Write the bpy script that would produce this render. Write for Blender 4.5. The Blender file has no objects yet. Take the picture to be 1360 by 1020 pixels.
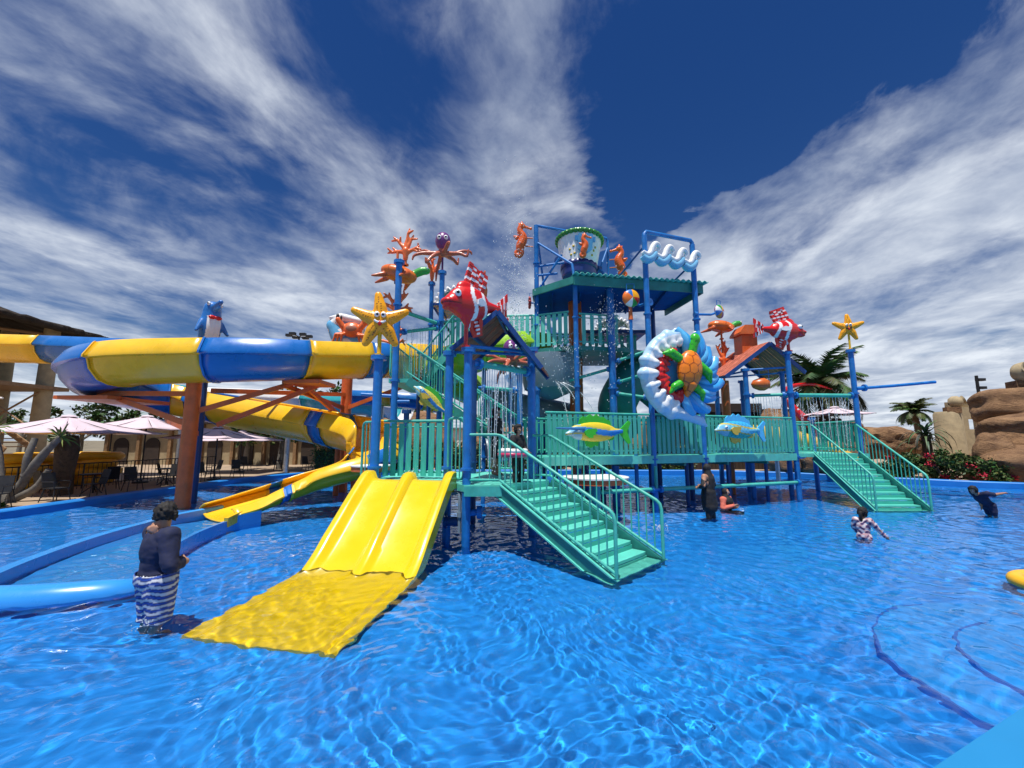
import bpy, math, random
import numpy as np
from mathutils import Vector, Matrix, Quaternion
from math import sin, cos, pi, radians as R_

sc = bpy.context.scene
COL = sc.collection
rnd = random.Random(7)
V = Vector

# ------------------------------------------------------------------ camera
FPX, PITCH, HCAM = 560.0, math.atan(74 / 560.0), 2.1
cam_d = bpy.data.cameras.new("camera"); cam = bpy.data.objects.new("camera", cam_d)
COL.objects.link(cam); sc.camera = cam
cam.location = (0, 0, HCAM); cam.rotation_euler = (pi / 2 + PITCH, 0, 0)
cam_d.sensor_width = 36; cam_d.lens = FPX / 1360 * 36; cam_d.clip_start = .05; cam_d.clip_end = 3000

# ------------------------------------------------------------------ sky, sun, exposure
SUN_EL, SUN_AZ = R_(75), R_(-160)          # azimuth measured from +Y (ahead) towards +X
world = bpy.data.worlds.new("World"); sc.world = world; world.use_nodes = True
nt = world.node_tree; N = nt.nodes; Lk = nt.links.new
bg = N["Background"]; bg.inputs[1].default_value = .1
sky = N.new("ShaderNodeTexSky"); sky.sky_type = 'NISHITA'; sky.sun_disc = False
sky.sun_elevation = SUN_EL; sky.sun_rotation = SUN_AZ
sky.altitude = 0; sky.air_density = 1.0; sky.dust_density = .2; sky.ozone_density = 4.0
def wmath(op, a, b=None, c=None, clamp=False):
    n = N.new("ShaderNodeMath"); n.operation = op; n.use_clamp = clamp
    for i, x in enumerate((a, b, c)):
        if x is None: continue
        if hasattr(x, 'is_output'): Lk(x, n.inputs[i])
        else: n.inputs[i].default_value = x
    return n.outputs[0]
def wnoise(vec, scale, detail, rough, dist=0, lac=2.0):
    n = N.new("ShaderNodeTexNoise"); n.inputs["Scale"].default_value = scale; n.inputs["Detail"].default_value = detail
    n.inputs["Roughness"].default_value = rough; n.inputs["Distortion"].default_value = dist; n.inputs["Lacunarity"].default_value = lac
    Lk(vec, n.inputs["Vector"]); return n.outputs[0]
def wramp(x, lo, hi):
    n = N.new("ShaderNodeMapRange"); n.interpolation_type = 'SMOOTHSTEP'; Lk(x, n.inputs[0])
    n.inputs[1].default_value = lo; n.inputs[2].default_value = hi; return n.outputs[0]
tc = N.new("ShaderNodeTexCoord")
sep = N.new("ShaderNodeSeparateXYZ"); Lk(tc.outputs["Generated"], sep.inputs[0])
zz = wmath('MAXIMUM', sep.outputs[2], .0); zz = wmath('ADD', zz, .10)
u = wmath('DIVIDE', sep.outputs[0], zz); v = wmath('DIVIDE', sep.outputs[1], zz)
comb = N.new("ShaderNodeCombineXYZ"); Lk(u, comb.inputs[0]); Lk(v, comb.inputs[1])
# cloud streets: the sheet is drawn out along one direction of the cloud plane
mr0 = N.new("ShaderNodeMapping"); mr0.inputs["Rotation"].default_value = (0, 0, R_(14)); Lk(comb.outputs[0], mr0.inputs[0])
mp = N.new("ShaderNodeMapping"); mp.inputs["Scale"].default_value = (1.08, .82, 1)
mp.inputs["Location"].default_value = (3.3, 1.7, 0)
Lk(mr0.outputs[0], mp.inputs[0])
big = wnoise(comb.outputs[0], .55, 3, .5, .3)
mid = wnoise(mp.outputs[0], 1.5, 9, .58, .45)
fine = wnoise(mp.outputs[0], 6.5, 8, .6, .5)
dens = wmath('ADD', wmath('MULTIPLY', big, .55), wmath('ADD', wmath('MULTIPLY', mid, .75), wmath('MULTIPLY', fine, .20)))
# the clear lane of sky between the two cloud fields: a band across the cloud plane
lane = wmath('SUBTRACT', u, wmath('SUBTRACT', .62, wmath('MULTIPLY', v, .12)))
lane = wmath('ADD', lane, wmath('MULTIPLY', wmath('SUBTRACT', mid, .5), 1.5))
lane = wmath('ABSOLUTE', lane)
lane = wmath('DIVIDE', lane, wmath('MAXIMUM', wmath('SUBTRACT', .56, wmath('MULTIPLY', v, .26)), .06))
lane = wmath('SUBTRACT', 1.0, wramp(lane, .3, 1.15))
dens = wmath('SUBTRACT', dens, wmath('MULTIPLY', lane, .30))
dens = wmath('ADD', dens, wmath('MULTIPLY', wramp(v, 1.0, 4.5), .15))
# the thick bank to the right
dens = wmath('ADD', dens, wmath('MULTIPLY', wramp(wmath('SUBTRACT', u, wmath('MULTIPLY', v, .10)), .7, 1.5), .12))
cover = wramp(dens, .625, .945)
cover = wmath('MULTIPLY', cover, .93)
shade = wramp(wnoise(mp.outputs[0], 2.3, 6, .6, .3), .3, .75)
ccol = N.new("ShaderNodeMixRGB"); ccol.inputs[1].default_value = (2.9, 3.4, 4.4, 1); ccol.inputs[2].default_value = (6.4, 6.8, 7.3, 1); Lk(shade, ccol.inputs[0])
hsv = N.new("ShaderNodeHueSaturation"); hsv.inputs["Hue"].default_value = .515; hsv.inputs["Saturation"].default_value = 1.32; hsv.inputs["Value"].default_value = .50
Lk(sky.outputs[0], hsv.inputs["Color"])
cmix = N.new("ShaderNodeMixRGB"); Lk(cover, cmix.inputs[0]); Lk(hsv.outputs[0], cmix.inputs[1]); Lk(ccol.outputs[0], cmix.inputs[2])
Lk(cmix.outputs[0], bg.inputs[0])

sun_d = bpy.data.lights.new("sun", 'SUN'); sun_d.energy = 4.0; sun_d.angle = R_(.5); sun_d.color = (1, .96, .89)
sun = bpy.data.objects.new("sun", sun_d); COL.objects.link(sun)
_sd = V((sin(SUN_AZ) * cos(SUN_EL), cos(SUN_AZ) * cos(SUN_EL), sin(SUN_EL)))
sun.rotation_euler = (-_sd).to_track_quat('-Z', 'Y').to_euler(); sun.location = (0, 0, 40)
sun_d.cycles.is_caustics_light = True
sc.view_settings.view_transform = 'Standard'; sc.view_settings.look = 'None'
sc.view_settings.exposure = .5; sc.view_settings.gamma = 1; sc.view_settings.use_curve_mapping = False
sc.render.engine = 'CYCLES'; sc.cycles.use_denoising = True
sc.cycles.caustics_reflective = False; sc.cycles.max_bounces = 10; sc.cycles.transparent_max_bounces = 12
sc.cycles.sample_clamp_indirect = 6

def at(px, py, Y=None, z=None):
    """world point on the photograph's ray through (px, py), at depth Y or at height z"""
    a, b = (px - 680) / FPX, (510 - py) / FPX
    d = V((a, cos(PITCH) - b * sin(PITCH), sin(PITCH) + b * cos(PITCH)))
    t = Y / d.y if Y is not None else (z - HCAM) / d.z
    return V((0, 0, HCAM)) + d * t

# ------------------------------------------------------------------ materials
MATS = {}
def newmat(name):
    m = bpy.data.materials.new(name); m.use_nodes = True; MATS[name] = m
    return m, m.node_tree.nodes, m.node_tree.links.new, m.node_tree.nodes["Principled BSDF"]
def mnode(nodes, typ, **kw):
    n = nodes.new(typ)
    for k, x in kw.items():
        if k in n.inputs: n.inputs[k].default_value = x
        else: setattr(n, k, x)
    return n
def paint(name, col, rough=.35, var=.18, scale=6, bump=.0, coat=.0, metal=0, fine=60, spec=.5, bdist=.01, grime=0):
    """painted or plain surface: colour wanders a little, with scuffs and optional fine relief"""
    m, n, l, p = newmat(name)
    t = mnode(n, "ShaderNodeTexCoord")
    a = mnode(n, "ShaderNodeTexNoise", Scale=scale, Detail=6, Roughness=.65); l(t.outputs["Object"], a.inputs["Vector"])
    r = mnode(n, "ShaderNodeValToRGB"); l(a.outputs[0], r.inputs[0])
    c0 = [max(0, x * (1 - var)) for x in col]; c1 = [min(1, x * (1 + var) + .01 * var) for x in col]
    r.color_ramp.elements[0].position = .3; r.color_ramp.elements[1].position = .7
    r.color_ramp.elements[0].color = (*c0, 1); r.color_ramp.elements[1].color = (*c1, 1)
    l(r.outputs[0], p.inputs["Base Color"])
    if grime:                                             # chalky fading and brownish stains of its own shape
        ms = mnode(n, "ShaderNodeMapping"); ms.inputs["Scale"].default_value = (5, 5, 1.1); l(t.outputs["Object"], ms.inputs[0])
        gn = mnode(n, "ShaderNodeTexNoise", Scale=2.2, Detail=8, Roughness=.72); l(ms.outputs[0], gn.inputs["Vector"])
        gm = mnode(n, "ShaderNodeMapRange"); l(gn.outputs[0], gm.inputs[0]); gm.inputs[1].default_value = .5; gm.inputs[2].default_value = .78; gm.inputs[4].default_value = grime
        mx = mnode(n, "ShaderNodeMixRGB"); l(gm.outputs[0], mx.inputs[0]); l(r.outputs[0], mx.inputs[1]); mx.inputs[2].default_value = (.20, .19, .16, 1); l(mx.outputs[0], p.inputs["Base Color"])
    rr = mnode(n, "ShaderNodeMapRange"); l(a.outputs[0], rr.inputs[0]); rr.inputs[1].default_value = .3; rr.inputs[2].default_value = .7
    rr.inputs[3].default_value = max(.05, rough - .1); rr.inputs[4].default_value = min(1, rough + .15); l(rr.outputs[0], p.inputs["Roughness"])
    p.inputs["Metallic"].default_value = metal; p.inputs["Coat Weight"].default_value = coat; p.inputs["Coat Roughness"].default_value = .15
    p.inputs["Specular IOR Level"].default_value = spec
    if bump:
        b = mnode(n, "ShaderNodeTexNoise", Scale=fine, Detail=5, Roughness=.6); l(t.outputs["Object"], b.inputs["Vector"])
        bp = mnode(n, "ShaderNodeBump", Strength=bump, Distance=bdist); l(b.outputs[0], bp.inputs["Height"]); l(bp.outputs[0], p.inputs["Normal"])
    return m
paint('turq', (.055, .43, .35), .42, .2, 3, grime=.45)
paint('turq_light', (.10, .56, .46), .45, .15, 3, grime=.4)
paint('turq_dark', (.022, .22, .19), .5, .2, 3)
paint('blue', (.008, .165, .50), .38, .22, 4, grime=.22)
paint('navy', (.006, .055, .21), .4, .2, 4)
paint('orange', (.66, .135, .03), .45, .2, 3, grime=.25)
paint('yellow', (.74, .52, .002), .22, .05, 1.2, coat=.5)
paint('flume_yellow', (.86, .50, .012), .3, .12, 1.0, coat=.35, grime=.16)
paint('flume_blue', (.008, .14, .48), .28, .12, 1.0, coat=.35)
paint('teal', (.03, .36, .42), .3, .12, 1.0, coat=.3)
paint('lime', (.32, .60, .03), .3, .15, 1.5, coat=.3)
paint('grey_tube', (.20, .27, .32), .35, .2, 1.2)
paint('steel', (.45, .47, .5), .35, .2, 8, metal=.8)
paint('blue_matte', (.005, .09, .32), .85, .2, 3, spec=.1)
paint('black_metal', (.012, .012, .014), .5, .2, 8)
paint('white', (.78, .78, .78), .4, .06, 5)
paint('red', (.62, .012, .012), .25, .12, 4, coat=.5)
paint('tan_concrete', (.38, .30, .18), .85, .22, 2, bump=.4, fine=25)
paint('stone_deck', (.34, .25, .17), .85, .25, .8, bump=.3, fine=14)
paint('roof_plank', (.46, .125, .075), .6, .35, 5, bump=.25, fine=20)
paint('wood_light', (.26, .15, .07), .65, .3, 5, bump=.2, fine=25)
paint('dark_wood', (.035, .022, .016), .75, .3, 4, bump=.3, fine=20)
paint('thatch', (.030, .020, .014), .95, .45, 9, bump=1.0, fine=45, bdist=.05)
paint('canvas', (.62, .50, .56), .9, .06, 1.5)
paint('raft', (.80, .42, .02), .35, .12, 2)
paint('bark', (.16, .145, .125), .9, .3, 7, bump=.6, fine=30)
paint('palm_bark', (.10, .065, .04), .95, .4, 9, bump=1.0, fine=30, bdist=.03)
paint('skin', (.40, .20, .12), .5, .12, 9)
paint('hair', (.008, .006, .006), .75, .3, 30)
paint('black_cloth', (.010, .010, .012), .75, .3, 12, bump=.3, fine=30)
paint('navy_cloth', (.010, .014, .05), .8, .25, 9, bump=.3, fine=25)
paint('coral_cloth', (.62, .14, .09), .75, .15, 9)
paint('purple', (.12, .02, .12), .35, .2, 5)
paint('pool_edge', (.010, .20, .60), .45, .14, .8)
paint('pool_deck', (.008, .20, .46), .5, .08, .6)
paint('step_lining', (.002, .255, .74), .6, .12, .8)
paint('channel_blue', (.03, .27, .70), .25, .1, .8, coat=.3)

def attr_paint(name, rough=.34, coat=.12, var=.10):
    m, n, l, p = newmat(name)
    a = mnode(n, "ShaderNodeAttribute"); a.attribute_name = 'Col'
    t = mnode(n, "ShaderNodeTexCoord"); q = mnode(n, "ShaderNodeTexNoise", Scale=9, Detail=5, Roughness=.65); l(t.outputs["Object"], q.inputs["Vector"])
    mr = mnode(n, "ShaderNodeMapRange"); l(q.outputs[0], mr.inputs[0]); mr.inputs[1].default_value = .3; mr.inputs[2].default_value = .7
    mr.inputs[3].default_value = 1 - var; mr.inputs[4].default_value = 1 + var * .6
    mx = mnode(n, "ShaderNodeMixRGB", blend_type='MULTIPLY'); mx.inputs[0].default_value = 1; l(a.outputs["Color"], mx.inputs[1]); l(mr.outputs[0], mx.inputs[2])
    l(mx.outputs[0], p.inputs["Base Color"]); p.inputs["Roughness"].default_value = rough
    p.inputs["Coat Weight"].default_value = coat; p.inputs["Coat Roughness"].default_value = .12
    return m
attr_paint('sculpt'); attr_paint('cloth_attr', .8, 0, .1); attr_paint('leaf_attr', .55, 0, .2)
for _n in ('leaf_attr',):
    MATS[_n].node_tree.nodes["Principled BSDF"].inputs["Specular IOR Level"].default_value = .3

# rock: layered tan sandstone-coloured artificial rock
m, n, l, p = newmat('rock')
t = mnode(n, "ShaderNodeTexCoord"); mpn = mnode(n, "ShaderNodeMapping"); mpn.inputs["Scale"].default_value = (1, 1, 2.6); l(t.outputs["Object"], mpn.inputs[0])
a = mnode(n, "ShaderNodeTexNoise", Scale=1.1, Detail=9, Roughness=.68, Distortion=.6); l(mpn.outputs[0], a.inputs["Vector"])
r = mnode(n, "ShaderNodeValToRGB"); l(a.outputs[0], r.inputs[0])
r.color_ramp.elements[0].position = .3; r.color_ramp.elements[0].color = (.13, .062, .03, 1)
r.color_ramp.elements[1].position = .72; r.color_ramp.elements[1].color = (.48, .275, .135, 1)
l(r.outputs[0], p.inputs["Base Color"]); p.inputs["Roughness"].default_value = .9
b = mnode(n, "ShaderNodeTexNoise", Scale=7, Detail=9, Roughness=.7); l(mpn.outputs[0], b.inputs["Vector"])
bp = mnode(n, "ShaderNodeBump", Strength=1.0, Distance=.22); l(b.outputs[0], bp.inputs["Height"]); l(bp.outputs[0], p.inputs["Normal"])

# pool lining: blue painted concrete, slightly mottled
m, n, l, p = newmat('pool_lining')
t = mnode(n, "ShaderNodeTexCoord"); a = mnode(n, "ShaderNodeTexNoise", Scale=.7, Detail=7, Roughness=.7); l(t.outputs["Object"], a.inputs["Vector"])
r = mnode(n, "ShaderNodeValToRGB"); l(a.outputs[0], r.inputs[0])
r.color_ramp.elements[0].position = .3; r.color_ramp.elements[0].color = (.0003, .19, .65, 1)
r.color_ramp.elements[1].position = .7; r.color_ramp.elements[1].color = (.0006, .265, .79, 1)
l(r.outputs[0], p.inputs["Base Color"]); p.inputs["Roughness"].default_value = .6

m, n, l, p = newmat('water')
n.remove(p); g = mnode(n, "ShaderNodeBsdfGlass", IOR=1.26, Roughness=0.0); l(g.outputs[0], n["Material Output"].inputs[0])
m, n, l, p = newmat('water_drop')
p.inputs["Base Color"].default_value = (.85, .9, .95, 1); p.inputs["Roughness"].default_value = .1; p.inputs["IOR"].default_value = 1.33
p.inputs["Transmission Weight"].default_value = .25

# ------------------------------------------------------------------ mesh kit
def frames(pts):
    pts = [V(p) for p in pts]; n = len(pts); T = []
    for i in range(n):
        d = pts[min(i + 1, n - 1)] - pts[max(i - 1, 0)]
        T.append(d.normalized() if d.length > 1e-9 else V((0, 0, 1)))
    up = V((0, 0, 1)) if abs(T[0].z) < .9 else V((0, 1, 0))
    s = T[0].cross(up).normalized(); out = []
    for i in range(n):
        if i:
            q = T[i - 1].rotation_difference(T[i]); s = q @ s
            s = (s - T[i] * s.dot(T[i])).normalized()
        out.append((pts[i], T[i], s, s.cross(T[i])))
    return out
def spline(pts, k=8):
    """Catmull-Rom through pts"""
    P = [np.array(p, float) for p in pts]; P = [2 * P[0] - P[1]] + P + [2 * P[-1] - P[-2]]; out = []
    for i in range(1, len(P) - 2):
        for j in range(k):
            t = j / k; a, b, c, d = P[i - 1:i + 3]
            out.append(.5 * (2 * b + (c - a) * t + (2 * a - 5 * b + 4 * c - d) * t * t + (3 * b - a - 3 * c + d) * t ** 3))
    out.append(P[-2]); return [V(o) for o in out]
class MB:
    def __init__(s): s.v = []; s.f = []; s.c = []
    def add(s, vs, fs, col=None):
        o = len(s.v); s.v += [tuple(x) for x in vs]; s.f += [tuple(i + o for i in f) for f in fs]; s.c += [col] * len(fs); return s
    def box(s, c, sz, M=None, col=None):
        c = V(c); h = V(sz) / 2; vs = []
        for i in range(8):
            d = V((h.x * (1 if i & 1 else -1), h.y * (1 if i & 2 else -1), h.z * (1 if i & 4 else -1)))
            vs.append(c + (M @ d if M else d))
        return s.add(vs, [(0, 2, 3, 1), (4, 5, 7, 6), (0, 1, 5, 4), (2, 6, 7, 3), (0, 4, 6, 2), (1, 3, 7, 5)], col)
    def bar(s, p0, p1, w, h, col=None):
        """rectangular bar from p0 to p1, w across, h tall"""
        p0, p1 = V(p0), V(p1); d = (p1 - p0).normalized(); sd = d.cross(V((0, 0, 1)))
        sd = V((1, 0, 0)) if sd.length < 1e-4 else sd.normalized(); upv = sd.cross(d); vs = []
        for p in (p0, p1):
            for a, b in ((-1, -1), (1, -1), (1, 1), (-1, 1)): vs.append(p + sd * a * w / 2 + upv * b * h / 2)
        return s.add(vs, [(0, 1, 2, 3), (7, 6, 5, 4), (0, 4, 5, 1), (1, 5, 6, 2), (2, 6, 7, 3), (3, 7, 4, 0)], col)
    def tube(s, pts, r, n=10, col=None, flat=1.0, caps=True):
        fr = frames(pts); m = len(fr); rr = r if hasattr(r, '__len__') else [r] * m; vs = []; fs = []
        for (p, t, a, b), q in zip(fr, rr):
            for k in range(n):
                th = 2 * pi * k / n; vs.append(p + a * cos(th) * q + b * sin(th) * q * flat)
        for i in range(m - 1):
            for k in range(n):
                k2 = (k + 1) % n; fs.append((i * n + k, i * n + k2, (i + 1) * n + k2, (i + 1) * n + k))
        if caps: fs += [tuple(range(n - 1, -1, -1)), tuple((m - 1) * n + k for k in range(n))]
        return s.add(vs, fs, col)
    def ell(s, c, rad, M=None, nu=16, nv=10, col=None):
        c = V(c); vs = []; fs = []
        for j in range(nv + 1):
            ph = pi * j / nv
            for i in range(nu):
                th = 2 * pi * i / nu; d = V((rad[0] * sin(ph) * cos(th), rad[1] * sin(ph) * sin(th), rad[2] * cos(ph)))
                vs.append(c + (M @ d if M else d))
        for j in range(nv):
            for i in range(nu):
                i2 = (i + 1) % nu; a, b, cc, d = j * nu + i, (j + 1) * nu + i, (j + 1) * nu + i2, j * nu + i2
                if j == 0: fs.append((a, b, cc))
                elif j == nv - 1: fs.append((a, b, d))
                else: fs.append((a, b, cc, d))
        return s.add(vs, fs, col)
    def lathe(s, prof, n=24, M=None, col=None, closed=False):
        vs = []; fs = []; M = M or Matrix()
        for r, z in prof:
            for k in range(n): th = 2 * pi * k / n; vs.append(M @ V((r * cos(th), r * sin(th), z)))
        for i in range(len(prof) - 1):
            for k in range(n):
                k2 = (k + 1) % n; fs.append((i * n + k, i * n + k2, (i + 1) * n + k2, (i + 1) * n + k))
        if not closed: fs += [tuple(range(n - 1, -1, -1)), tuple((len(prof) - 1) * n + k for k in range(n))]
        return s.add(vs, fs, col)
    def prism(s, outline, th, M=None, col=None):
        """outline in local XZ, thickness along local Y"""
        M = M or Matrix(); n = len(outline); vs = [M @ V((x, -th / 2, z)) for x, z in outline] + [M @ V((x, th / 2, z)) for x, z in outline]
        fs = [tuple(range(n)), tuple(range(2 * n - 1, n - 1, -1))] + [(i, i + n, (i + 1) % n + n, (i + 1) % n) for i in range(n)]
        return s.add(vs, fs, col)
    def slab(s, poly, z0, z1, col=None):
        n = len(poly); vs = [(x, y, z0) for x, y in poly] + [(x, y, z1) for x, y in poly]
        fs = [tuple(range(n - 1, -1, -1)), tuple(range(n, 2 * n))] + [(i, (i + 1) % n, (i + 1) % n + n, i + n) for i in range(n)]
        return s.add(vs, fs, col)
    def mesh(s, name='m', smooth=True, ang=38):
        me = bpy.data.meshes.new(name); me.from_pydata(s.v, [], s.f); me.update()
        if any(c is not None for c in s.c):
            at_ = me.color_attributes.new('Col', 'FLOAT_COLOR', 'CORNER'); arr = []
            for f, c in zip(s.f, s.c): arr += list((*(c or (.5, .5, .5)), 1)) * len(f)
            at_.data.foreach_set('color', arr)
        if smooth:
            me.polygons.foreach_set('use_smooth', [True] * len(me.polygons)); me.set_sharp_from_angle(angle=R_(ang))
        return me
    def build(s, name, mat, parent=None, smooth=True, ang=38):
        return obj(name, s.mesh(name, smooth, ang), mat, parent)
def setmat(me, mat):
    me.materials.clear(); me.materials.append(MATS[mat] if isinstance(mat, str) else mat)
def obj(name, me, mat=None, parent=None):
    if mat is not None: setmat(me, mat)
    o = bpy.data.objects.new(name, me); COL.objects.link(o)
    if parent is not None: o.parent = parent
    return o
def tag(o, label=None, cat=None, group=None, kind=None):
    if label: o["label"] = label
    if cat: o["category"] = cat
    if group: o["group"] = group
    if kind: o["kind"] = kind
    return o
def thing(name, label, cat, loc=(0, 0, 0), rz=0, group=None, scale=1):
    o = bpy.data.objects.new(name, None); COL.objects.link(o); o.location = loc; o.rotation_euler = (0, 0, rz)
    o.scale = (scale,) * 3; o.empty_display_size = .1
    return tag(o, label, cat, group)
def copy_tree(o, parent=None):
    c = o.copy(); COL.objects.link(c); c.parent = parent
    for ch in list(o.children): copy_tree(ch, c)
    return c
def W(root):
    """parent whose base is at root.location, for parts given in world coordinates"""
    return root
class Wb(MB):
    """mesh builder in world coordinates, shifted to the parent's base when built"""
    def build(s, name, mat, parent=None, smooth=True, ang=38):
        if parent is not None:
            b = base_of(parent); s.v = [(x - b.x, y - b.y, z - b.z) for x, y, z in s.v]
        return obj(name, s.mesh(name, smooth, ang), mat, parent)
def base_of(o):
    b = V((0, 0, 0))
    while o is not None: b = b + V(o.location); o = o.parent
    return b
# shared pieces: unit cylinder along z (0..1) and unit bevelled box, one mesh per material
_UNIT = {}
def unit(kind, mat):
    k = (kind, mat)
    if k not in _UNIT:
        b = MB()
        if kind == 'cyl': b.tube([(0, 0, 0), (0, 0, 1)], 1, 10)
        elif kind == 'cyl16': b.tube([(0, 0, 0), (0, 0, 1)], 1, 18)
        else:
            e = .06
            vs = []
            for z in (-.5, .5):
                for x, y in ((-.5 + e, -.5), (.5 - e, -.5), (.5, -.5 + e), (.5, .5 - e), (.5 - e, .5), (-.5 + e, .5), (-.5, .5 - e), (-.5, -.5 + e)): vs.append((x, y, z))
            b.add(vs, [tuple(range(7, -1, -1)), tuple(range(8, 16))] + [(i, (i + 1) % 8, (i + 1) % 8 + 8, i + 8) for i in range(8)])
        me = b.mesh(kind + '_' + mat); setmat(me, mat); _UNIT[k] = me
    return _UNIT[k]
def rod(name, mat, parent, p0, p1, r, kind='cyl'):
    """a round bar between two world points, as an object sharing its mesh"""
    p0, p1 = V(p0), V(p1); d = p1 - p0
    o = bpy.data.objects.new(name, unit(kind, mat)); COL.objects.link(o); o.parent = parent
    b = base_of(parent) if parent else V((0, 0, 0))
    o.rotation_mode = 'QUATERNION'; o.location = p0 - b; o.rotation_quaternion = d.to_track_quat('Z', 'Y'); o.scale = (r, r, d.length)
    return o
def plank(name, mat, parent, c, size, rz=0, rx=0, ry=0):
    o = bpy.data.objects.new(name, unit('box', mat)); COL.objects.link(o); o.parent = parent
    b = base_of(parent) if parent else V((0, 0, 0))
    o.location = V(c) - b; o.rotation_euler = (rx, ry, rz); o.scale = size
    return o
def post(parent, x, y, z0, z1, r=.085, mat='blue', cap=True, name='post'):
    b = Wb(); b.tube([(x, y, z0), (x, y, z1)], r, 18)
    if cap:
        b.tube([(x, y, z1), (x, y, z1 + .035)], r * 1.7, 18); b.tube([(x, y, z1 - .06), (x, y, z1 - .003)], r * 1.7, 18)
        for k in range(6):
            a = k * pi / 3; b.tube([(x + r * 1.4 * cos(a), y + r * 1.4 * sin(a), z1 + .036), (x + r * 1.4 * cos(a), y + r * 1.4 * sin(a), z1 + .055)], .012, 6)
    zc = z0 + 1.9
    while zc < z1 - .8:
        b.tube([(x, y, zc), (x, y, zc + .05)], r * 1.45, 18); zc += 2.3
    return b.build(name, mat, parent)
def clamp_pipe(parent, p0, p1, r=.06, mat='turq', name='pipe', ends='blue'):
    """horizontal pipe with a flanged coupling at either end"""
    p0, p1 = V(p0), V(p1); d = (p1 - p0).normalized(); L = (p1 - p0).length
    b = Wb(); b.tube([p0 + d * .12, p1 - d * .12], r, 14)
    o = b.build(name, mat, parent)
    for q, s in ((p0, 1), (p1, -1)):
        c = Wb(); c.tube([q, q + d * s * .14], r * .9, 12); c.tube([q + d * s * .12, q + d * s * .19], r * 1.75, 14)
        for k in range(6):
            a = k * pi / 3; sd = d.orthogonal().normalized(); sd = Quaternion(d, a) @ sd
            c.tube([q + d * s * .10 + sd * r * 1.45, q + d * s * .21 + sd * r * 1.45], .011, 6)
        c.build('coupling', ends, parent)
    return o
def railing(parent, p0, p1, h=1.0, nb=8, mat='turq', r=.028, z_off=.10, loop=True, ext0=None, ext1=None):
    """pipe railing: a closed loop of pipe with round balusters, p0..p1 along the floor line"""
    p0, p1 = V(p0), V(p1); up = V((0, 0, 1))
    a, b_, c, d = p0 + up * z_off, p1 + up * z_off, p1 + up * h, p0 + up * h
    b = Wb(); dv = (p1 - p0).normalized(); e = .09
    pts = [a + up * e, d - up * e, d - up * e * .3 + dv * e * .3, d + dv * e, c - dv * e, c - dv * e * .3 - up * e * .3, c - up * e, b_ + up * e, b_ + up * e * .3 - dv * e * .3, b_ - dv * e, a + dv * e, a + dv * e * .3 + up * e * .3, a + up * e]
    b.tube(pts, r, 9, caps=False)
    o = b.build('railing', mat, parent)
    for i in range(nb):
        t = (i + 1) / (nb + 1); q = a.lerp(b_, t); rod('baluster', mat, o, q, q + up * (h - z_off), r * .52)
    return o
def slat_fence(parent, p0, p1, h=1.2, mat='turq', n=None, w=.105, gap=.075, gapj=0):
    """two pipes carrying flat upright boards; each board its own piece"""
    p0, p1 = V(p0), V(p1); up = V((0, 0, 1)); dv = p1 - p0; L = dv.length; dv.normalize()
    b = Wb(); b.tube([p0 + up * h, p1 + up * h], .035, 10); o = b.build('fence_panel', mat, parent)
    rod('bottom_rail', mat, o, p0 + up * .16, p1 + up * .16, .03); rod('middle_rail', mat, o, p0 + up * (h - .14), p1 + up * (h - .14), .02)
    n = n or max(2, int(L / (w + gap))); rz = math.atan2(dv.y, dv.x); nrm = V((dv.y, -dv.x, 0))
    for i in range(n):
        q = p0 + dv * L * (i + .5) / n
        plank('slat', mat, o, q + up * (.05 + (h - .09) / 2) + nrm * .052, (w, .03, h - .12), rz)
    return o
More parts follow.
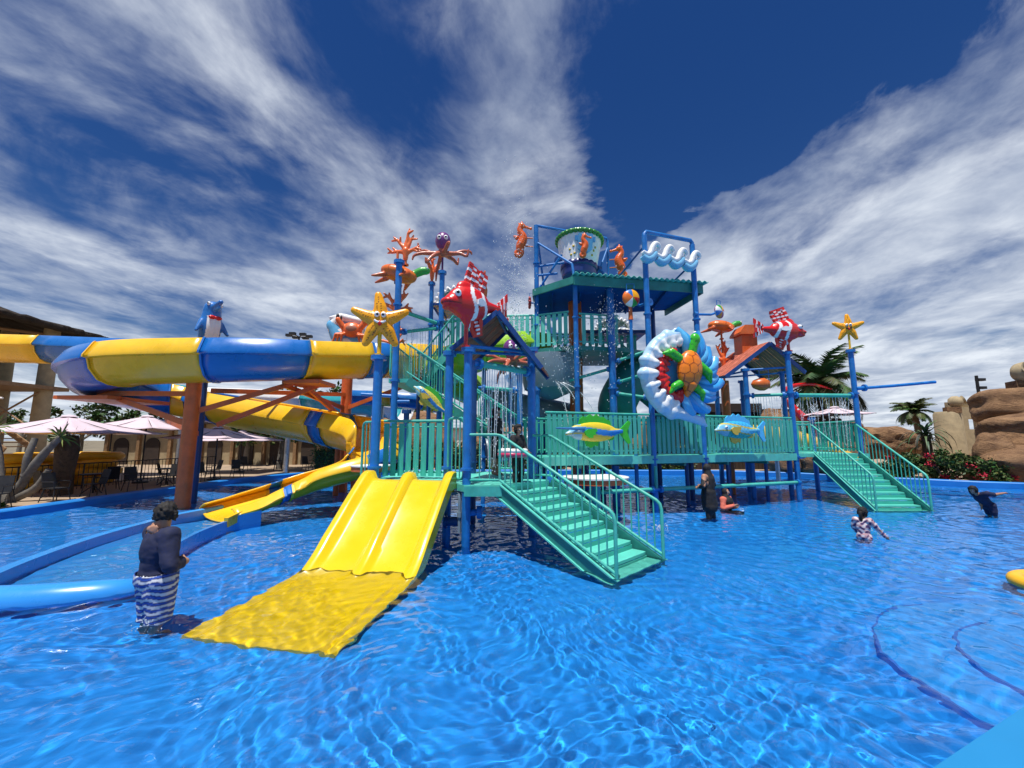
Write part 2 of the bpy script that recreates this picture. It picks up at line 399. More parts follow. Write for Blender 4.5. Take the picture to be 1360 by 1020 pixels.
def stairs(name, label, L0, L1, width_vec, z_top, n, mat='turq', group=None, rail_h=1.0, land=None):
    """open staircase: L0 top-left, L1 bottom-left (x,y); width_vec across"""
    L0, L1, wv = V((*L0, z_top)), V((*L1, -.06)), V((*width_vec, 0))
    root = thing(name, label, 'staircase', (L1.x, L1.y, -.06), group=group)
    run = V((L1.x - L0.x, L1.y - L0.y, 0)); dv = run.normalized(); rz = math.atan2(wv.y, wv.x); step = run.length / n; rise = (z_top + .06) / n
    for i in range(n):
        z = z_top - rise * (i + 1) + .0; c = V((L0.x, L0.y, 0)) + dv * step * (i + .5) + wv / 2
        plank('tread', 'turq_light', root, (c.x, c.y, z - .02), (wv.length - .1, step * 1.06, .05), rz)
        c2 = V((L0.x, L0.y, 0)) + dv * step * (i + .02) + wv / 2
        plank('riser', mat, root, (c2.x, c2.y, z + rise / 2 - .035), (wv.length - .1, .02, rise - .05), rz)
    for k in (0, 1):
        a, b_ = L0 + wv * k, L1 + wv * k
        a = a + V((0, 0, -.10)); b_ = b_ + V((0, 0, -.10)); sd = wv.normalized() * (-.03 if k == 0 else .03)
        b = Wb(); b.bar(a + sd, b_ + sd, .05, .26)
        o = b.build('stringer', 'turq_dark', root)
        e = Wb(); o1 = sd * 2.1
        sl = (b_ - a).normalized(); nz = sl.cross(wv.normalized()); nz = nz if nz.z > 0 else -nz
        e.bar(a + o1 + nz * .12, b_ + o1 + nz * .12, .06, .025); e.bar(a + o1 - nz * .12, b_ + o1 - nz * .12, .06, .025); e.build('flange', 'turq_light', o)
        # handrail: sloped loop
        up = V((0, 0, 1)); p, q = L0 + wv * k + sd * 1.2, L1 + wv * k + sd * 1.2
        q = q + V((0, 0, .02)); lo, hi = .10, rail_h
        g = Wb(); dq = (q - p).normalized()
        top = [p + up * hi, q + up * hi - dq * .10, q + up * (hi - .03) - dq * .03, q + up * (hi - .12), q + up * (lo - .1)]
        st = []
        if land is not None:
            lp = V((*land[k], z_top)); st = [lp + up * hi, p + up * hi - (p - lp).normalized() * .08]
            top = st + [p + up * hi + dq * .05] + top[1:]
        g.tube(top, .03, 10)
        bot = ([V((*land[k], z_top)) + up * lo, p + up * lo] if land is not None else [p + up * lo]) + [q + up * lo]
        g.tube(bot, .026, 9); g.tube([p + up * lo, p + up * hi], .026, 9)
        ro = g.build('handrail', mat, root)
        nb = max(6, int((q - p).length / .165))
        for i in range(1, nb):
            t = i / nb; s0 = p.lerp(q, t); rod('baluster', mat, ro, s0 + up * lo, s0 + up * hi, .014)
        if land is not None:
            lp = V((*land[k], z_top)); m_ = max(2, int((p - lp).length / .2))
            for i in range(1, m_): s0 = lp.lerp(p, i / m_); rod('baluster', mat, ro, s0 + up * lo, s0 + up * hi, .014)
    return root
# organic shapes: primitives fused into one skin
def fuse(prims, voxel=.02, smooth=3):
    """prims: ('c',p0,p1,r0,r1,tag) tapered capsule or ('e',c,(a,b,c),M,tag). Returns mesh, coordinates, tag index per vertex"""
    b = MB()
    for p in prims:
        if p[0] == 'c':
            p0, p1 = V(p[1]), V(p[2]); d = p1 - p0; Ld = max(d.length, 1e-5); r0, r1 = p[3], p[4]; dn = d / Ld; pts = []; rr = []
            for k in (85, 60, 30): pts.append(p0 - dn * r0 * sin(R_(k))); rr.append(r0 * cos(R_(k)))
            pts += [p0, p1]; rr += [r0, r1]
            for k in (30, 60, 85): pts.append(p1 + dn * r1 * sin(R_(k))); rr.append(r1 * cos(R_(k)))
            b.tube(pts, rr, 12)
        else: b.ell(p[1], p[2], p[3], 18, 12)
    me = b.mesh('tmp', False); o = bpy.data.objects.new('tmp', me); COL.objects.link(o)
    md = o.modifiers.new('r', 'REMESH'); md.mode = 'VOXEL'; md.voxel_size = voxel; md.use_smooth_shade = True
    if smooth: ms = o.modifiers.new('s', 'SMOOTH'); ms.iterations = smooth; ms.factor = .5
    dg = bpy.context.evaluated_depsgraph_get(); res = bpy.data.meshes.new_from_object(o.evaluated_get(dg))
    bpy.data.objects.remove(o); bpy.data.meshes.remove(me)
    res.polygons.foreach_set('use_smooth', [True] * len(res.polygons))
    co = np.empty(len(res.vertices) * 3); res.vertices.foreach_get('co', co); co = co.reshape(-1, 3)
    best = np.full(len(co), 1e9); tg = np.zeros(len(co), int); names = []
    for p in prims:
        if p[-1] not in names: names.append(p[-1])
        if p[0] == 'c':
            a, d = np.array(p[1], float), np.array(p[2], float) - np.array(p[1], float); q = co - a
            t = np.clip((q @ d) / max(d @ d, 1e-9), 0, 1); ds = np.linalg.norm(q - t[:, None] * d, axis=1) - (p[3] + (p[4] - p[3]) * t)
        else:
            q = co - np.array(p[1], float)
            if p[3] is not None: q = q @ np.array(p[3])
            rd = np.array(p[2], float); k = np.linalg.norm(q / rd, axis=1); ds = (k - 1) * rd.min()
        w = ds < best; best[w] = ds[w]; tg[w] = names.index(p[-1])
    return res, co, tg, names
def colour(me, cols):
    """per-vertex paint colours"""
    a = me.color_attributes.new('Col', 'FLOAT_COLOR', 'POINT'); c = np.ones((len(cols), 4)); c[:, :3] = cols; a.data.foreach_set('color', c.ravel())
def pal(tg, names, table): return np.array([table[n] for n in names])[tg]
def cover_mesh(me, co, keep, off, name, mat, parent, keep_name=True):
    """a garment: the faces whose vertices are kept, moved out along the normals"""
    no = np.empty(len(co) * 3); me.vertices.foreach_get('normal', no); no = no.reshape(-1, 3)
    fs = [tuple(p.vertices) for p in me.polygons if all(keep[i] for i in p.vertices)]
    used = sorted({i for f in fs for i in f}); ix = {i: k for k, i in enumerate(used)}
    vs = (co[used] + no[used] * off); m2 = bpy.data.meshes.new(name); m2.from_pydata(vs.tolist(), [], [tuple(ix[i] for i in f) for f in fs]); m2.update()
    m2.polygons.foreach_set('use_smooth', [True] * len(m2.polygons))
    return obj(name, m2, mat, parent), vs
def rotm(ax, deg): return Matrix.Rotation(R_(deg), 3, ax)

# ------------------------------------------------------------------ setting: ground, pool, water, deck
POOL_X0, POOL_X1, POOL_Y1, DEPTH = -14.2, 24.0, 27.0, -.42
g = MB(); S = 900
# ground sheet around the pool basin, reaching the horizon
g.add([(-S, -40, -.02), (POOL_X0 - .4, -40, -.02), (POOL_X0 - .4, S, -.02), (-S, S, -.02)], [(0, 1, 2, 3)])
g.add([(POOL_X0 - .4, POOL_Y1 + .5, -.02), (S, POOL_Y1 + .5, -.02), (S, S, -.02), (POOL_X0 - .4, S, -.02)], [(0, 1, 2, 3)])
g.add([(POOL_X1 + .4, -40, -.02), (S, -40, -.02), (S, POOL_Y1 + .5, -.02), (POOL_X1 + .4, POOL_Y1 + .5, -.02)], [(0, 1, 2, 3)])
g.add([(POOL_X0 - .4, -40, -.02), (POOL_X1 + .4, -40, -.02), (POOL_X1 + .4, -6, -.02), (POOL_X0 - .4, -6, -.02)], [(0, 1, 2, 3)])
paint('ground', (.17, .14, .09), .95, .35, .15, bump=.3, fine=3)
tag(g.build('ground', 'ground', smooth=False), kind='structure')
f = MB(); f.add([(POOL_X0 - .3, -7, DEPTH), (POOL_X1 + .3, -7, DEPTH), (POOL_X1 + .3, POOL_Y1 + .3, DEPTH), (POOL_X0 - .3, POOL_Y1 + .3, DEPTH)], [(0, 1, 2, 3)])
tag(f.build('pool_floor', 'pool_lining', smooth=False), kind='structure')
# near deck the photographer stands on, and its submerged round steps
dk = MB(); e0, e1 = V((2.55, 2.87, 0)), V((3.96, 3.53, 0)); dd = (e1 - e0).normalized(); nn = V((dd.y, -dd.x, 0))
A, B = e0 - dd * 22, e0 + dd * 30
dk.slab([(A.x, A.y), tuple((A + nn * 12).xy), tuple((B + nn * 12).xy), (B.x, B.y)][::-1], -.6, .09)
tag(dk.build('pool_deck', 'pool_deck', smooth=False), kind='structure')
paint('step_edge', (.0006, .11, .5), .6, .15, 2)
def arc_step(rad, z, name):
    c = V((5.95, 4.0, 0)); b = MB(); pts = []
    for k in range(25):
        a = R_(100 + 165 * k / 24); pts.append((c.x + rad * cos(a) * 1.05, c.y + rad * sin(a)))
    pts += [(c.x + 6, c.y - rad), (c.x + 6, c.y + rad)]
    b.slab(pts, DEPTH, z); o = b.build(name, 'step_lining', ang=30); q = MB(); vs = []
    for x, y in pts[:25]: d = (V((x, y, 0)) - c).normalized(); vs += [(x, y, z + .004), (x - d.x * .03, y - d.y * .03, z + .004)]
    q.add(vs, [(2 * i, 2 * i + 1, 2 * i + 3, 2 * i + 2) for i in range(24)]); q.build('edge_strip', 'step_edge', o, smooth=False); return o  # darker blue strip along the curved top edge of the step
for i, (rad, z) in enumerate(((2.1, -.30), (1.42, -.20), (.8, -.12))): tag(arc_step(rad, z, 'pool_step'), kind='structure')
# pool rims: low walls
def rim(pts, w=.4, h=.16, z0=-.5, name='pool_rim', mat='pool_edge'):
    b = MB(); P = [V((x, y, 0)) for x, y in pts]; n = len(P); L = []; Rr = []
    for i in range(n):
        d = (P[min(i + 1, n - 1)] - P[max(i - 1, 0)]).normalized(); s = V((-d.y, d.x, 0)); L.append(P[i] + s * w / 2); Rr.append(P[i] - s * w / 2)
    e = .03
    prof = [(L, 0, z0), (L, 0, h - e), (L, -e, h), (Rr, e, h), (Rr, 0, h - e), (Rr, 0, z0)]; vs = []
    for i in range(n):
        d = (L[i] - Rr[i]).normalized()
        for base, o, z in prof: vs.append(base[i] + d * o + V((0, 0, z)))
    fs = [(i * 6 + k, i * 6 + k + 1, i * 6 + k + 7, i * 6 + k + 6) for i in range(n - 1) for k in range(5)]
    fs += [tuple(range(5, -1, -1)), tuple((n - 1) * 6 + k for k in range(6))]
    b.add(vs, fs); return tag(b.build(name, mat, ang=25), kind='structure')
rim([(-14.2, -6), (-14.2, 8), (-14.1, 16), (-13.9, 22), (-12.5, 25.5), (-10, 26.6)], .5, .17)
rim([(-10, 26.6), (0, 27), (12, 26.6), (16, 25), (18.9, 21.6), (21.2, 19.4), (24, 18.0), (30, 16.2)], .5, .24)
rim([(15.2, 21.5), (18.2, 18.4), (21, 16.4), (30, 13.5)], .5, -.10, name='pool_ledge', mat='pool_lining')
rim([(13.6, 20.5), (16.9, 17.0), (20, 14.9), (30, 12.0)], .35, -.03, name='pool_ledge', mat='pool_edge')

def fast_grid(name, xs, ys, zf):
    X, Y = np.meshgrid(xs, ys); Z = zf(X, Y); nx, ny = len(xs), len(ys)
    me = bpy.data.meshes.new(name); me.vertices.add(nx * ny); me.vertices.foreach_set('co', np.stack([X, Y, Z], -1).ravel().astype(np.float32))
    i = np.arange((ny - 1) * (nx - 1)); a = (i // (nx - 1)) * nx + i % (nx - 1); F = np.stack([a, a + 1, a + nx + 1, a + nx], -1).ravel().astype(np.int32)
    nf = len(i); me.loops.add(nf * 4); me.loops.foreach_set('vertex_index', F); me.polygons.add(nf)
    me.polygons.foreach_set('loop_start', np.arange(nf, dtype=np.int32) * 4); me.polygons.foreach_set('loop_total', np.full(nf, 4, np.int32))
    me.update(calc_edges=True); me.polygons.foreach_set('use_smooth', np.ones(nf, bool)); return me
def ripples(X, Y):
    g = np.random.default_rng(11); Z = np.zeros_like(X)
    wx = .16 * np.sin(1.7 * X + .9 * Y) + .10 * np.sin(2.9 * Y - 1.1 * X + 1) + .06 * np.sin(5.1 * X + 3.3 * Y); wy = .16 * np.sin(1.5 * Y - .7 * X + 2) + .09 * np.sin(3.3 * X + .6 * Y)
    amp = .78 + .42 * np.sin(.55 * X + 1.2 * np.sin(.4 * Y)) * np.sin(.47 * Y + .8)
    for k in range(72):
        lam = .11 * 1.42 ** g.uniform(0, 5.0); th = g.uniform(0, 2 * pi); ph = g.uniform(0, 6.28); A_ = .0035 * lam ** .95
        Z += A_ * np.sin(2 * pi / lam * ((X + wx) * cos(th) + (Y + wy) * sin(th)) + ph)
    fade = np.clip((9.5 - Y) / 4, 0, 1) * np.clip((7 - np.abs(X)) / 2, 0, 1)
    for k in range(26):
        lam = g.uniform(.075, .125); th = g.uniform(0, 2 * pi); ph = g.uniform(0, 6.28)
        Z += .00042 * fade * (.6 + .6 * np.sin(1.9 * X + k) * np.sin(2.3 * Y + 2 * k)) * np.sin(2 * pi / lam * ((X + wx) * cos(th) + (Y + wy) * sin(th)) + ph)
    Z = Z * amp
    for cx, cy, a_, rad in ((-4.3, 5.15, .010, 1.2), (5.1, 11.1, .008, 1.1), (6.0, 12.2, .008, 1.0), (7.35, 9.0, .011, 1.2), (12.2, 11.2, .012, 1.5), (2.55, 9.6, .007, 1.3), (-.92, 8.7, .004, .7), (2.1, 7.3, .005, .9), (-2.6, 6.9, .005, 1.0)):
        r = np.hypot(X - cx, Y - cy); Z = Z + a_ * np.exp(-(r / rad) ** 1.5) * np.sin(2 * pi * r / .34 + 2 * np.sin(3 * np.arctan2(Y - cy, X - cx)))
    return Z
def steps(a, b, s0, s1):
    out = [a]; 
    while out[-1] < b: out.append(out[-1] + s0 + (s1 - s0) * min(1, max(0, (out[-1] - a) / (b - a))))
    return np.array(out)
xr = steps(0, 24, .019, .10); xl = steps(0, 14.2, .019, .075)
xs = np.concatenate([-xl[::-1][:-1], xr]); ys = steps(.9, 27, .018, .14)
water = obj('water', fast_grid('water', xs, ys, ripples), 'water'); tag(water, kind='structure'); water.cycles.is_caustics_caster = True

# paved terrace left of the pool with planting beds
b = MB(); b.slab([(-14.5, -6), (-14.5, 30), (-60, 30), (-60, -6)][::-1], -.3, .06)
tag(b.build('terrace', 'stone_deck', smooth=False), kind='structure')
b = MB(); b.slab([(-60, 27.6), (60, 27.6), (60, 60), (-60, 60)], -.3, .05); b.slab([(24.5, 16), (60, 14), (60, 27.59), (17, 27.59), (19.5, 21.9), (22, 19.7)], -.3, .055)
tag(b.build('back_terrace', 'stone_deck', smooth=False), kind='structure')

# ------------------------------------------------------------------ front platform
ZA, ZB = 1.2, 1.6
a1, a2, a3 = (-.92, 8.72), (-1.38, 9.18), (.47, 10.1)
star_p = (-3.02, 9.4)
fp = thing('play_platform', 'turquoise slatted platform on blue posts behind the wide yellow slide', 'platform', (-1.2, 10.2, 0))
b = Wb(); b.slab([(-3.15, 9.2), (-1.3, 9.08), (-.95, 8.6), (-.22, 8.6), (.83, 9.66), (.6, 10.3), (.5, 12.2), (-3.15, 12.2)], ZA - .13, ZA); b.build('deck', 'turq_light', fp, smooth=False)
for p, q in (((-3.15, 9.14, ZA - .1), (-1.33, 9.02, ZA - .1)), ((-.95, 8.55, ZA - .11), (-.2, 8.55, ZA - .11)), ((.62, 10.4, ZA - .1), (.52, 12.2, ZA - .1))):
    b = Wb(); b.bar(p, q, .065, .2); b.build('edge_beam', 'turq', fp, smooth=False)
post(fp, *a1, DEPTH, 3.98, .088); post(fp, *a2, DEPTH, 4.0, .088); post(fp, *a3, DEPTH, 4.28, .095)
post(fp, *star_p, DEPTH, 3.95, .10)
post(fp, -1.05, 11.6, DEPTH, 4.4, .08, 'navy'); post(fp, .22, 12.0, DEPTH, 4.0, .08); post(fp, -3.0, 12.0, DEPTH, 2.9, .08, 'navy'); post(fp, .55, 12.3, DEPTH, 3.9, .075)
slat_fence(fp, (-3.05, 10.1, ZA), (-1.42, 9.95, ZA), 1.34, n=9, w=.125)
railing(fp, (-3.02, 9.5, ZA - .15), (-3.42, 9.75, ZA - .15), 1.45, 3); railing(fp, (-1.36, 9.1, ZA), (-.99, 8.76, ZA), 1.35, 3)
railing(fp, (.58, 10.35, ZA), (.5, 12.0, ZA), 1.1, 8); railing(fp, (.1, 12.15, ZA), (-.4, 12.2, ZA), 1.1, 3)
clamp_pipe(fp, (a1[0] + .1, a1[1] + .12, 3.72), (a3[0] - .03, a3[1] - .03, 3.72), .072)
clamp_pipe(fp, (a3[0], a3[1] + .1, 3.7), (.55, 12.2, 3.55), .062); clamp_pipe(fp, (-.95, 11.7, 3.55), (.2, 12.0, 3.5), .05)
rod('pipe', 'blue', fp, (*a1, 4.06), (*a3, 4.22), .04); rod('pipe', 'blue', fp, (*a2, 4.03), (*a3, 4.16), .035)
# pump fittings under the slide and the platform
b = Wb(); b.tube([(-.95, 8.78, .62), (-.95, 8.9, .62), (-.7, 8.95, .62)], .07, 12); b.tube([(-.72, 8.95, .62), (-.62, 8.95, .62)], .13, 14); b.build('valve', 'blue', fp)
b = Wb(); b.tube(spline([(-1.25, 9.0, 1.0), (-1.08, 8.85, 1.02), (-1.06, 8.8, .9), (-1.06, 8.8, .25)], 5), .035, 9); b.tube([(-1.06, 8.8, .55), (-1.06, 8.8, .65)], .055, 9); b.build('drain_pipe', 'grey_tube', fp)
b = Wb(); b.tube([(-1.35, 8.9, .45), (-1.1, 8.9, .45)], .09, 12); b.tube([(-1.38, 8.9, .45), (-1.33, 8.9, .45)], .14, 14); b.build('valve', 'navy', fp)
# small round table-like water feature left of the slide
wt = thing('water_table', 'round topped turquoise pedestal with orange rim left of the yellow slide', 'pedestal', (-3.75, 11.4, DEPTH))
b = Wb(); b.tube([(-3.75, 11.4, DEPTH), (-3.75, 11.4, 1.28)], .13, 16); b.build('stem', 'teal', wt)
b = Wb(); b.tube([(-3.75, 11.4, 1.28), (-3.75, 11.4, 1.40)], .5, 24); b.build('tray', 'orange', wt)
b = Wb(); b.tube([(-3.75, 11.4, 1.403), (-3.75, 11.4, 1.43)], .52, 24); b.build('rim', 'white', wt)
b = Wb(); b.tube([(-3.75, 11.4, .28), (-3.75, 11.4, .33)], .32, 18); b.build('collar', 'turq_light', wt)

# roof of the front platform: uneven gable of dark boards on blue rafters
roof = thing('gable_roof', 'dark red boarded gable roof over the front platform beside the large red fish', 'roof', (-.3, 9.6, 3.7))
Ra0, Ra1 = V((-.32, 9.0, 4.93)), V((-.13, 10.65, 4.93)); Lf0, Lf1 = V((-1.33, 8.95, 4.06)), V((-.93, 10.5, 4.06)); Rf0, Rf1 = V((.66, 9.3, 3.72)), V((.95, 10.95, 3.72))
def boards(parent, r0, r1, f0, f1, n, mat, th=.035):
    """roof boards laid side by side from ridge line r0-r1 to foot line f0-f1"""
    for i in range(n):
        t0, t1 = i / n + .004, (i + 1) / n - .004; q = [r0.lerp(r1, t0), r0.lerp(r1, t1), f0.lerp(f1, t1), f0.lerp(f1, t0)]
        nrm = (q[1] - q[0]).cross(q[3] - q[0]).normalized(); nrm = nrm if nrm.z > 0 else -nrm; j = nrm * (.004 * (i % 3))
        b = Wb(); b.add([x + j for x in q] + [x + j + nrm * th for x in q], [(3, 2, 1, 0), (4, 5, 6, 7), (0, 1, 5, 4), (1, 2, 6, 5), (2, 3, 7, 6), (3, 0, 4, 7)]); b.build('plank', mat, parent, smooth=False)
boards(roof, Ra0, Ra1, Lf0, Lf1, 11, 'roof_plank'); boards(roof, Ra0 + V((.02, 0, 0)), Ra1 + V((.02, 0, 0)), Rf0, Rf1, 11, 'roof_plank')
for p, q in ((Ra0, Lf0), (Ra1, Lf1), (Ra0, Rf0), (Ra1, Rf1)):
    b = Wb(); b.bar(p + V((0, 0, -.03)), q + V((0, 0, -.03)), .06, .10); b.build('rafter', 'navy', roof, smooth=False)
for p, q in ((Ra0, Ra1), (Ra0.lerp(Lf0, .55), Ra1.lerp(Lf1, .55)), (Ra0.lerp(Rf0, .55), Ra1.lerp(Rf1, .55))):
    b = Wb(); b.bar(p + V((0, 0, -.09)), q + V((0, 0, -.09)), .05, .09); b.build('purlin', 'navy', roof, smooth=False)

# front staircase
stairs('front_staircase', 'turquoise staircase going down into the water beside the yellow slide', (-.22, 8.62), (1.62, 6.78), (1.06, 1.06), ZA, 9, land=((-.86, 8.68), (.5, 10.0)))

# yellow double slide
ys_ = thing('double_slide', 'wide yellow two lane slide running down into the pool', 'slide', (-2.15, 9.0, 0))
def slide_mesh():
    prof = [(0, 1.27, 0), (.18, 1.275, 0), (.34, 1.2, 0), (.8, .84, 0), (1.25, .46, 0), (1.6, .18, 0), (1.85, .02, 0), (2.15, -.10, 0), (2.6, -.17, 0), (3.2, -.22, 0), (3.7, -.27, 0), (4.1, -.36, 0)]
    # smooth the run
    P = spline([(s, z, 0) for s, z, _ in prof], 5)
    d = V((-.175, -.985, 0)).normalized(); o = V((-2.11, 9.03, 0)); b = Wb(); vs = []; cols = []
    rowsN = None
    for i, p in enumerate(P):
        s, z = p.x, p.y; k = min(1, max(0, (s - 1.5) / .9)); hw = .965; H = .17 * (1 - k) + .015
        sec = [(-hw - .02, -.16 + .1 * k), (-hw - .02, H - .03), (-hw + .02, H), (-hw + .10, H), (-hw + .15, H - .03), (-hw + .20, .03), (-hw + .27, 0), (-.20, 0), (-.13, .02), (-.085, H * .75), (-.03, H * .88), (.03, H * .88), (.085, H * .75), (.13, .02), (.20, 0), (hw - .27, 0), (hw - .20, .03), (hw - .15, H - .03), (hw - .10, H), (hw - .02, H), (hw + .02, H - .03), (hw + .02, -.16 + .1 * k)]
        wd = V((-d.y, d.x, 0)); c = o + d * s; rowsN = len(sec)
        skew = 0
        skew = 0
        for x, h in sec: q = c - wd * -(x * (1 + .0)) ; vs.append((q.x + skew, q.y, z + h))
    m_ = len(P); fs = []
    for i in range(m_ - 1):
        for k in range(rowsN - 1): a = i * rowsN + k; fs.append((a, a + 1, a + rowsN + 1, a + rowsN))
        fs.append((i * rowsN, (i + 1) * rowsN, (i + 1) * rowsN + rowsN - 1, i * rowsN + rowsN - 1))
    fs += [tuple(range(rowsN)), tuple(range(m_ * rowsN - 1, (m_ - 1) * rowsN - 1, -1))]
    b.add(vs, fs); return b
slide_mesh().build('chute', 'yellow', ys_, ang=50)
b = Wb(); b.bar((-3.1, 9.1, 1.13), (-1.2, 8.98, 1.13), .08, .2); b.build('lip', 'flume_yellow', ys_, smooth=False)
b = Wb(); b.tube([(-2.2, 8.2, DEPTH), (-2.2, 8.2, .55)], .07, 10); b.tube([(-2.95, 8.3, .42), (-1.4, 8.1, .42)], .05, 10); b.build('support', 'blue', ys_)
b = Wb(); b.tube([(-3.05, 9.03, 1.36), (-3.05, 9.0, 1.40)], .035, 10); b.build('nozzle', 'white', ys_)

# ------------------------------------------------------------------ bridge along the middle
br = thing('fenced_bridge', 'long turquoise bridge with slatted fence carrying the two fence fish', 'bridge', (5.3, 13.5, 0))
B0, B1, B2, B3 = V((.85, 11.9, ZB)), V((4.35, 13.12, ZB)), V((6.2, 13.77, ZB)), V((10.1, 15.2, ZB))
nb_ = V((-.33, .944, 0))
b = Wb(); q = [B0, B3, B3 + nb_ * 2.2, B0 + nb_ * 2.2]; b.slab([(p.x, p.y) for p in q], ZB - .1, ZB); b.build('deck', 'turq', br, smooth=False)
for p, q_ in ((B0, B1), (B1, B2), (B2, B3)):
    c = Wb(); c.bar(p + V((.03, -.05, -.1)), q_ + V((-.03, -.05, -.1)), .07, .24); c.build('edge_beam', 'turq_light', br, smooth=False)
    d_ = (q_ - p).normalized() * .1; slat_fence(br, p + d_, q_ - d_, 1.27, w=.11, gap=.055)
slat_fence(br, B1 + nb_ * 2.15, B3 + nb_ * 2.15, 1.2, 'turq', w=.11, gap=.08)
slat_fence(br, B0 + nb_ * 2.15, B1 + nb_ * 2.15, 1.2, 'turq', w=.11, gap=.08)
for p in (B1, B2):
    c = Wb(); c.tube([p + V((0, -.12, -.3)), p + V((0, -.12, -1.0))], .05, 10); c.build('bracket', 'turq', br)
for p, q_ in ((B0 + V((.9, .2, 0)), B1), (B1, B2), (B2, B3)):
    clamp_pipe(br, (p.x, p.y - .12, .62), (q_.x, q_.y - .12, .62), .06)
for t in (.12, .3, .5, .68, .86):
    p = B0.lerp(B3, t) + nb_ * 1.7; post(br, p.x, p.y, DEPTH, ZB - .12, .09, 'navy', cap=False); p = B0.lerp(B3, t + .05) + nb_ * .5; post(br, p.x, p.y, DEPTH, ZB - .12, .06, 'navy', cap=False)
    c = Wb(); c.bar(B0.lerp(B3, t) + V((0, 0, -.25)), B0.lerp(B3, t) + nb_ * 2.1 + V((0, 0, -.25)), .08, .14); c.build('joist', 'turq_dark', br, smooth=False)
# low round orange tray seen under the bridge
tr = thing('water_table', 'round white topped tray with orange rim half hidden behind the front staircase', 'pedestal', (2.25, 11.6, DEPTH))
b = Wb(); b.tube([(2.25, 11.6, DEPTH), (2.25, 11.6, .95)], .12, 14); b.build('stem', 'teal', tr)
b = Wb(); b.tube([(2.25, 11.6, .95), (2.25, 11.6, 1.08)], .85, 28); b.build('tray', 'orange', tr)
b = Wb(); b.tube([(2.25, 11.6, 1.083), (2.25, 11.6, 1.12)], .88, 28); b.build('rim', 'white', tr)

# ------------------------------------------------------------------ right platform, roof and stairs
rp = thing('play_platform', 'turquoise platform with blue posts at the head of the rear staircase', 'platform', (11, 16.5, 0))
b = Wb(); b.slab([(9.9, 15.3), (13.0, 15.55), (13.0, 18.3), (8.2, 18.3), (8.2, 17.0)], ZB - .12, ZB); b.build('deck', 'turq_light', rp, smooth=False)
for x, y, z in ((10.2, 15.35, 5.3), (12.72, 15.55, 5.42), (10.75, 16.6, 4.75), (12.9, 18.2, 3.0), (8.35, 17.1, 4.6), (8.9, 15.9, 4.75), (9.95, 18.1, 4.6)): post(rp, x, y, DEPTH, z, .09)
slat_fence(rp, (10.9, 18.2, ZB), (12.9, 18.2, ZB), 1.25, w=.16, gap=.12); slat_fence(rp, (12.95, 15.75, ZB), (12.95, 18.1, ZB), 1.2, w=.12)
clamp_pipe(rp, (10.25, 15.38, 3.72), (12.7, 15.55, 3.72), .07); clamp_pipe(rp, (8.95, 15.9, 3.75), (10.15, 15.4, 3.75), .06); clamp_pipe(rp, (10.25, 15.45, 3.85), (10.75, 16.5, 3.8), .06)
b = Wb(); b.tube([(12.75, 15.5, 3.98), (13.1, 15.45, 4.0)], .07, 12); b.tube([(13.1, 15.45, 4.0), (14.0, 15.3, 4.06), (15.3, 15.1, 4.17)], .055, 12); b.tube([(12.98, 15.46, 4.0), (13.05, 15.46, 4.0)], .13, 14); b.build('water_arm', 'blue', rp)
for p, q_ in (((8.35, 17.1, 4.62), (8.9, 15.9, 4.7)), ((8.9, 15.9, 4.74), (10.2, 15.4, 4.76)), ((8.35, 17.1, 4.6), (10.75, 16.6, 4.74))): rod('pipe', 'blue', rp, p, q_, .035)
stairs('rear_staircase', 'turquoise staircase with wide treads behind the wading girl in the patterned suit', (10.95, 15.45), (10.95, 13.0), (1.58, 0), ZB, 10, land=((10.25, 15.42), (12.7, 15.6)), rail_h=1.05)
rr_ = thing('gable_roof', 'small gable roof with orange chimney under the striped red fish beside the palm', 'roof', (9.7, 16.6, 4.5))
rd = V((-.30, 2.1, 0)); Ca = V((9.82, 15.7, 5.78)); Cl = V((8.15, 15.9, 4.52)); Cr = V((11.2, 15.9, 4.68))
boards(rr_, Ca, Ca + rd, Cl, Cl + rd, 12, 'roof_plank'); boards(rr_, Ca + V((.02, 0, 0)), Ca + rd + V((.02, 0, 0)), Cr, Cr + rd, 12, 'wood_light')
for p, q_ in ((Ca, Cl), (Ca, Cr), (Ca + rd, Cl + rd), (Ca + rd, Cr + rd)):
    b = Wb(); b.bar(p + V((0, 0, -.04)), q_ + V((0, 0, -.04)), .06, .14); b.build('rafter', 'navy', rr_, smooth=False)
ch = V((9.62, 17.0, 5.85)); b = Wb(); b.box(ch, (.62, .62, 1.1)); co_ = b.build('chimney', 'orange', rr_, smooth=False)
b = Wb(); b.prism([(-.42, .48), (.42, .48), (.42, .56), (.2, .86), (-.2, .86), (-.42, .56)], .86, Matrix.Translation(ch)); b.build('cap', 'orange', co_, smooth=False)

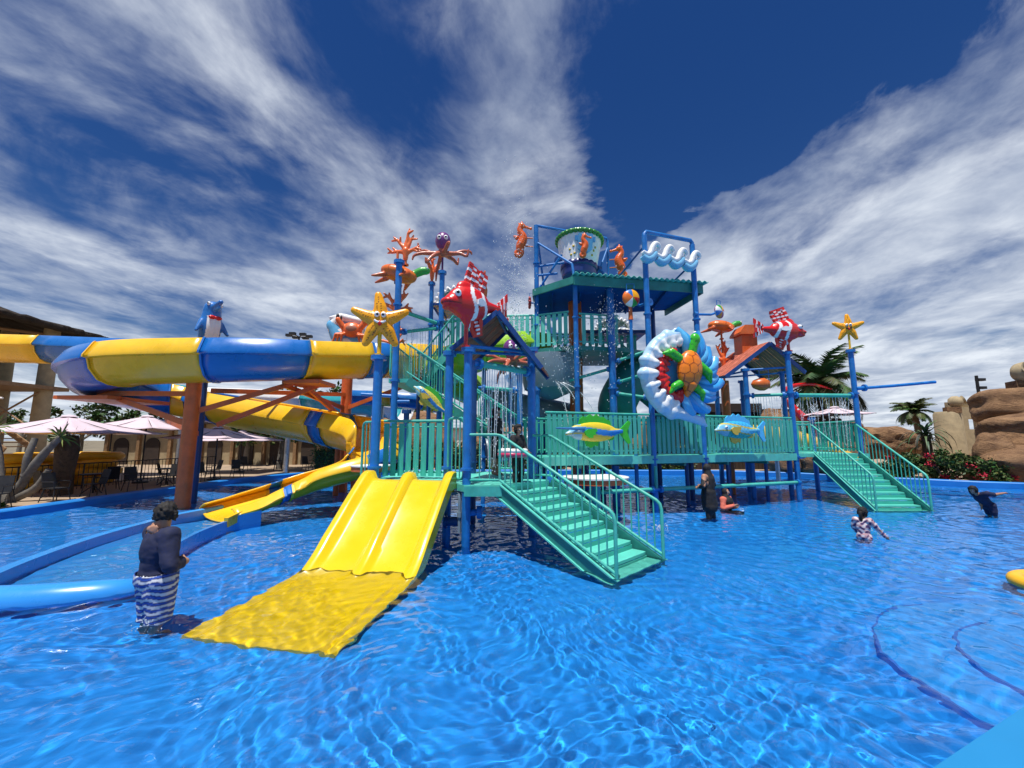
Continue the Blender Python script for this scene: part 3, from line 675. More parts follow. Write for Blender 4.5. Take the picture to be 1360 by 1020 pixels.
# ------------------------------------------------------------------ bucket tower
bt = thing('bucket_tower', 'tall blue post tower with orange column and green edged canopy under the tipping bucket', 'tower', (3.2, 15, 0))
ZR = 7.35
for x, y, z, r, m_ in ((.88, 14.5, 9.85, .085, 'blue'), (2.1, 13.5, ZR - .1, .08, 'blue'), (3.38, 14.0, ZR - .1, .12, 'blue'), (3.55, 14.9, ZR - .1, .09, 'navy'), (4.35, 13.12, 8.75, .09, 'blue'), (6.2, 13.77, 8.75, .09, 'blue'), (1.3, 17.4, ZR - .1, .08, 'navy'), (5.6, 16.3, ZR - .1, .09, 'navy')):
    post(bt, x, y, DEPTH, z, r, m_, cap=False)
b = Wb(); b.tube([(2.4, 15.6, DEPTH), (2.4, 15.6, ZR)], .25, 20); b.build('column', 'orange', bt)
poly = [(.75, 14.35), (2.0, 13.15), (6.55, 13.95), (6.2, 16.6), (1.1, 17.6)]
b = Wb(); b.slab(poly, ZR - .04, ZR); b.build('canopy', 'blue_matte', bt, smooth=False)
for p, q_ in (((.75, 14.35), (2.0, 13.15)), ((1.1, 17.6), (.75, 14.35))):
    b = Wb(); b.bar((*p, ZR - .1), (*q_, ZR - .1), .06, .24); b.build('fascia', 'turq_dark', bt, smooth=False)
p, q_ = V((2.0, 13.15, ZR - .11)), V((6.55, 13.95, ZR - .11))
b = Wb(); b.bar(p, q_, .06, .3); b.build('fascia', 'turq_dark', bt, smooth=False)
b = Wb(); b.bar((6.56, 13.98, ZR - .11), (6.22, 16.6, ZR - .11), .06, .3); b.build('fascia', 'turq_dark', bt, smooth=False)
# corrugated sheet on top
dv = (q_ - p).normalized(); wv = V((-dv.y, dv.x, 0)); vs = []; nC = 120; L_ = (q_ - p).length + .15
for i in range(nC + 1):
    s = L_ * i / nC; z = ZR + .085 + .035 * sin(i * pi / 2.5)
    for w_ in (-.15, 3.0): c = p + dv * s + wv * w_; vs.append((c.x, c.y, z + w_ * .02))
b = Wb(); b.add(vs, [(2 * i, 2 * i + 1, 2 * i + 3, 2 * i + 2) for i in range(nC)]); o = b.build('corrugated_sheet', 'turq', bt, ang=80); md = o.modifiers.new('t', 'SOLIDIFY'); md.thickness = .02
for i in range(5):
    t = (i + .5) / 5; c = Wb(); c.bar(V((.95, 14.5, ZR - .1)).lerp(V((5.9, 14.1, ZR - .1)), t), V((1.2, 17.4, ZR - .1)).lerp(V((6.1, 16.4, ZR - .1)), t), .06, .1); c.build('joist', 'blue_matte', bt, smooth=False)
# upper walkway and fences
ZU = 5.25
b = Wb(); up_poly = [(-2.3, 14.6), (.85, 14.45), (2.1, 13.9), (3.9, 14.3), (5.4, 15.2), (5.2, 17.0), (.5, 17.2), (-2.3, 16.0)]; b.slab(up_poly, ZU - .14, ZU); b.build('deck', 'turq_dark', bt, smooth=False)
up_f = [(-2.2, 14.65), (.83, 14.5), (1.95, 14.05)]
for p, q_ in zip(up_f[:-1], up_f[1:]): slat_fence(bt, (*p, ZU), (*q_, ZU), 1.22, 'turq_light', w=.13, gap=.05)
for p, q_ in (((2.3, 14.05), (3.75, 14.35)),): slat_fence(bt, (*p, ZU), (*q_, ZU), 1.15, 'turq_light', w=.13, gap=.14)
slat_fence(bt, (5.2, 17.0, ZU), (.5, 17.2, ZU), 1.2, 'turq', w=.14, gap=.12)
# tank under the walkway and curved grey tube
b = Wb(); b.lathe([(.2, 3.55), (.95, 3.9), (1.1, 4.5), (1.1, ZU - .16)], 28, Matrix.Translation((1.4, 15.2, 0))); b.build('funnel', 'grey_tube', bt)
b = Wb(); b.tube(spline([(-1.0, 16.8, 3.6), (.6, 16.4, 3.2), (2.4, 17.2, 2.9), (3.2, 19.2, 2.4), (1.4, 20.5, 2.0), (-1.2, 20.2, 1.6)], 8), .62, 20); b.build('tube_slide', 'grey_tube', bt)
b = Wb(); b.tube(spline([(5.0, 16.5, 4.6), (4.4, 15.6, 4.3), (3.9, 15.6, 3.4), (4.3, 16.6, 2.6)], 8), .7, 20); b.build('tube_slide', 'turq_dark', bt)
# stairs behind from bridge up to the walkway, right side
for p, q_ in (((3.45, 14.0, 4.7), (5.2, 13.2, 5.2)), ((3.5, 14.1, 4.0), (4.35, 13.2, 4.2)), ((3.4, 14.0, 3.65), (4.35, 13.2, 3.4)), ((3.4, 14.05, 4.5), (1.3, 14.6, 3.95))): clamp_pipe(bt, p, q_, .05)
for i in range(9):
    t = i / 8; plank('tread', 'turq', bt, (4.2 + 3.0 * t, 16.0, 4.6 - 2.6 * t), (.34, 1.0, .05))
for y in (15.45, 16.55):
    b = Wb(); b.bar((4.1, y, 4.6), (7.4, y, 1.75), .06, .24); b.tube([(4.1, y, 5.65), (7.4, y, 2.75)], .03, 8); o = b.build('stair_rail', 'turq', bt)
    for i in range(16): t = (i + .5) / 16; c = V((4.1, y, 4.6)).lerp(V((7.4, y, 1.75)), t); rod('baluster', 'turq', o, c, c + V((0, 0, 1.03)), .014)
# frame above the canopy for the bucket
A_, Bp = V((.88, 14.5, 9.85)), V((3.75, 15.7, 9.95))
b = Wb(); b.tube([A_ - V((0, 0, .1)), A_ + V((.05, .02, 0)), Bp - V((.05, .02, 0)), Bp - V((0, 0, .1)), V((3.75, 15.7, ZR))], .05, 12); b.build('crossbar', 'blue', bt)
for p, q_ in (((.9, 14.5, 9.2), (2.0, 13.4, 7.9)), ((.9, 14.55, 8.3), (1.85, 14.3, 8.35)), ((.92, 14.5, 7.95), (1.6, 14.2, 7.9)), ((2.0, 13.4, 7.9), (2.05, 13.3, ZR)), ((1.0, 14.5, 7.5), (1.75, 14.1, 8.55)), ((3.3, 15.2, 8.5), (3.75, 14.6, ZR)), ((3.3, 15.2, 8.5), (2.9, 14.9, ZR)), ((3.3, 15.2, 8.5), (4.1, 15.0, ZR)), ((3.72, 15.6, 9.5), (3.3, 15.3, 8.4)), ((.9, 14.6, 9.7), (1.3, 15.6, ZR))):
    rod('brace', 'blue', bt, p, q_, .042)
b = Wb(); b.tube([(1.62, 14.5, 8.5), (3.32, 15.3, 8.5)], .05, 12); b.tube([(1.6, 14.45, 8.5), (1.74, 14.55, 8.5)], .13, 14); b.tube([(3.2, 15.22, 8.5), (3.34, 15.3, 8.5)], .13, 14); b.build('axle', 'navy', bt)
# frame of the wave board
fr_ = [V((4.35, 13.12, 8.7)), V((6.2, 13.77, 8.7))]
b = Wb(); b.tube([fr_[0] - V((0, 0, .2)), fr_[0] + V((0, 0, .12)), fr_[0] + V((.06, .02, .2)), fr_[1] + V((-.06, -.02, .2)), fr_[1] + V((0, 0, .12)), fr_[1] - V((0, 0, .2))], .07, 12); b.build('hoop', 'blue', bt)
for p, q_ in (((4.33, 13.2, 8.4), (3.4, 14.2, ZR)), ((6.18, 13.85, 8.1), (5.4, 14.8, ZR))): rod('brace', 'navy', bt, p, q_, .035)

# ------------------------------------------------------------------ rear left stair tower
rt = thing('stair_tower', 'tall blue posts and turquoise climbing stairs behind the large starfish', 'tower', (-2.4, 13, 0))
TP, OP, CP = (-3.42, 12.2), (-2.42, 14.0), (-2.85, 14.4)
post(rt, *TP, DEPTH, 7.45, .095); post(rt, *OP, DEPTH, 7.85, .09); post(rt, *CP, DEPTH, 7.6, .075); post(rt, -1.0, 14.9, DEPTH, 7.0, .075)
clamp_pipe(rt, (TP[0] + .08, TP[1] + .1, 5.95), (OP[0] - .05, OP[1] - .05, 6.0), .06); clamp_pipe(rt, (TP[0] + .08, TP[1] + .15, 5.3), (OP[0] - .06, OP[1] - .1, 5.85), .055)
clamp_pipe(rt, (CP[0] + .05, CP[1], 6.15), (-1.2, 14.8, 6.45), .05)
b = Wb(); b.slab([(-2.85, 14.5), (-1.0, 14.5), (-1.0, 16.2), (-2.85, 16.2)], 6.85, 6.93); b.build('shelf', 'blue', rt, smooth=False)
for x in (-2.6, -2.1, -1.6, -1.15):
    c = Wb(); c.bar((x, 14.5, 6.81), (x, 16.2, 6.81), .05, .09); c.build('joist', 'navy', rt, smooth=False)
b = Wb(); b.bar((-2.8, 14.6, 6.8), (-2.2, 15.0, 5.9), .06, .06); b.build('brace', 'navy', rt, smooth=False)
# lower flight rising to the left
nS = 14
for i in range(nS):
    t = (i + .5) / nS; plank('tread', 'turq', rt, (.2 - 3.2 * t, 12.85, 1.7 + 2.15 * t), (.3, 1.1, .05))
for y in (12.25, 13.45):
    b = Wb(); b.bar((.3, y, 1.6), (-3.05, y, 3.82), .06, .26); st_ = b.build('stringer', 'turq_dark' if y < 13 else 'turq', rt, smooth=False)
    b = Wb(); b.tube(spline([(.75, y, 2.72), (.3, y, 2.74), (0, y, 2.88), (-2.7, y, 4.66), (-3.1, y, 4.92)], 4), .032, 9); b.tube([(.2, y, 1.9), (-3.1, y, 4.08)], .026, 8); o = b.build('handrail', 'turq', rt)
    for i in range(22):
        t = (i + .5) / 22; c = V((.2, y, 1.9)).lerp(V((-3.1, y, 4.08)), t); rod('baluster', 'turq', o, c, c + V((0, 0, .82)), .014)
b = Wb(); b.slab([(-3.62, 12.25), (-3.0, 12.25), (-3.0, 15.0), (-3.62, 15.0)], 3.76, 3.88); b.build('landing', 'turq', rt, smooth=False)
railing(rt, (-3.6, 12.3, 3.88), (-3.6, 14.95, 3.88), 1.1, 14)
# upper flight rising to the right
for i in range(9):
    t = (i + .5) / 9; plank('tread', 'turq', rt, (-3.0 + 1.0 * t, 14.3, 3.9 + 1.3 * t), (.24, 1.0, .05))
for y in (13.75, 14.85):
    b = Wb(); b.bar((-3.0, y, 3.85), (-1.95, y, 5.2), .06, .22); b.tube([(-3.0, y, 4.9), (-1.95, y, 6.25)], .03, 8); o = b.build('handrail', 'turq', rt)
    for i in range(12): t = (i + .5) / 12; c = V((-3.0, y, 3.85)).lerp(V((-1.95, y, 5.2)), t); rod('baluster', 'turq', o, c, c + V((0, 0, 1.05)), .013)
for x, y in ((-3.3, 14.8),): post(rt, x, y, DEPTH, 3.9, .07, 'navy', cap=False)
b = Wb(); b.tube([(TP[0], TP[1], 3.35), (-4.35, 12.1, 3.4)], .05, 10); b.tube([(-3.9, 12.15, 3.38), (-3.8, 12.15, 3.38)], .1, 12); b.tube([(TP[0] + .1, TP[1], 3.2), (TP[0] + .45, TP[1], 3.2)], .05, 10); b.build('water_arm', 'blue', rt)
# lime green flume half hidden behind the front roof
lf = thing('lime_flume', 'lime green water slide trough showing behind the front gable roof', 'slide', (-.2, 15.5, 0))
pts = spline([(.9, 15.9, 5.0), (.2, 15.1, 4.85), (-.9, 14.8, 4.6), (-2.0, 15.2, 4.3), (-2.6, 16.4, 4.0), (-1.8, 17.6, 3.6)], 7)

# ------------------------------------------------------------------ flumes
SEC = [(-.72, 1.20), (-.76, 1.24), (-.80, 1.20), (-1.02, .80), (-1.02, .73), (-.90, .70), (-.82, .42), (-.58, .13), (-.3, .025), (0, 0)]
SEC = SEC + [(-x, z) for x, z in SEC[-2::-1]]
def flume(parent, pts, mats, seg, sc_=1.0, name='flume_segment', first=0, sec=SEC, mirror=1, hs=None, breaks=None):
    """open trough along pts, made of bolted segments about seg metres long"""
    P = [V(p) for p in pts]; n = len(P); acc = [0]
    for i in range(1, n): acc.append(acc[-1] + (P[i] - P[i - 1]).length)
    rows = []
    for i in range(n):
        T = (P[min(i + 1, n - 1)] - P[max(i - 1, 0)]); T.z = 0; T.normalize(); s = V((T.y, -T.x, 0)); h_ = 1 if hs is None else hs(i / (n - 1)); rows.append([P[i] + s * x * sc_ + V((0, 0, z * sc_ * h_)) for x, z in sec])
    i0 = 0; k = first; m_ = len(sec)
    while i0 < n - 1:
        i1 = i0 + 1
        if breaks: i1 = max(i1, min(n - 1, round(breaks[min(k - first, len(breaks) - 1)] * 9)))
        else:
            sl = seg[(k - first) % len(seg)] if hasattr(seg, '__len__') else seg
            while i1 < n - 1 and acc[i1] - acc[i0] < sl: i1 += 1
        b = Wb()
        for i in range(i0, i1):
            b.add(rows[i] + rows[i + 1], [(j, j + 1, m_ + j + 1, m_ + j) for j in range(m_ - 1)])
        # merge duplicate rings
        b2 = Wb(); vs = []; fs = []
        for i in range(i0, i1 + 1): vs += rows[i]
        for i in range(i1 - i0): fs += [(i * m_ + j, i * m_ + j + 1, (i + 1) * m_ + j + 1, (i + 1) * m_ + j) for j in range(m_ - 1)]
        b2.add(vs, fs); o = b2.build(name, mats[k % len(mats)], parent, ang=55); md = o.modifiers.new('t', 'SOLIDIFY'); md.thickness = .03 * sc_; md.offset = 0
        if i1 < n - 1:                                    # bolted joint flange
            c = Wb(); T = (P[i1 + 1] - P[i1 - 1]).normalized() * .03; big = [rows[i1][j] + (rows[i1][j] - P[i1] - V((0, 0, .6 * sc_))).normalized() * .05 for j in range(m_)]
            c.add([q - T for q in big] + [q + T for q in big] + [q - T for q in rows[i1]] + [q + T for q in rows[i1]],
                  [(j, j + 1, m_ + j + 1, m_ + j) for j in range(m_ - 1)] + [(2 * m_ + j + 1, 2 * m_ + j, j, j + 1)[::-1] for j in range(m_ - 1)] + [(m_ + j, m_ + j + 1, 3 * m_ + j + 1, 3 * m_ + j) for j in range(m_ - 1)])
            c.build('joint', mats[k % len(mats)], o, smooth=False)
        i0 = i1; k += 1
flume(lf, pts, ['lime', 'lime'], 2.2, .85)

sp = thing('spiral_flume', 'big yellow and blue spiral water slide on orange poles', 'slide', (-9, 15, 0))
path = [(-30, 21.3, 6.15), (-24, 21.0, 5.95), (-16, 20.8, 5.6), (-9, 20.6, 5.3), (-5.2, 20.3, 5.05), (-3.5, 19.4, 4.95), (-3.6, 18.0, 4.8), (-5.2, 16.6, 4.55), (-6.9, 15.0, 4.25),
        (-8.3, 13.85, 4.05), (-10.3, 13.35, 3.92), (-12.4, 13.4, 3.84), (-14.2, 14.2, 3.72), (-15.2, 15.8, 3.5), (-15.0, 17.4, 3.25), (-13.6, 18.2, 2.98), (-11.4, 17.6, 2.6), (-8.6, 16.6, 2.15), (-6.0, 15.6, 1.72),
        (-4.7, 14.7, 1.42), (-4.45, 13.9, 1.15), (-5.0, 13.2, .86), (-6.1, 12.8, .52), (-7.0, 12.1, .22), (-7.6, 11.2, .02)]
flume(sp, spline(path, 9), ['flume_yellow', 'flume_blue'], None, 1.01, breaks=[1.15, 2, 7.0, 7.3, 8.35, 9.65, 11.1, 14.4, 15.0, 15.7, 17.55, 17.75, 20.3, 20.8, 22.4, 22.7, 24], hs=lambda t: 1 - .42 * min(1, max(0, (t - .78) / .08)) - .28 * min(1, max(0, (t - .86) / .12)))
# supports
def opole(parent, x, y, z, r, lean=(0, 0)):
    b = Wb(); b.tube([(x, y, DEPTH), (x + lean[0], y + lean[1], z)], r, 20); b.tube([(x, y, DEPTH), (x, y, DEPTH + .5)], r * 1.04, 20); return b.build('pole', 'orange', parent)
opole(sp, -10.45, 13.75, 4.0, .215); opole(sp, -11.1, 14.7, 3.9, .15); opole(sp, -7.1, 18.0, 5.7, .22); opole(sp, -6.3, 17.2, 2.2, .13); opole(sp, -6.9, 16.9, 2.1, .1)
for p, q in (((-10.4, 13.8, 3.0), (-7.2, 15.0, 4.3)), ((-10.1, 14.5, 2.6), (-7.0, 15.3, 4.1)), ((-10.4, 13.8, 3.6), (-14.4, 14.6, 3.7)), ((-10.5, 13.7, 2.6), (-13.9, 14.6, 3.6)), ((-10.2, 14.2, 3.75), (-7.1, 17.8, 4.0)), ((-7.1, 17.9, 3.4), (-8.0, 14.6, 4.0)), ((-7.1, 17.9, 5.0), (-3.8, 17.9, 4.7)), ((-7.1, 17.9, 3.4), (-4.0, 17.9, 4.6)), ((-7.1, 18, 2.9), (-7.6, 15.2, 4.1)), ((-10.4, 14.0, 2.3), (-14.3, 17.5, 2.9)),
             ((-6.3, 17.2, .8), (-8.6, 16.6, .5)), ((-6.4, 17.2, 1.5), (-8.3, 16.5, .1)), ((-6.3, 17.0, 1.7), (-5.0, 14.6, 1.3)), ((-6.2, 17.0, .4), (-4.8, 15.4, 1.2))):
    b = Wb(); b.bar(p, q, .11, .16); b.build('brace', 'orange', sp, smooth=False)
b = Wb(); b.box((-14.3, 15.2, 3.5), (1.8, 2.6, .12)); b.build('cradle', 'orange', sp, smooth=False)
b = Wb(); b.box((-7.2, 14.9, 4.08), (1.3, 1.3, .12)); b.build('cradle', 'orange', sp, smooth=False)

# run-out channel: low blue walls, shallow water
rc = thing('slide_channel', 'long low blue run-out trough below the spiral slide mouth', 'trough', (-7, 8.5, 0))
cp = spline([(-7.25, 11.6, 0), (-7.7, 10.7, 0), (-7.55, 9.2, 0), (-7.05, 7.6, 0), (-6.55, 6.5, 0)], 6)
def wall(side, z0, z1, th=.13):
    b = Wb(); vs = []; n = len(cp)
    for i, p in enumerate(cp):
        T = (cp[min(i + 1, n - 1)] - cp[max(i - 1, 0)]).normalized(); s = V((T.y, -T.x, 0)) * side; h = z1 + (.12 * max(0, 1 - i / 8) if i < 8 else 0)
        a = p + s * .85; c = p + s * (.85 + th); vs += [(a.x, a.y, z0), (a.x, a.y, h), (c.x, c.y, h + .02), (c.x, c.y, z0)]
    b.add(vs, [(i * 4 + k, i * 4 + k + 1, i * 4 + k + 5, i * 4 + k + 4) for i in range(n - 1) for k in range(3)] + [(0, 1, 2, 3), (n * 4 - 1, n * 4 - 2, n * 4 - 3, n * 4 - 4)]); return b
wall(1, DEPTH, .17).build('side_wall', 'channel_blue', rc, ang=30); wall(-1, DEPTH, .17).build('side_wall', 'channel_blue', rc, ang=30)
b = Wb(); vs = []
for p in cp: vs += [(p.x - .85, p.y, -.12), (p.x + .85, p.y, -.12)]
b.add(vs, [(2 * i, 2 * i + 1, 2 * i + 3, 2 * i + 2) for i in range(len(cp) - 1)]); b.build('floor', 'channel_blue', rc)
# rounded end of the trough
b = Wb(); b.tube(spline([(-5.35, 6.75, -.10), (-5.5, 6.25, -.05), (-6.1, 5.9, -.01), (-7.0, 5.75, .0), (-8.2, 5.95, -.01), (-9.5, 6.5, -.04)], 8), [.10 + .12 * sin(min(1, i / 12) * pi / 2) for i in range(41)], 20); b.build('rounded_end', 'channel_blue', rc)
for p, q in (((-8.9, 11.2, .25), (-8.35, 10.4, .12)), ((-6.75, 11.3, .3), (-6.75, 10.3, .16))):
    b = Wb(); b.bar(p, q, .1, .22); b.build('mouth_edge', 'flume_yellow', rc)

# starting tower far left, with thatched roof
st = thing('start_tower', 'tan pillar slide tower with dark thatched roof at the terrace edge', 'tower', (-29, 27, 0))
for x, y in ((-26.2, 24), (-31.5, 24.5), (-26.8, 29.5), (-32, 30), (-23.2, 29)):
    b = Wb(); b.tube([(x, y, -.3), (x, y, 9.5)], [.5, .42], 16); b.build('pillar', 'tan_concrete', st)
zt = 9.6; rcx, rcy = -27.6, 27.2
for p, q, r_ in (((-33.8, 23.0), (-21.6, 23.0), 0), ((-21.6, 23.0), (-21.6, 31.5), 0), ((-21.6, 31.5), (-33.8, 31.5), 0), ((-33.8, 31.5), (-33.8, 23.0), 0)):
    b = Wb(); n_ = 26; vs = []; ap = V((rcx, rcy, 11.6))
    for i in range(n_ + 1):
        e = V((*p, zt)).lerp(V((*q, zt)), i / n_); j = rnd.uniform(-.18, .1)
        for t in (0, .25, .5, .75, 1): c = ap.lerp(e + V((0, 0, j)), t); vs.append(c + V((0, 0, rnd.uniform(-.05, .08) - .35 * sin(t * pi))))
    b.add(vs, [(i * 5 + k, i * 5 + k + 1, i * 5 + k + 6, i * 5 + k + 5) for i in range(n_) for k in range(4)]); o = b.build('thatch', 'thatch', st); md = o.modifiers.new('t', 'SOLIDIFY'); md.thickness = .3
    fr = Wb()                                              # frayed straw along the eave
    for i in range(150):
        e = V((*p, zt)).lerp(V((*q, zt)), rnd.random()); dx = V((rnd.uniform(-.06, .06), rnd.uniform(-.06, .06), -rnd.uniform(.15, .45))); w_ = (V((*q, 0)) - V((*p, 0))).normalized() * .03
        fr.add([e + V((0, 0, -.05)) - w_, e + V((0, 0, -.05)) + w_, e + dx], [(0, 1, 2)])
    tag(fr.build('straw_fringe', 'thatch', o, smooth=False), kind='stuff')
b = Wb(); b.slab([(-32.5, 23.5), (-22.5, 23.5), (-22.5, 30), (-32.5, 30)], 5.2, 5.45); b.build('deck', 'wood_light', st, smooth=False)
for z in (2.5, 7.0, 9.0):
    for p, q in (((-31.5, 24.5), (-26.2, 24)), ((-26.2, 24), (-23.2, 29)), ((-26.8, 29.5), (-32, 30)), ((-26.2, 24), (-26.8, 29.5))):
        rod('beam', 'wood_light', st, (*p, z), (*q, z + .1), .11)
for p, q in (((-31.5, 24.5, 9), (-26.2, 24, 7)), ((-26.2, 24, 5.2), (-21, 24, 6.2)), ((-26.2, 24, 4.6), (-20.4, 24.4, 4.2)), ((-31.5, 24.5, 3), (-26.2, 24, 5)), ((-26.8, 29.5, 9), (-23.2, 29, 7)), ((-29.5, 23.6, 9.1), (-27.5, 23.6, 10.4)), ((-28.5, 23.6, 10.4), (-26.5, 23.6, 9.1)), ((-30.5, 23.6, 10.4), (-29, 23.6, 9.1)), ((-30, 23.6, 9.1), (-22, 23.6, 9.3)), ((-30, 23.6, 5.6), (-21, 23.5, 6.1)), ((-27, 26, .5), (-23, 28.5, 5)), ((-24, 26.5, .3), (-28, 28, 5.2))):
    rod('brace', 'white' if rnd.random() < .5 else 'wood_light', st, p, q, .06)
# its wooden stair
for i in range(16):
    t = i / 15; plank('tread', 'wood_light', st, (-25.2 + 5.6 * t, 24.8, 5.0 - 3.6 * t), (.4, 1.4, .06))
for y in (24.05, 25.55):
    b = Wb(); b.bar((-25.3, y, 4.95), (-19.4, y, 1.2), .09, .3); b.tube([(-25.3, y, 5.95), (-19.4, y, 2.2)], .05, 8); b.build('stair_side', 'wood_light', st, smooth=False)
st.location.x -= 9.2; st.location.z += .3
# far teal flume
tf = thing('teal_flume', 'pale teal water slide trough behind the spiral slide', 'slide', (-17, 27, 0))
flume(tf, spline([(-24, 24.5, 4.6), (-22.6, 23.2, 4.4), (-21.2, 24.2, 4.2), (-20, 26.5, 4.1), (-15, 27.5, 4.0), (-9, 26.5, 3.6), (-6.5, 25.5, 3.2)], 7), ['teal', 'white'], 6, 1.0)
for x, y in ((-20.5, 26.3), (-14.5, 27.5), (-9, 26.5)): b = Wb(); b.tube([(x, y, 0), (x, y, 3.9)], .16, 12); b.build('pole', 'steel', tf)
# far blue flume right of crab pole
bf = thing('small_flume', 'short blue and yellow banded tube slide behind the crab pole', 'slide', (-8, 24, 0))
flume(bf, spline([(-8.6, 23.0, 4.0), (-7, 22.6, 3.9), (-5.2, 22.6, 3.75), (-4.2, 23.5, 3.6)], 6), ['flume_blue', 'flume_yellow'], [1.4, .5], .6)
b = Wb(); b.tube([(-7, 22.6, 0), (-7, 22.6, 3.9)], .12, 12); b.build('pole', 'steel', bf)

# ------------------------------------------------------------------ sculptures (fronts face local -Y)
ORG, YEL, WHT, BLK, REDC, GRN, LBL, DBL, PNK = (.85, .18, .02), (.95, .40, .006), (.85, .85, .85), (.012, .012, .012), (.68, .012, .012), (.04, .34, .03), (.20, .55, .82), (.02, .17, .55), (.75, .25, .25)
def eye(parent, c, r, look=V((0, -1, 0)), iris=(.02, .25, .12)):
    b = MB(); b.ell(c, (r, r, r * 1.1), None, 16, 10, WHT); o = b.build('eye', 'sculpt', parent)
    d = look.normalized(); M = d.to_track_quat('Z', 'Y').to_matrix(); b = MB(); b.ell(V(c) + d * r * .86, (r * .48, r * .48, r * .2), M, 12, 8, BLK); b.build('pupil', 'sculpt', o)
def pole(parent, z0, z1, r, mat, x=0, y=0):
    b = MB(); b.tube([(x, y, z0), (x, y, z1)], r, 12); b.tube([(x, y, z0), (x, y, z0 + .04)], r * 2.2, 14); return b.build('mounting_pole', mat, parent)

def starfish(loc, label, s=1, rz=0, tilt=0, pz=.45, cross=False):
    root = thing('starfish_sculpture', label, 'sculpture', loc, rz, scale=s); pr = [('e', (0, 0, pz + .62), (.28, .17, .28), None, 'b')]; dots = []
    for k in range(5):
        a = R_(90 + 72 * k + tilt); tip = V((cos(a) * .66, 0, pz + .62 + sin(a) * .66)); mid = V((cos(a) * .33, -.02, pz + .62 + sin(a) * .33)); c = V((0, 0, pz + .62))
        bend = V((sin(a), 0, -cos(a))) * (.05 if k % 2 else -.05)
        pr += [('c', c, mid, .215, .165, 'b'), ('c', mid, tip + bend, .165, .095, 'b')]
        for j in range(7):
            t = .35 + .09 * j
            for sd in ((-1, 1) if j < 4 else (0,)): dots.append(c.lerp(tip + bend, t) + V((sin(a), 0, -cos(a))) * .05 * sd)
    me, co, tg, nm = fuse(pr, .022, 4); co2 = co.copy(); f = co2[:, 1] * .72; co2[:, 1] = f; me.vertices.foreach_set('co', co2.ravel()); me.update()
    cols = np.tile(np.array(YEL), (len(co), 1))
    for d in dots:
        w = (np.linalg.norm(co[:, [0, 2]] - np.array([d.x, d.z]), axis=1) < .018) & (co[:, 1] < .02); cols[w] = (.20, .05, .01)
    colour(me, cols); obj('body', me, 'sculpt', root)
    for sx in (-1, 1): eye(root, (.08 * sx, -.145, pz + .75), .068, V((-.2 * sx, -1, -.25)))
    b = MB(); b.tube(spline([(-.13, -.145, pz + .60), (-.06, -.165, pz + .555), (.06, -.165, pz + .555), (.13, -.145, pz + .60)], 4), .03, 8, WHT if not cross else BLK, flat=1); b.build('mouth', 'sculpt', root)
    b = MB(); b.ell((.0, -.17, pz + .525), (.05, .03, .07), None, 12, 8, REDC); b.build('tongue', 'sculpt', root)
    pole(root, 0, pz + .4, .05, 'flume_yellow'); return root
starfish((*star_p, 3.99), 'big smiling yellow starfish on the blue post beside the crab', .92, R_(14), 2, .26)
starfish((12.72, 15.55, 5.46), 'small frowning yellow starfish on the blue post above the rear staircase', .72, R_(-22), -4, .55, True)

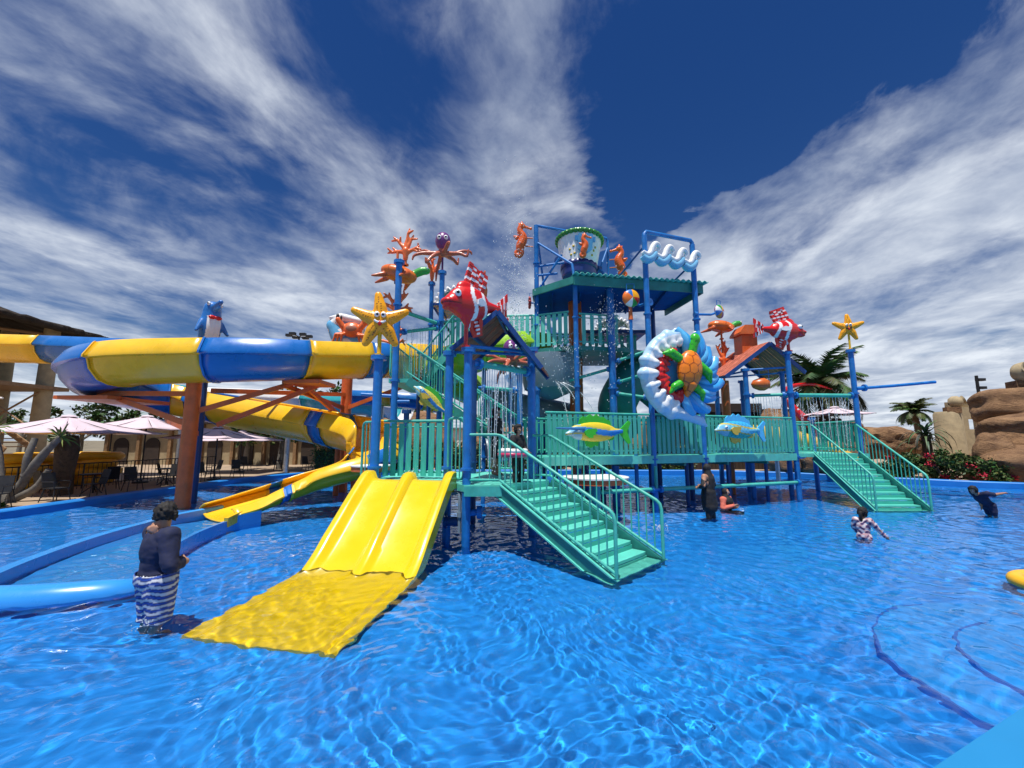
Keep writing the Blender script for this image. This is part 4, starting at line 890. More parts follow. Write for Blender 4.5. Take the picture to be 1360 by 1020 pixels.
def red_fish(loc, label, s=1, rz=0, pole_h=.75, tip=0):
    """cartoon fish: nose towards local -X"""
    root = thing('fish_sculpture', label, 'sculpture', loc, rz, scale=s); z = pole_h + .42; root.rotation_euler = (0, R_(tip), rz)
    pr = [('e', (0, 0, z), (.52, .22, .37), None, 'b'), ('e', (-.36, 0, z - .04), (.22, .20, .20), None, 'b'), ('e', (-.52, 0, z - .05), (.13, .17, .085), None, 'b'), ('e', (-.49, 0, z - .16), (.12, .14, .06), None, 'b'), ('c', (.35, 0, z), (.72, 0, z + .03), .16, .08, 'b'),
          ('e', (-.10, 0, z + .28), (.22, .10, .20), None, 'b'), ('c', (-.1, -.02, z - .30), (-.02, 0, z - .48), .12, .06, 'b')]
    me, co, tg, nm = fuse(pr, .02, 4); cols = np.tile(np.array(REDC), (len(co), 1)); x, zz_ = co[:, 0], co[:, 2] - z
    for x0, w_ in ((.02, .05), (.30, .045)): cols[np.abs(x - x0 - .16 * zz_ * zz_ + .05 * np.sin(zz_ * 8)) < w_ * (1 - .3 * np.abs(zz_))] = WHT
    cols[(np.abs(zz_ + .085 + .25 * (x + .42) ** 2) < .009) & (x < -.28)] = (.12, .0, .0)
    colour(me, cols); obj('body', me, 'sculpt', root)
    def fin(name, fan0, fan1, rays, th=.05, shift=0, wig=.03):
        """fin of upright ribs between two edges, red and white in turn with cross bands"""
        for k in range(rays):
            t0, t1 = k / rays, (k + 1) / rays; a, b_ = V(fan0[0]).lerp(V(fan0[1]), t0), V(fan0[0]).lerp(V(fan0[1]), t1); c, d = V(fan1[0]).lerp(V(fan1[1]), t1), V(fan1[0]).lerp(V(fan1[1]), t0)
            b = MB(); nn_ = 9
            for j in range(nn_):
                s0, s1 = j / nn_, (j + 1) / nn_; col = WHT if (j % 2 and k % 2) or (k % 2 == 0 and j % 3 == 0 and rays > 3) else REDC
                q0, q1 = a.lerp(d, s0), b_.lerp(c, s0); q2, q3 = b_.lerp(c, s1), a.lerp(d, s1); o_ = V((0, th * (1 - .5 * s0), 0)); ww = V((0, wig * sin(k * 2 + 5 * s0), 0))
                b.add([q0 - o_ + ww, q1 - o_ + ww, q2 - o_ + ww, q3 - o_ + ww, q0 + o_ + ww, q1 + o_ + ww, q2 + o_ + ww, q3 + o_ + ww], [(0, 1, 2, 3), (7, 6, 5, 4), (0, 4, 5, 1), (1, 5, 6, 2), (2, 6, 7, 3), (3, 7, 4, 0)], col)
            b.build(name, 'sculpt', root, ang=60)
    fin('dorsal_fin', ((-.12, 0, z + .36), (.34, 0, z + .24)), ((-.02, 0, z + .92), (.46, 0, z + .70)), 5)
    fin('tail_fin', ((.70, 0, z + .10), (.70, 0, z - .06)), ((.98, 0, z + .42), (1.02, 0, z - .32)), 4, .035)
    fin('belly_fin', ((.02, 0, z - .36), (.30, 0, z - .26)), ((.10, 0, z - .72), (.36, 0, z - .62)), 3, .035)
    for sy in (-1, 1):
        eye(root, (-.36, .15 * sy, z + .12), .075, V((-.5, sy, .0)))
        b = MB(); b.prism([(0, .06), (.12, .12), (.26, .06), (.24, -.02), (.12, -.06), (0, -.04)], .04, Matrix.Translation((.05, .27 * sy, z - .02)) @ Matrix.Rotation(R_(-22 * sy), 4, 'Z'), WHT); b.build('side_fin', 'sculpt', root)
    pole(root, 0, z - .4, .045, 'red', -.06); return root
red_fish((a1[0], a1[1], 4.02), 'large red and white striped fish facing the big starfish on the front post', 1.02, R_(38), .52)
rf2 = red_fish((10.2, 15.35, 5.34), 'red and white striped fish with white crossed bands above the small gable roof', 1.22, R_(190), .36); rf2.scale = (1.3, 1.2, 1.02)

def turtle_side(loc, label, s=1, rz=0, pz=.5, tip=0):
    root = thing('turtle_sculpture', label, 'sculpture', loc, rz, scale=s)
    pr = [('e', (0, 0, pz + .2), (.5, .34, .22), rotm('Y', tip), 's'), ('c', (.42, 0, pz + .22), (.62, 0, pz + .32), .11, .12, 'h'), ('e', (.70, 0, pz + .33), (.15, .11, .11), None, 'h'),
          ('c', (.25, -.25, pz + .12), (.10, -.55, pz - .04), .10, .04, 'f'), ('c', (.25, .25, pz + .12), (.10, .55, pz - .04), .10, .04, 'f'), ('c', (-.35, -.15, pz + .12), (-.66, -.26, pz + .02), .08, .03, 'f'), ('c', (-.35, .15, pz + .12), (-.66, .26, pz + .02), .08, .03, 'f')]
    me, co, tg, nm = fuse(pr, .024, 3); cols = pal(tg, nm, {'s': (.75, .16, .02), 'h': (.04, .36, .05), 'f': (.55, .10, .02)})
    lattice = (np.abs(np.sin(co[:, 0] * 11 + np.sin(co[:, 1] * 9))) < .12) | (np.abs(np.sin(co[:, 1] * 9)) < .1); cols[lattice & (tg == nm.index('s')) & (co[:, 2] > pz + .2)] = (.25, .05, .02)
    colour(me, cols); obj('body', me, 'sculpt', root)
    for sy in (-1, 1): eye(root, (.77, .08 * sy, pz + .38), .03, V((.4, sy, .2)))
    pole(root, 0, pz + .1, .035, 'orange'); return root
def coral(loc, label, s=1, rz=0, seed=1, stem=.3, thin=False):
    root = thing('coral_sculpture', label, 'sculpture', loc, rz, scale=s); g_ = random.Random(seed)
    pole(root, 0, stem, .045, 'orange')
    pr = [('c', (0, 0, stem - .05), (0, 0, stem + .2), .07, .10, 't')]; br_ = []
    for a0, z0, L, cv in ((-62, .12, .55, .5), (-28, .2, .55, .3), (2, .25, .62, -.1), (30, .2, .52, -.3), (62, .1, .46, -.5)):
        if thin and abs(a0) > 40: a0 *= .45
        a = R_(a0 + g_.uniform(-9, 9)); p = V((0, 0, stem + z0)); r = .075; pts_ = [p]
        for j in range(4):
            p = p + V((sin(a), g_.uniform(-.12, .12), cos(a))) * L / 4; a += R_(cv * -30) * .5 + R_(g_.uniform(-12, 12)); pts_.append(p)
        for j in range(4): pr.append(('c', pts_[j], pts_[j + 1], r * (1 - .17 * j), r * (1 - .17 * (j + 1)), 't'))
        for j in (2, 3):
            if g_.random() < .85:
                sd = g_.choice((-1, 1)); q = pts_[j]; e = q + V((sin(a + sd * .9), g_.uniform(-.3, .3), cos(a + sd * .9))) * .17; pr.append(('c', q, e, .042, .028, 't'))
    me, co, tg, nm = fuse(pr, .018, 3); colour(me, np.tile(np.array((.90, .17, .04)), (len(co), 1))); obj('branches', me, 'sculpt', root); return root
# mast of corals and a turtle beside the tall left post
CX, CY = -3.62, 12.7
mast = thing('sculpture_mast', 'slim orange mast with couplings rising behind the tall blue post', 'pole', (CX, CY, 0))
b = Wb(); b.tube([(CX, CY, 3.98), (CX, CY, 8.0)], .04, 10); b.build('rod', 'orange', mast)
for z in (5.25, 6.1, 6.95):
    b = Wb(); b.tube([(CX, CY, z), (CX, CY, z + .08)], .08, 12); b.build('coupling', 'navy', mast)
coral((CX, CY - .02, 4.75), 'orange coral sculpture lowest on the mast behind the big starfish', .8, .2, 3, .2)
coral((CX + .02, CY, 5.75), 'orange coral sculpture halfway up the mast just below the flying turtle', 1.1, .1, 5, .2)
turtle_side((CX + .06, CY, 6.75), 'orange turtle with green head on the mast behind the tall blue post', 1.15, R_(8), .25, 14)
coral((CX + .25, CY, 7.55), 'orange coral sculpture crowning the mast above the flying turtle', 1.1, -.1, 8, .25)
coral((*CP, 7.64), 'slim upright orange coral on the blue post beside the octopus', .95, 1.0, 12, .2, True)
coral((-1.0, 14.9, 7.04), 'slender orange coral on the post rising behind the large red fish', 1.1, 1.5, 15, .25, True)
# right mast
RX, RY = 8.75, 17.2
mast = thing('sculpture_mast', 'slim orange mast left of the small gable roof', 'pole', (RX, RY, 0))
b = Wb(); b.tube([(RX, RY, 4.4), (RX, RY, 6.5)], .04, 10); b.build('rod', 'orange', mast)
b = Wb(); b.tube([(RX, RY, -.4), (RX, RY, 4.5)], .16, 14); b.build('base_post', 'orange', mast)
coral((RX, RY, 4.85), 'orange coral sculpture on the mast left of the orange chimney', 1.15, .2, 21, .3)
turtle_side((RX, RY, 6.25), 'orange turtle with green head on the mast left of the orange chimney', 1.1, R_(4), .3, 8)

def octopus(loc, label, s=1, rz=0):
    root = thing('octopus_sculpture', label, 'sculpture', loc, rz, scale=s); pole(root, 0, .45, .03, 'purple')
    pr = [('e', (0, 0, .98), (.24, .24, .30), None, 'h'), ('e', (0, 0, .62), (.15, .15, .14), None, 'a')]
    for k in range(8):
        a = 2 * pi * k / 8 + .25; d = V((cos(a), sin(a) * .55, 0)); up_ = .25 * sin(k * 2.1 + 1); P = [V((0, 0, .6)), d * .35 + V((0, 0, .55 + up_ * .3)), d * .65 + V((0, 0, .52 + up_)), d * .88 + V((0, 0, .42 + up_ * 1.5)), d * .93 + V((0, 0, .28 + up_ * 1.8 + (.35 if k % 2 else 0)))]
        P = spline(P, 3)
        for j in range(len(P) - 1): r0 = .085 - .06 * j / len(P); pr.append(('c', P[j], P[j + 1], r0, r0 - .004, 'a'))
    me, co, tg, nm = fuse(pr, .022, 3); colour(me, pal(tg, nm, {'h': (.15, .03, .18), 'a': (.46, .11, .06)})); obj('body', me, 'sculpt', root)
    for sx in (-1, 1): eye(root, (.1 * sx, -.2, 1.02), .07, V((0, -1, 0)))
    return root
octopus((*OP, 7.89), 'purple headed octopus with curling brown arms on a tall blue post', 1.12, .1)
pk = octopus((-.05, 13.2, 4.0), 'pink and brown octopus seen through the front gable roof opening', 1.0, .5)
b = Wb(); b.tube([(-.05, 13.2, 1.2), (-.05, 13.2, 4.02)], .06, 10); b.build('post', 'blue', pk)

def clam(loc, label, rz=0, s=1):
    root = thing('clam_sculpture', label, 'sculpture', loc, rz, scale=s)
    for sg, open_, name, col in ((1, 36, 'upper_shell', (.30, .38, .36)), (-1, -4, 'lower_shell', (.04, .26, .12))):
        b = MB(); nr, na = 8, 60; vs = []
        for i in range(nr + 1):
            t = i / nr
            for j in range(na + 1):
                a = pi * j / na; fl = 1 + .05 * cos(j * 2 * pi / 5) * t; x = cos(a) * .85 * t * fl; y = -sin(a) * .75 * t * fl; z = sg * (.30 * sin(pi * min(1, t * .95)) * (1 + .08 * cos(j * 2 * pi / 5)) + .07 * t * cos(j * 2 * pi / 5) * (t > .8))
                vs.append(Matrix.Rotation(R_(-open_), 3, 'X') @ V((x, y, z * (1 if sg > 0 else .55))))
        b.add([v_ + V((0, .4, .22)) for v_ in vs], [(i * (na + 1) + j, i * (na + 1) + j + 1, (i + 1) * (na + 1) + j + 1, (i + 1) * (na + 1) + j) for i in range(nr) for j in range(na)], None)
        b.c = [(col if f[0] // (na + 1) < nr - 1 else WHT) for f in b.f]; o = b.build(name, 'sculpt', root, ang=70); md = o.modifiers.new('t', 'SOLIDIFY'); md.thickness = .05
    return root
clam((-1.95, 15.1, 6.95), 'open grey and green clam shell on the high blue shelf behind the octopus', .2, 1.05)
cl2 = clam((4.3, 17.5, 6.6), 'open clam shell on a dark shelf beside the pinwheel under the canopy', -.2, .9)
b = Wb(); b.slab([(3.0, 16.8), (5.5, 16.8), (5.5, 18.6), (3.0, 18.6)], 6.42, 6.55); b.v = [((x - 4.3) / .9, (y - 17.5) / .9, (z - 6.6) / .9) for x, y, z in b.v]; obj('shelf', b.mesh('shelf', False), 'navy', cl2).rotation_euler = (0, 0, .2)

def seahorse(loc, label, s=1, rz=0, arms=1):
    root = thing('seahorse_sculpture', label, 'sculpture', loc, rz, scale=s)
    P = spline([(.0, 0, 1.16), (-.08, 0, 1.02), (-.06, 0, .88), (.03, 0, .74), (.05, 0, .60), (.0, 0, .46), (-.06, 0, .32), (-.08, 0, .18), (-.03, 0, .05), (-.10, 0, -.06), (-.22, 0, -.02), (-.22, 0, .10), (-.14, 0, .10)], 4); n_ = len(P)
    pr = []
    for j in range(n_ - 1):
        t = j / n_; r = np.interp(t, [0, .1, .3, .45, .65, .8, 1], [.10, .10, .15, .17, .11, .075, .05]) * (1 + .11 * cos(j * pi)); pr.append(('c', P[j], P[j + 1], r, r * .97, 's' if j % 2 else 'r'))
    pr += [('e', (0, 0, 1.14), (.13, .11, .12), None, 's'), ('c', (.06, 0, 1.12), (.34, 0, 1.03), .06, .04, 's'), ('e', (.35, 0, 1.03), (.05, .06, .06), None, 's'), ('c', (-.02, 0, 1.22), (.0, 0, 1.32), .05, .025, 's'), ('c', (-.08, 0, 1.2), (-.13, 0, 1.26), .04, .02, 's'), ('c', (-.2, 0, .66), (-.30, 0, .72), .09, .04, 'r')]
    me, co, tg, nm = fuse(pr, .02, 2); colour(me, pal(tg, nm, {'s': (.90, .17, .02), 'r': (.70, .11, .015)})); obj('body', me, 'sculpt', root)
    if arms:
        for z in (.34, .68): b = MB(); b.tube([(0, .02, z), (.42 * arms, .03, z - .03)], .025, 8); b.build('bracket', 'orange', root)
    return root
seahorse((.36, 14.5, 8.75), 'orange seahorse fixed to the outside of the bucket frame above the water spray', .95, 0, 1)
s2 = seahorse((4.15, 15.5, 8.35), 'orange seahorse fixed to the frame beside the wave board', .95, pi, 1)

# tipping bucket
bk = thing('tipping_bucket', 'huge white tipping bucket with green scalloped rim on top of the tower', 'bucket', (2.45, 14.9, 7.98), scale=.93); bk.rotation_euler = (R_(-4), R_(3), 0)
b = MB(); prof = [(0, 0), (.60, .0), (.66, .03)]; cl_ = []
b.lathe([(.62, .0), (.66, .05), (.70, .34)], 48, None, (.03, .05, .22)); b.lathe([(.70, .34), (.88, 1.62), (.84, 1.62), (.62, .1)], 48, None, WHT); b.build('shell', 'sculpt', bk, ang=30)
b = MB(); vs = []; nW = 96
for i in range(nW):
    a = 2 * pi * i / nW; zt_ = .46 + .05 * abs(sin(i * pi / 6)); 
    for z in (.30, zt_): r = .62 + .62 * .26 * z / 1.0 + .045; vs.append((cos(a) * (.70 + (z - .34) * .14 + .02), sin(a) * (.70 + (z - .34) * .14 + .02), z))
b.add(vs, [(2 * i, 2 * ((i + 1) % nW), 2 * ((i + 1) % nW) + 1, 2 * i + 1) for i in range(nW)], (.02, .03, .16)); o = b.build('wave_band', 'sculpt', bk); md = o.modifiers.new('t', 'SOLIDIFY'); md.thickness = .02
b = MB()
for i in range(30):
    a = 2 * pi * i / 30; b.ell((cos(a) * .90, sin(a) * .90, 1.60), (.12, .09, .10), Matrix.Rotation(a + pi / 2, 3, 'Z'), 10, 8, (.03, .22, .03))
b.tube([(cos(2 * pi * i / 40) * .89, sin(2 * pi * i / 40) * .89, 1.62) for i in range(41)], .075, 8, (.03, .24, .03), caps=False); tag(b.build('leafy_rim', 'sculpt', bk), kind='stuff')
Mf = Matrix.Translation((.1, -.83, 1.0)) @ Matrix.Rotation(R_(8), 4, 'X') @ Matrix.Rotation(R_(6), 4, 'Z')
b = MB(); b.prism([(-.28, .44), (.28, .44), (.28, -.16), (0, -.40), (-.28, -.16)], .09, Mf, (.10, .36, .62)); em = b.build('emblem', 'sculpt', bk, ang=30)
b = MB(); b.prism([(-.40, .36), (.40, .36), (.40, .16), (-.40, .16)], .05, Mf @ Matrix.Translation((0, .035, 0)), (.07, .28, .55)); b.build('ribbon', 'sculpt', em)
for x, z in ((-.50, .9), (-.34, 1.0), (-.45, .68), (-.30, .72), (.52, .9), (.46, .70), (.58, 1.05)):
    th = x / .8; r = .70 + (z - .34) * .14; b = MB(); b.ell((sin(th) * r, -cos(th) * r, z), (.05, .03, .05), Matrix.Rotation(th, 3, 'Z'), 12, 8, (.55, .38, .04)); b.build('stud', 'sculpt', bk)
seahorse((2.55, 14.02, 8.48), 'orange seahorse emblem on the front of the white tipping bucket', .64, 0, 0)

# wave board: three curling crests
wb_ = thing('wave_board', 'white and pale blue curling wave board on the blue frame above the canopy', 'sign', (5.28, 13.3, 7.62), math.atan2(.65, 1.85)); wb_.scale = (1, 1, .92)
def wave_outline(off=0, drop=0):
    pts_ = []; 
    for k in range(4):
        x0 = -1.05 + .54 * k; base = -.10 - .02 * k
        for dx, dz in ((0, 0), (.10, .05), (.20, .17), (.28, .28), (.38, .36), (.50, .37), (.58, .31), (.60, .22), (.55, .17), (.53, .22), (.48, .25), (.42, .23), (.40, .15), (.44, .05), (.50, -.02)): pts_.append((x0 + dx + off, base + dz + drop + .02))
    low = [(1.12, -.16)] + [(1.05 - .06 * i, -.30 - .10 * sin((1.05 - .06 * i + 1.05) / .54 * 2 * pi)) for i in range(35)] + [(-1.14, -.12)]
    return pts_ + [(x + off, z + drop) for x, z in low]
def tri_prism(outline, th, M, col, name, parent):
    """solid of a curled outline, filled by Blender's tessellator"""
    from mathutils.geometry import tessellate_polygon
    n_ = len(outline); tri = tessellate_polygon([[V((x, z, 0)) for x, z in outline]]); b = MB()
    vs = [M @ V((x, -th / 2, z)) for x, z in outline] + [M @ V((x, th / 2, z)) for x, z in outline]
    b.add(vs, [tuple(t) for t in tri] + [tuple(i + n_ for i in t[::-1]) for t in tri] + [(i, i + n_, (i + 1) % n_ + n_, (i + 1) % n_) for i in range(n_)], col); return b.build(name, 'sculpt', parent, ang=30)
for k in range(4):
    x0, z0 = -1.06 + .55 * k, .52 - .02 * k
    P = spline([(x0 - .06, 0, z0 + 0.027), (x0 + .10, 0, z0 - 0.062), (x0 + .24, 0, z0 + 0.041), (x0 + .32, 0, z0 + 0.243), (x0 + .43, 0, z0 + 0.392), (x0 + .55, 0, z0 + 0.378), (x0 + .60, 0, z0 + 0.270), (x0 + .55, 0, z0 + 0.189), (x0 + .50, 0, z0 + 0.230)], 4); n_ = len(P)
    b = MB(); b.tube(P, [np.interp(i / n_, [0, .15, .5, .8, 1], [.07, .10, .095, .05, .02]) for i in range(n_)], 12, WHT, flat=1); b.build('crest', 'sculpt', wb_)
    P = spline([(x0 - .06, .04, z0 - 0.125), (x0 + .12, .04, z0 - 0.237), (x0 + .28, .04, z0 - 0.150), (x0 + .42, .04, z0 + 0.027), (x0 + .50, .04, z0 + 0.108)], 4); n_ = len(P)
    b = MB(); b.tube(P, [.15 * sin(pi * (.25 + .65 * i / n_)) for i in range(n_)], 12, (.20, .50, .74)); b.build('trough', 'sculpt', wb_)

# turtle medallion: foam crest, coral, waves, turtle
md_ = thing('turtle_medallion', 'round plaque with orange shelled turtle in white foam, red coral and blue waves', 'sculpture', (5.05, 12.62, 4.05), R_(14), scale=1.13)
b = MB(); b.lathe([(.02, -.06), (.86, -.05), (.90, 0), (.86, .05), (.02, .06)], 40, Matrix.Rotation(R_(90), 4, 'X'), (.10, .38, .66)); b.build('disc', 'sculpt', md_, ang=60)
pr = []
for k in range(10):
    a = R_(92 + 160 * k / 9); rr_k = .97 - .04 * sin(k); r = .20 + .035 * sin(k * 1.7); pr.append(('e', (cos(a) * rr_k, -.06, sin(a) * rr_k * 1.08), (r * 1.15, .2, r * .78), rotm('Y', -math.degrees(a) + 0), 'f'))
    pr.append(('e', (cos(a) * (rr_k - .15), -.12, sin(a) * (rr_k - .15) * 1.08), (r * .8, .16, r * .55), rotm('Y', -math.degrees(a)), 'f'))
for k in range(20):
    a, a2 = R_(86 + 172 * k / 20), R_(86 + 172 * (k + 1) / 20); pr.append(('c', (cos(a) * .97, -.02, sin(a) * 1.04), (cos(a2) * .97, -.02, sin(a2) * 1.04), .19, .19, 'f'))
for k in range(7): pr.append(('c', (-.15 + .12 * k, -.06, -1.0 - .05 * k + .004 * k * k), (-.02 + .12 * k, -.06, -1.06 - .05 * k), .17 - .017 * k, .15 - .017 * k, 'f'))
me, co, tg, nm = fuse(pr, .03, 3); cols = np.tile(np.array(WHT), (len(co), 1)); cols[np.hypot(co[:, 0], co[:, 2]) > 1.06] = (.45, .66, .84); colour(me, cols); obj('foam_crest', me, 'sculpt', md_)
g_ = random.Random(4); pr = []
for k in range(13):
    a = R_(112 + 150 * k / 12); r0 = .66; pr.append(('e', (cos(a) * r0, -.14, sin(a) * r0), (.13, .13, .10), rotm('Y', g_.uniform(0, 90)), 'c')); pr.append(('c', (cos(a) * r0, -.15, sin(a) * r0), (cos(a) * .5 + g_.uniform(-.05, .05), -.2, sin(a) * .5 + g_.uniform(-.05, .05)), .08, .05, 'c'))
me, co, tg, nm = fuse(pr, .025, 2); colour(me, np.tile(np.array((.72, .015, .015)), (len(co), 1))); obj('red_coral', me, 'sculpt', md_)
for k in range(15):
    a0 = R_(78 - 170 * k / 14); P = []
    for j in range(7):
        t = j / 6; r = .45 + (.58 + .13 * (k % 3 == 0) + .06 * (k % 2)) * t; a = a0 + (.30 + .12 * (k % 2)) * t * t; P.append((cos(a) * r, -.10 - .10 * sin(t * pi), sin(a) * r * 1.04))
    b = MB(); b.tube(spline(P, 3), [.05 + .075 * sin(min(1, i / 15) * pi * .62) for i in range(19)], 10, (.04, .33, .72) if k % 2 else (.12, .48, .80)); o = b.build('wave_curl', 'sculpt', md_)
    e = V(P[-1]); b = MB(); b.ell(e, (.055, .06, .05), None, 10, 8, WHT); b.build('foam_tip', 'sculpt', o)
# turtle on the plaque
pr = [('e', (.12, -.30, .10), (.36, .22, .52), rotm('Y', 8), 's'), ('c', (.10, -.28, -.30), (.02, -.24, -.62), .20, .05, 's')]
me, co, tg, nm = fuse(pr, .022, 3); cols = np.tile(np.array((.92, .22, .01)), (len(co), 1))
cen = np.array([(0 + .12 * (r % 2) + .24 * (c - 2) + .1, .235 * (r - 4) + .1) for r in range(9) for c in range(6)]); d2 = np.sqrt(((co[:, None, [0, 2]] - cen[None]) ** 2).sum(-1)); d2.sort(axis=1); cols[(d2[:, 1] - d2[:, 0]) < .022] = (.28, .05, .01); colour(me, cols); obj('turtle_shell', me, 'sculpt', md_)
def tpart(name, pr):
    me, co, tg, nm = fuse(pr, .02, 3); cols = np.tile(np.array((.04, .48, .02)), (len(co), 1)); w = np.sin(co[:, 0] * 40) * np.sin(co[:, 2] * 43) > .75; cols[w] = (.03, .18, .03); colour(me, cols); obj(name, me, 'sculpt', md_)
tpart('turtle_head', [('c', (.24, -.26, .55), (.30, -.28, .84), .12, .13, 'a'), ('e', (.33, -.30, .92), (.14, .13, .17), None, 'a')])
tpart('turtle_flipper', [('c', (-.16, -.28, .38), (-.42, -.32, .52), .12, .12, 'a'), ('c', (-.42, -.32, .52), (-.62, -.28, .50), .12, .04, 'a')])
tpart('turtle_flipper', [('c', (.44, -.28, .22), (.66, -.32, .02), .12, .12, 'a'), ('c', (.66, -.32, .02), (.74, -.28, -.22), .12, .05, 'a')])
tpart('turtle_flipper', [('c', (-.14, -.26, -.26), (-.34, -.28, -.36), .11, .10, 'a'), ('c', (-.34, -.28, -.36), (-.46, -.26, -.52), .10, .04, 'a')])
tpart('turtle_flipper', [('c', (.30, -.26, -.36), (.46, -.28, -.52), .11, .10, 'a'), ('c', (.46, -.28, -.52), (.48, -.26, -.72), .10, .04, 'a')])
b = MB(); b.tube([(-.75, .12, -.6), (-.6, .45, -.6)], .04, 8); b.tube([(.55, .12, .3), (.9, .75, .3)], .04, 8); tag(b.build('bracket', 'blue', md_), kind='stuff')

# crab riding a wave
cr = thing('crab_sculpture', 'orange crab on a blue and white wave topping the orange pole', 'sculpture', (-7.1, 18.0, 5.74), R_(12), scale=1.05)
pole(cr, 0, .42, .06, 'navy')
pr = [('e', (.1, .05, .62), (.70, .26, .30), None, 'w'), ('c', (-.45, .1, .7), (-.72, .1, 1.25), .30, .24, 'w'), ('c', (-.72, .1, 1.25), (-.40, .05, 1.62), .22, .17, 'f'), ('c', (-.40, .05, 1.62), (-.80, -.02, 1.55), .15, .06, 'f'), ('c', (-.3, .1, 1.62), (.4, .12, 1.5), .17, .14, 'f'), ('c', (.4, .1, .6), (.75, .08, .45), .26, .14, 'w'), ('e', (0, .12, 1.1), (.6, .14, .5), None, 'd')]
me, co, tg, nm = fuse(pr, .035, 3); cols = pal(tg, nm, {'w': (.14, .45, .75), 'f': WHT, 'd': (.32, .38, .45)}); cols[np.sin(co[:, 0] * 9 + co[:, 2] * 4) + np.sin(co[:, 2] * 14) > 1.1] = WHT; colour(me, cols); obj('wave', me, 'sculpt', cr)
pr = [('e', (.12, -.22, 1.02), (.42, .24, .32), None, 'b'), ('c', (-.22, -.28, 1.1), (-.42, -.34, 1.4), .12, .11, 'b'), ('c', (.45, -.28, 1.1), (.66, -.34, 1.36), .13, .13, 'b'), ('c', (.66, -.34, 1.36), (.56, -.36, 1.66), .16, .12, 'b')]
for k in range(3):
    for sx in (-1, 1): x0 = .1 + sx * .2; pr += [('c', (x0, -.3, .85), (x0 + sx * (.12 + .12 * k), -.45, .76), .065, .06, 'b'), ('c', (x0 + sx * (.12 + .12 * k), -.45, .76), (x0 + sx * (.16 + .15 * k), -.42, .46), .06, .03, 'b')]
me, co, tg, nm = fuse(pr, .025, 3); colour(me, np.tile(np.array((.80, .15, .03)), (len(co), 1))); obj('crab', me, 'sculpt', cr)
b = MB(); b.ell((.12, -.45, 1.04), (.22, .05, .13), None, 16, 10, (.42, .16, .10)); b.build('mouth', 'sculpt', cr)
for c, r in (((-.44, -.34, 1.52), (.07, .06, .13)), ((-.30, -.36, 1.48), (.04, .05, .10)), ((.42, -.36, 1.74), (.16, .08, .06)), ((.62, -.37, 1.8), (.12, .08, .05))):
    b = MB(); b.ell(c, r, None, 12, 8, (.02, .015, .015)); b.build('claw_tip', 'sculpt', cr)

# dolphin statue
dl = thing('dolphin_sculpture', 'blue and white standing dolphin with red bow tie above the spiral slide rim', 'sculpture', (-10.85, 14.75, 5.30), R_(-32), scale=1.45)
b = MB(); b.tube([(0, 0, -3.9), (0, 0, .1)], .07, 10); b.build('mounting_pole', 'navy', dl)
P = spline([(-.05, 0, 0), (-.02, 0, .3), (0, 0, .55), (.02, 0, .78), (.04, 0, .98)], 3); rr_ = [.14, .17, .20, .22, .235, .245, .25, .245, .235, .22, .21, .20, .20]; pr = [('c', P[j], P[j + 1], rr_[j], rr_[j + 1], 'b') for j in range(12)]
pr += [('e', (.05, 0, 1.02), (.20, .19, .18), None, 'b'), ('c', (.16, 0, 1.02), (.46, 0, 1.12), .10, .055, 'b'), ('c', (.16, 0, .96), (.40, 0, .98), .07, .04, 'w'), ('c', (-.18, 0, .55), (-.36, 0, .48), .10, .03, 'b'), ('c', (.05, -.2, .66), (.14, -.34, .40), .08, .04, 'b'), ('c', (.05, .2, .66), (.14, .34, .40), .08, .04, 'b'), ('c', (0, 0, .05), (.26, -.12, .0), .1, .05, 'b'), ('c', (0, 0, .05), (.26, .12, .0), .1, .05, 'b')]
me, co, tg, nm = fuse(pr, .022, 3); cols = pal(tg, nm, {'b': (.02, .16, .50), 'w': (.05, .25, .6)}); cols[(co[:, 0] > .10) & (np.abs(co[:, 1]) < .15) & (co[:, 2] < .80) & (co[:, 2] > .08)] = WHT; colour(me, cols); obj('body', me, 'sculpt', dl)
b = MB(); b.ell((.24, .07, .76), (.04, .08, .05), None, 10, 8, REDC); b.ell((.24, -.07, .76), (.04, .08, .05), None, 10, 8, REDC); b.ell((.26, 0, .76), (.04, .035, .035), None, 8, 6, REDC); b.build('bow_tie', 'sculpt', dl)
for sy in (-1, 1): eye(dl, (.16, .13 * sy, 1.10), .045, V((.6, sy, .2)))

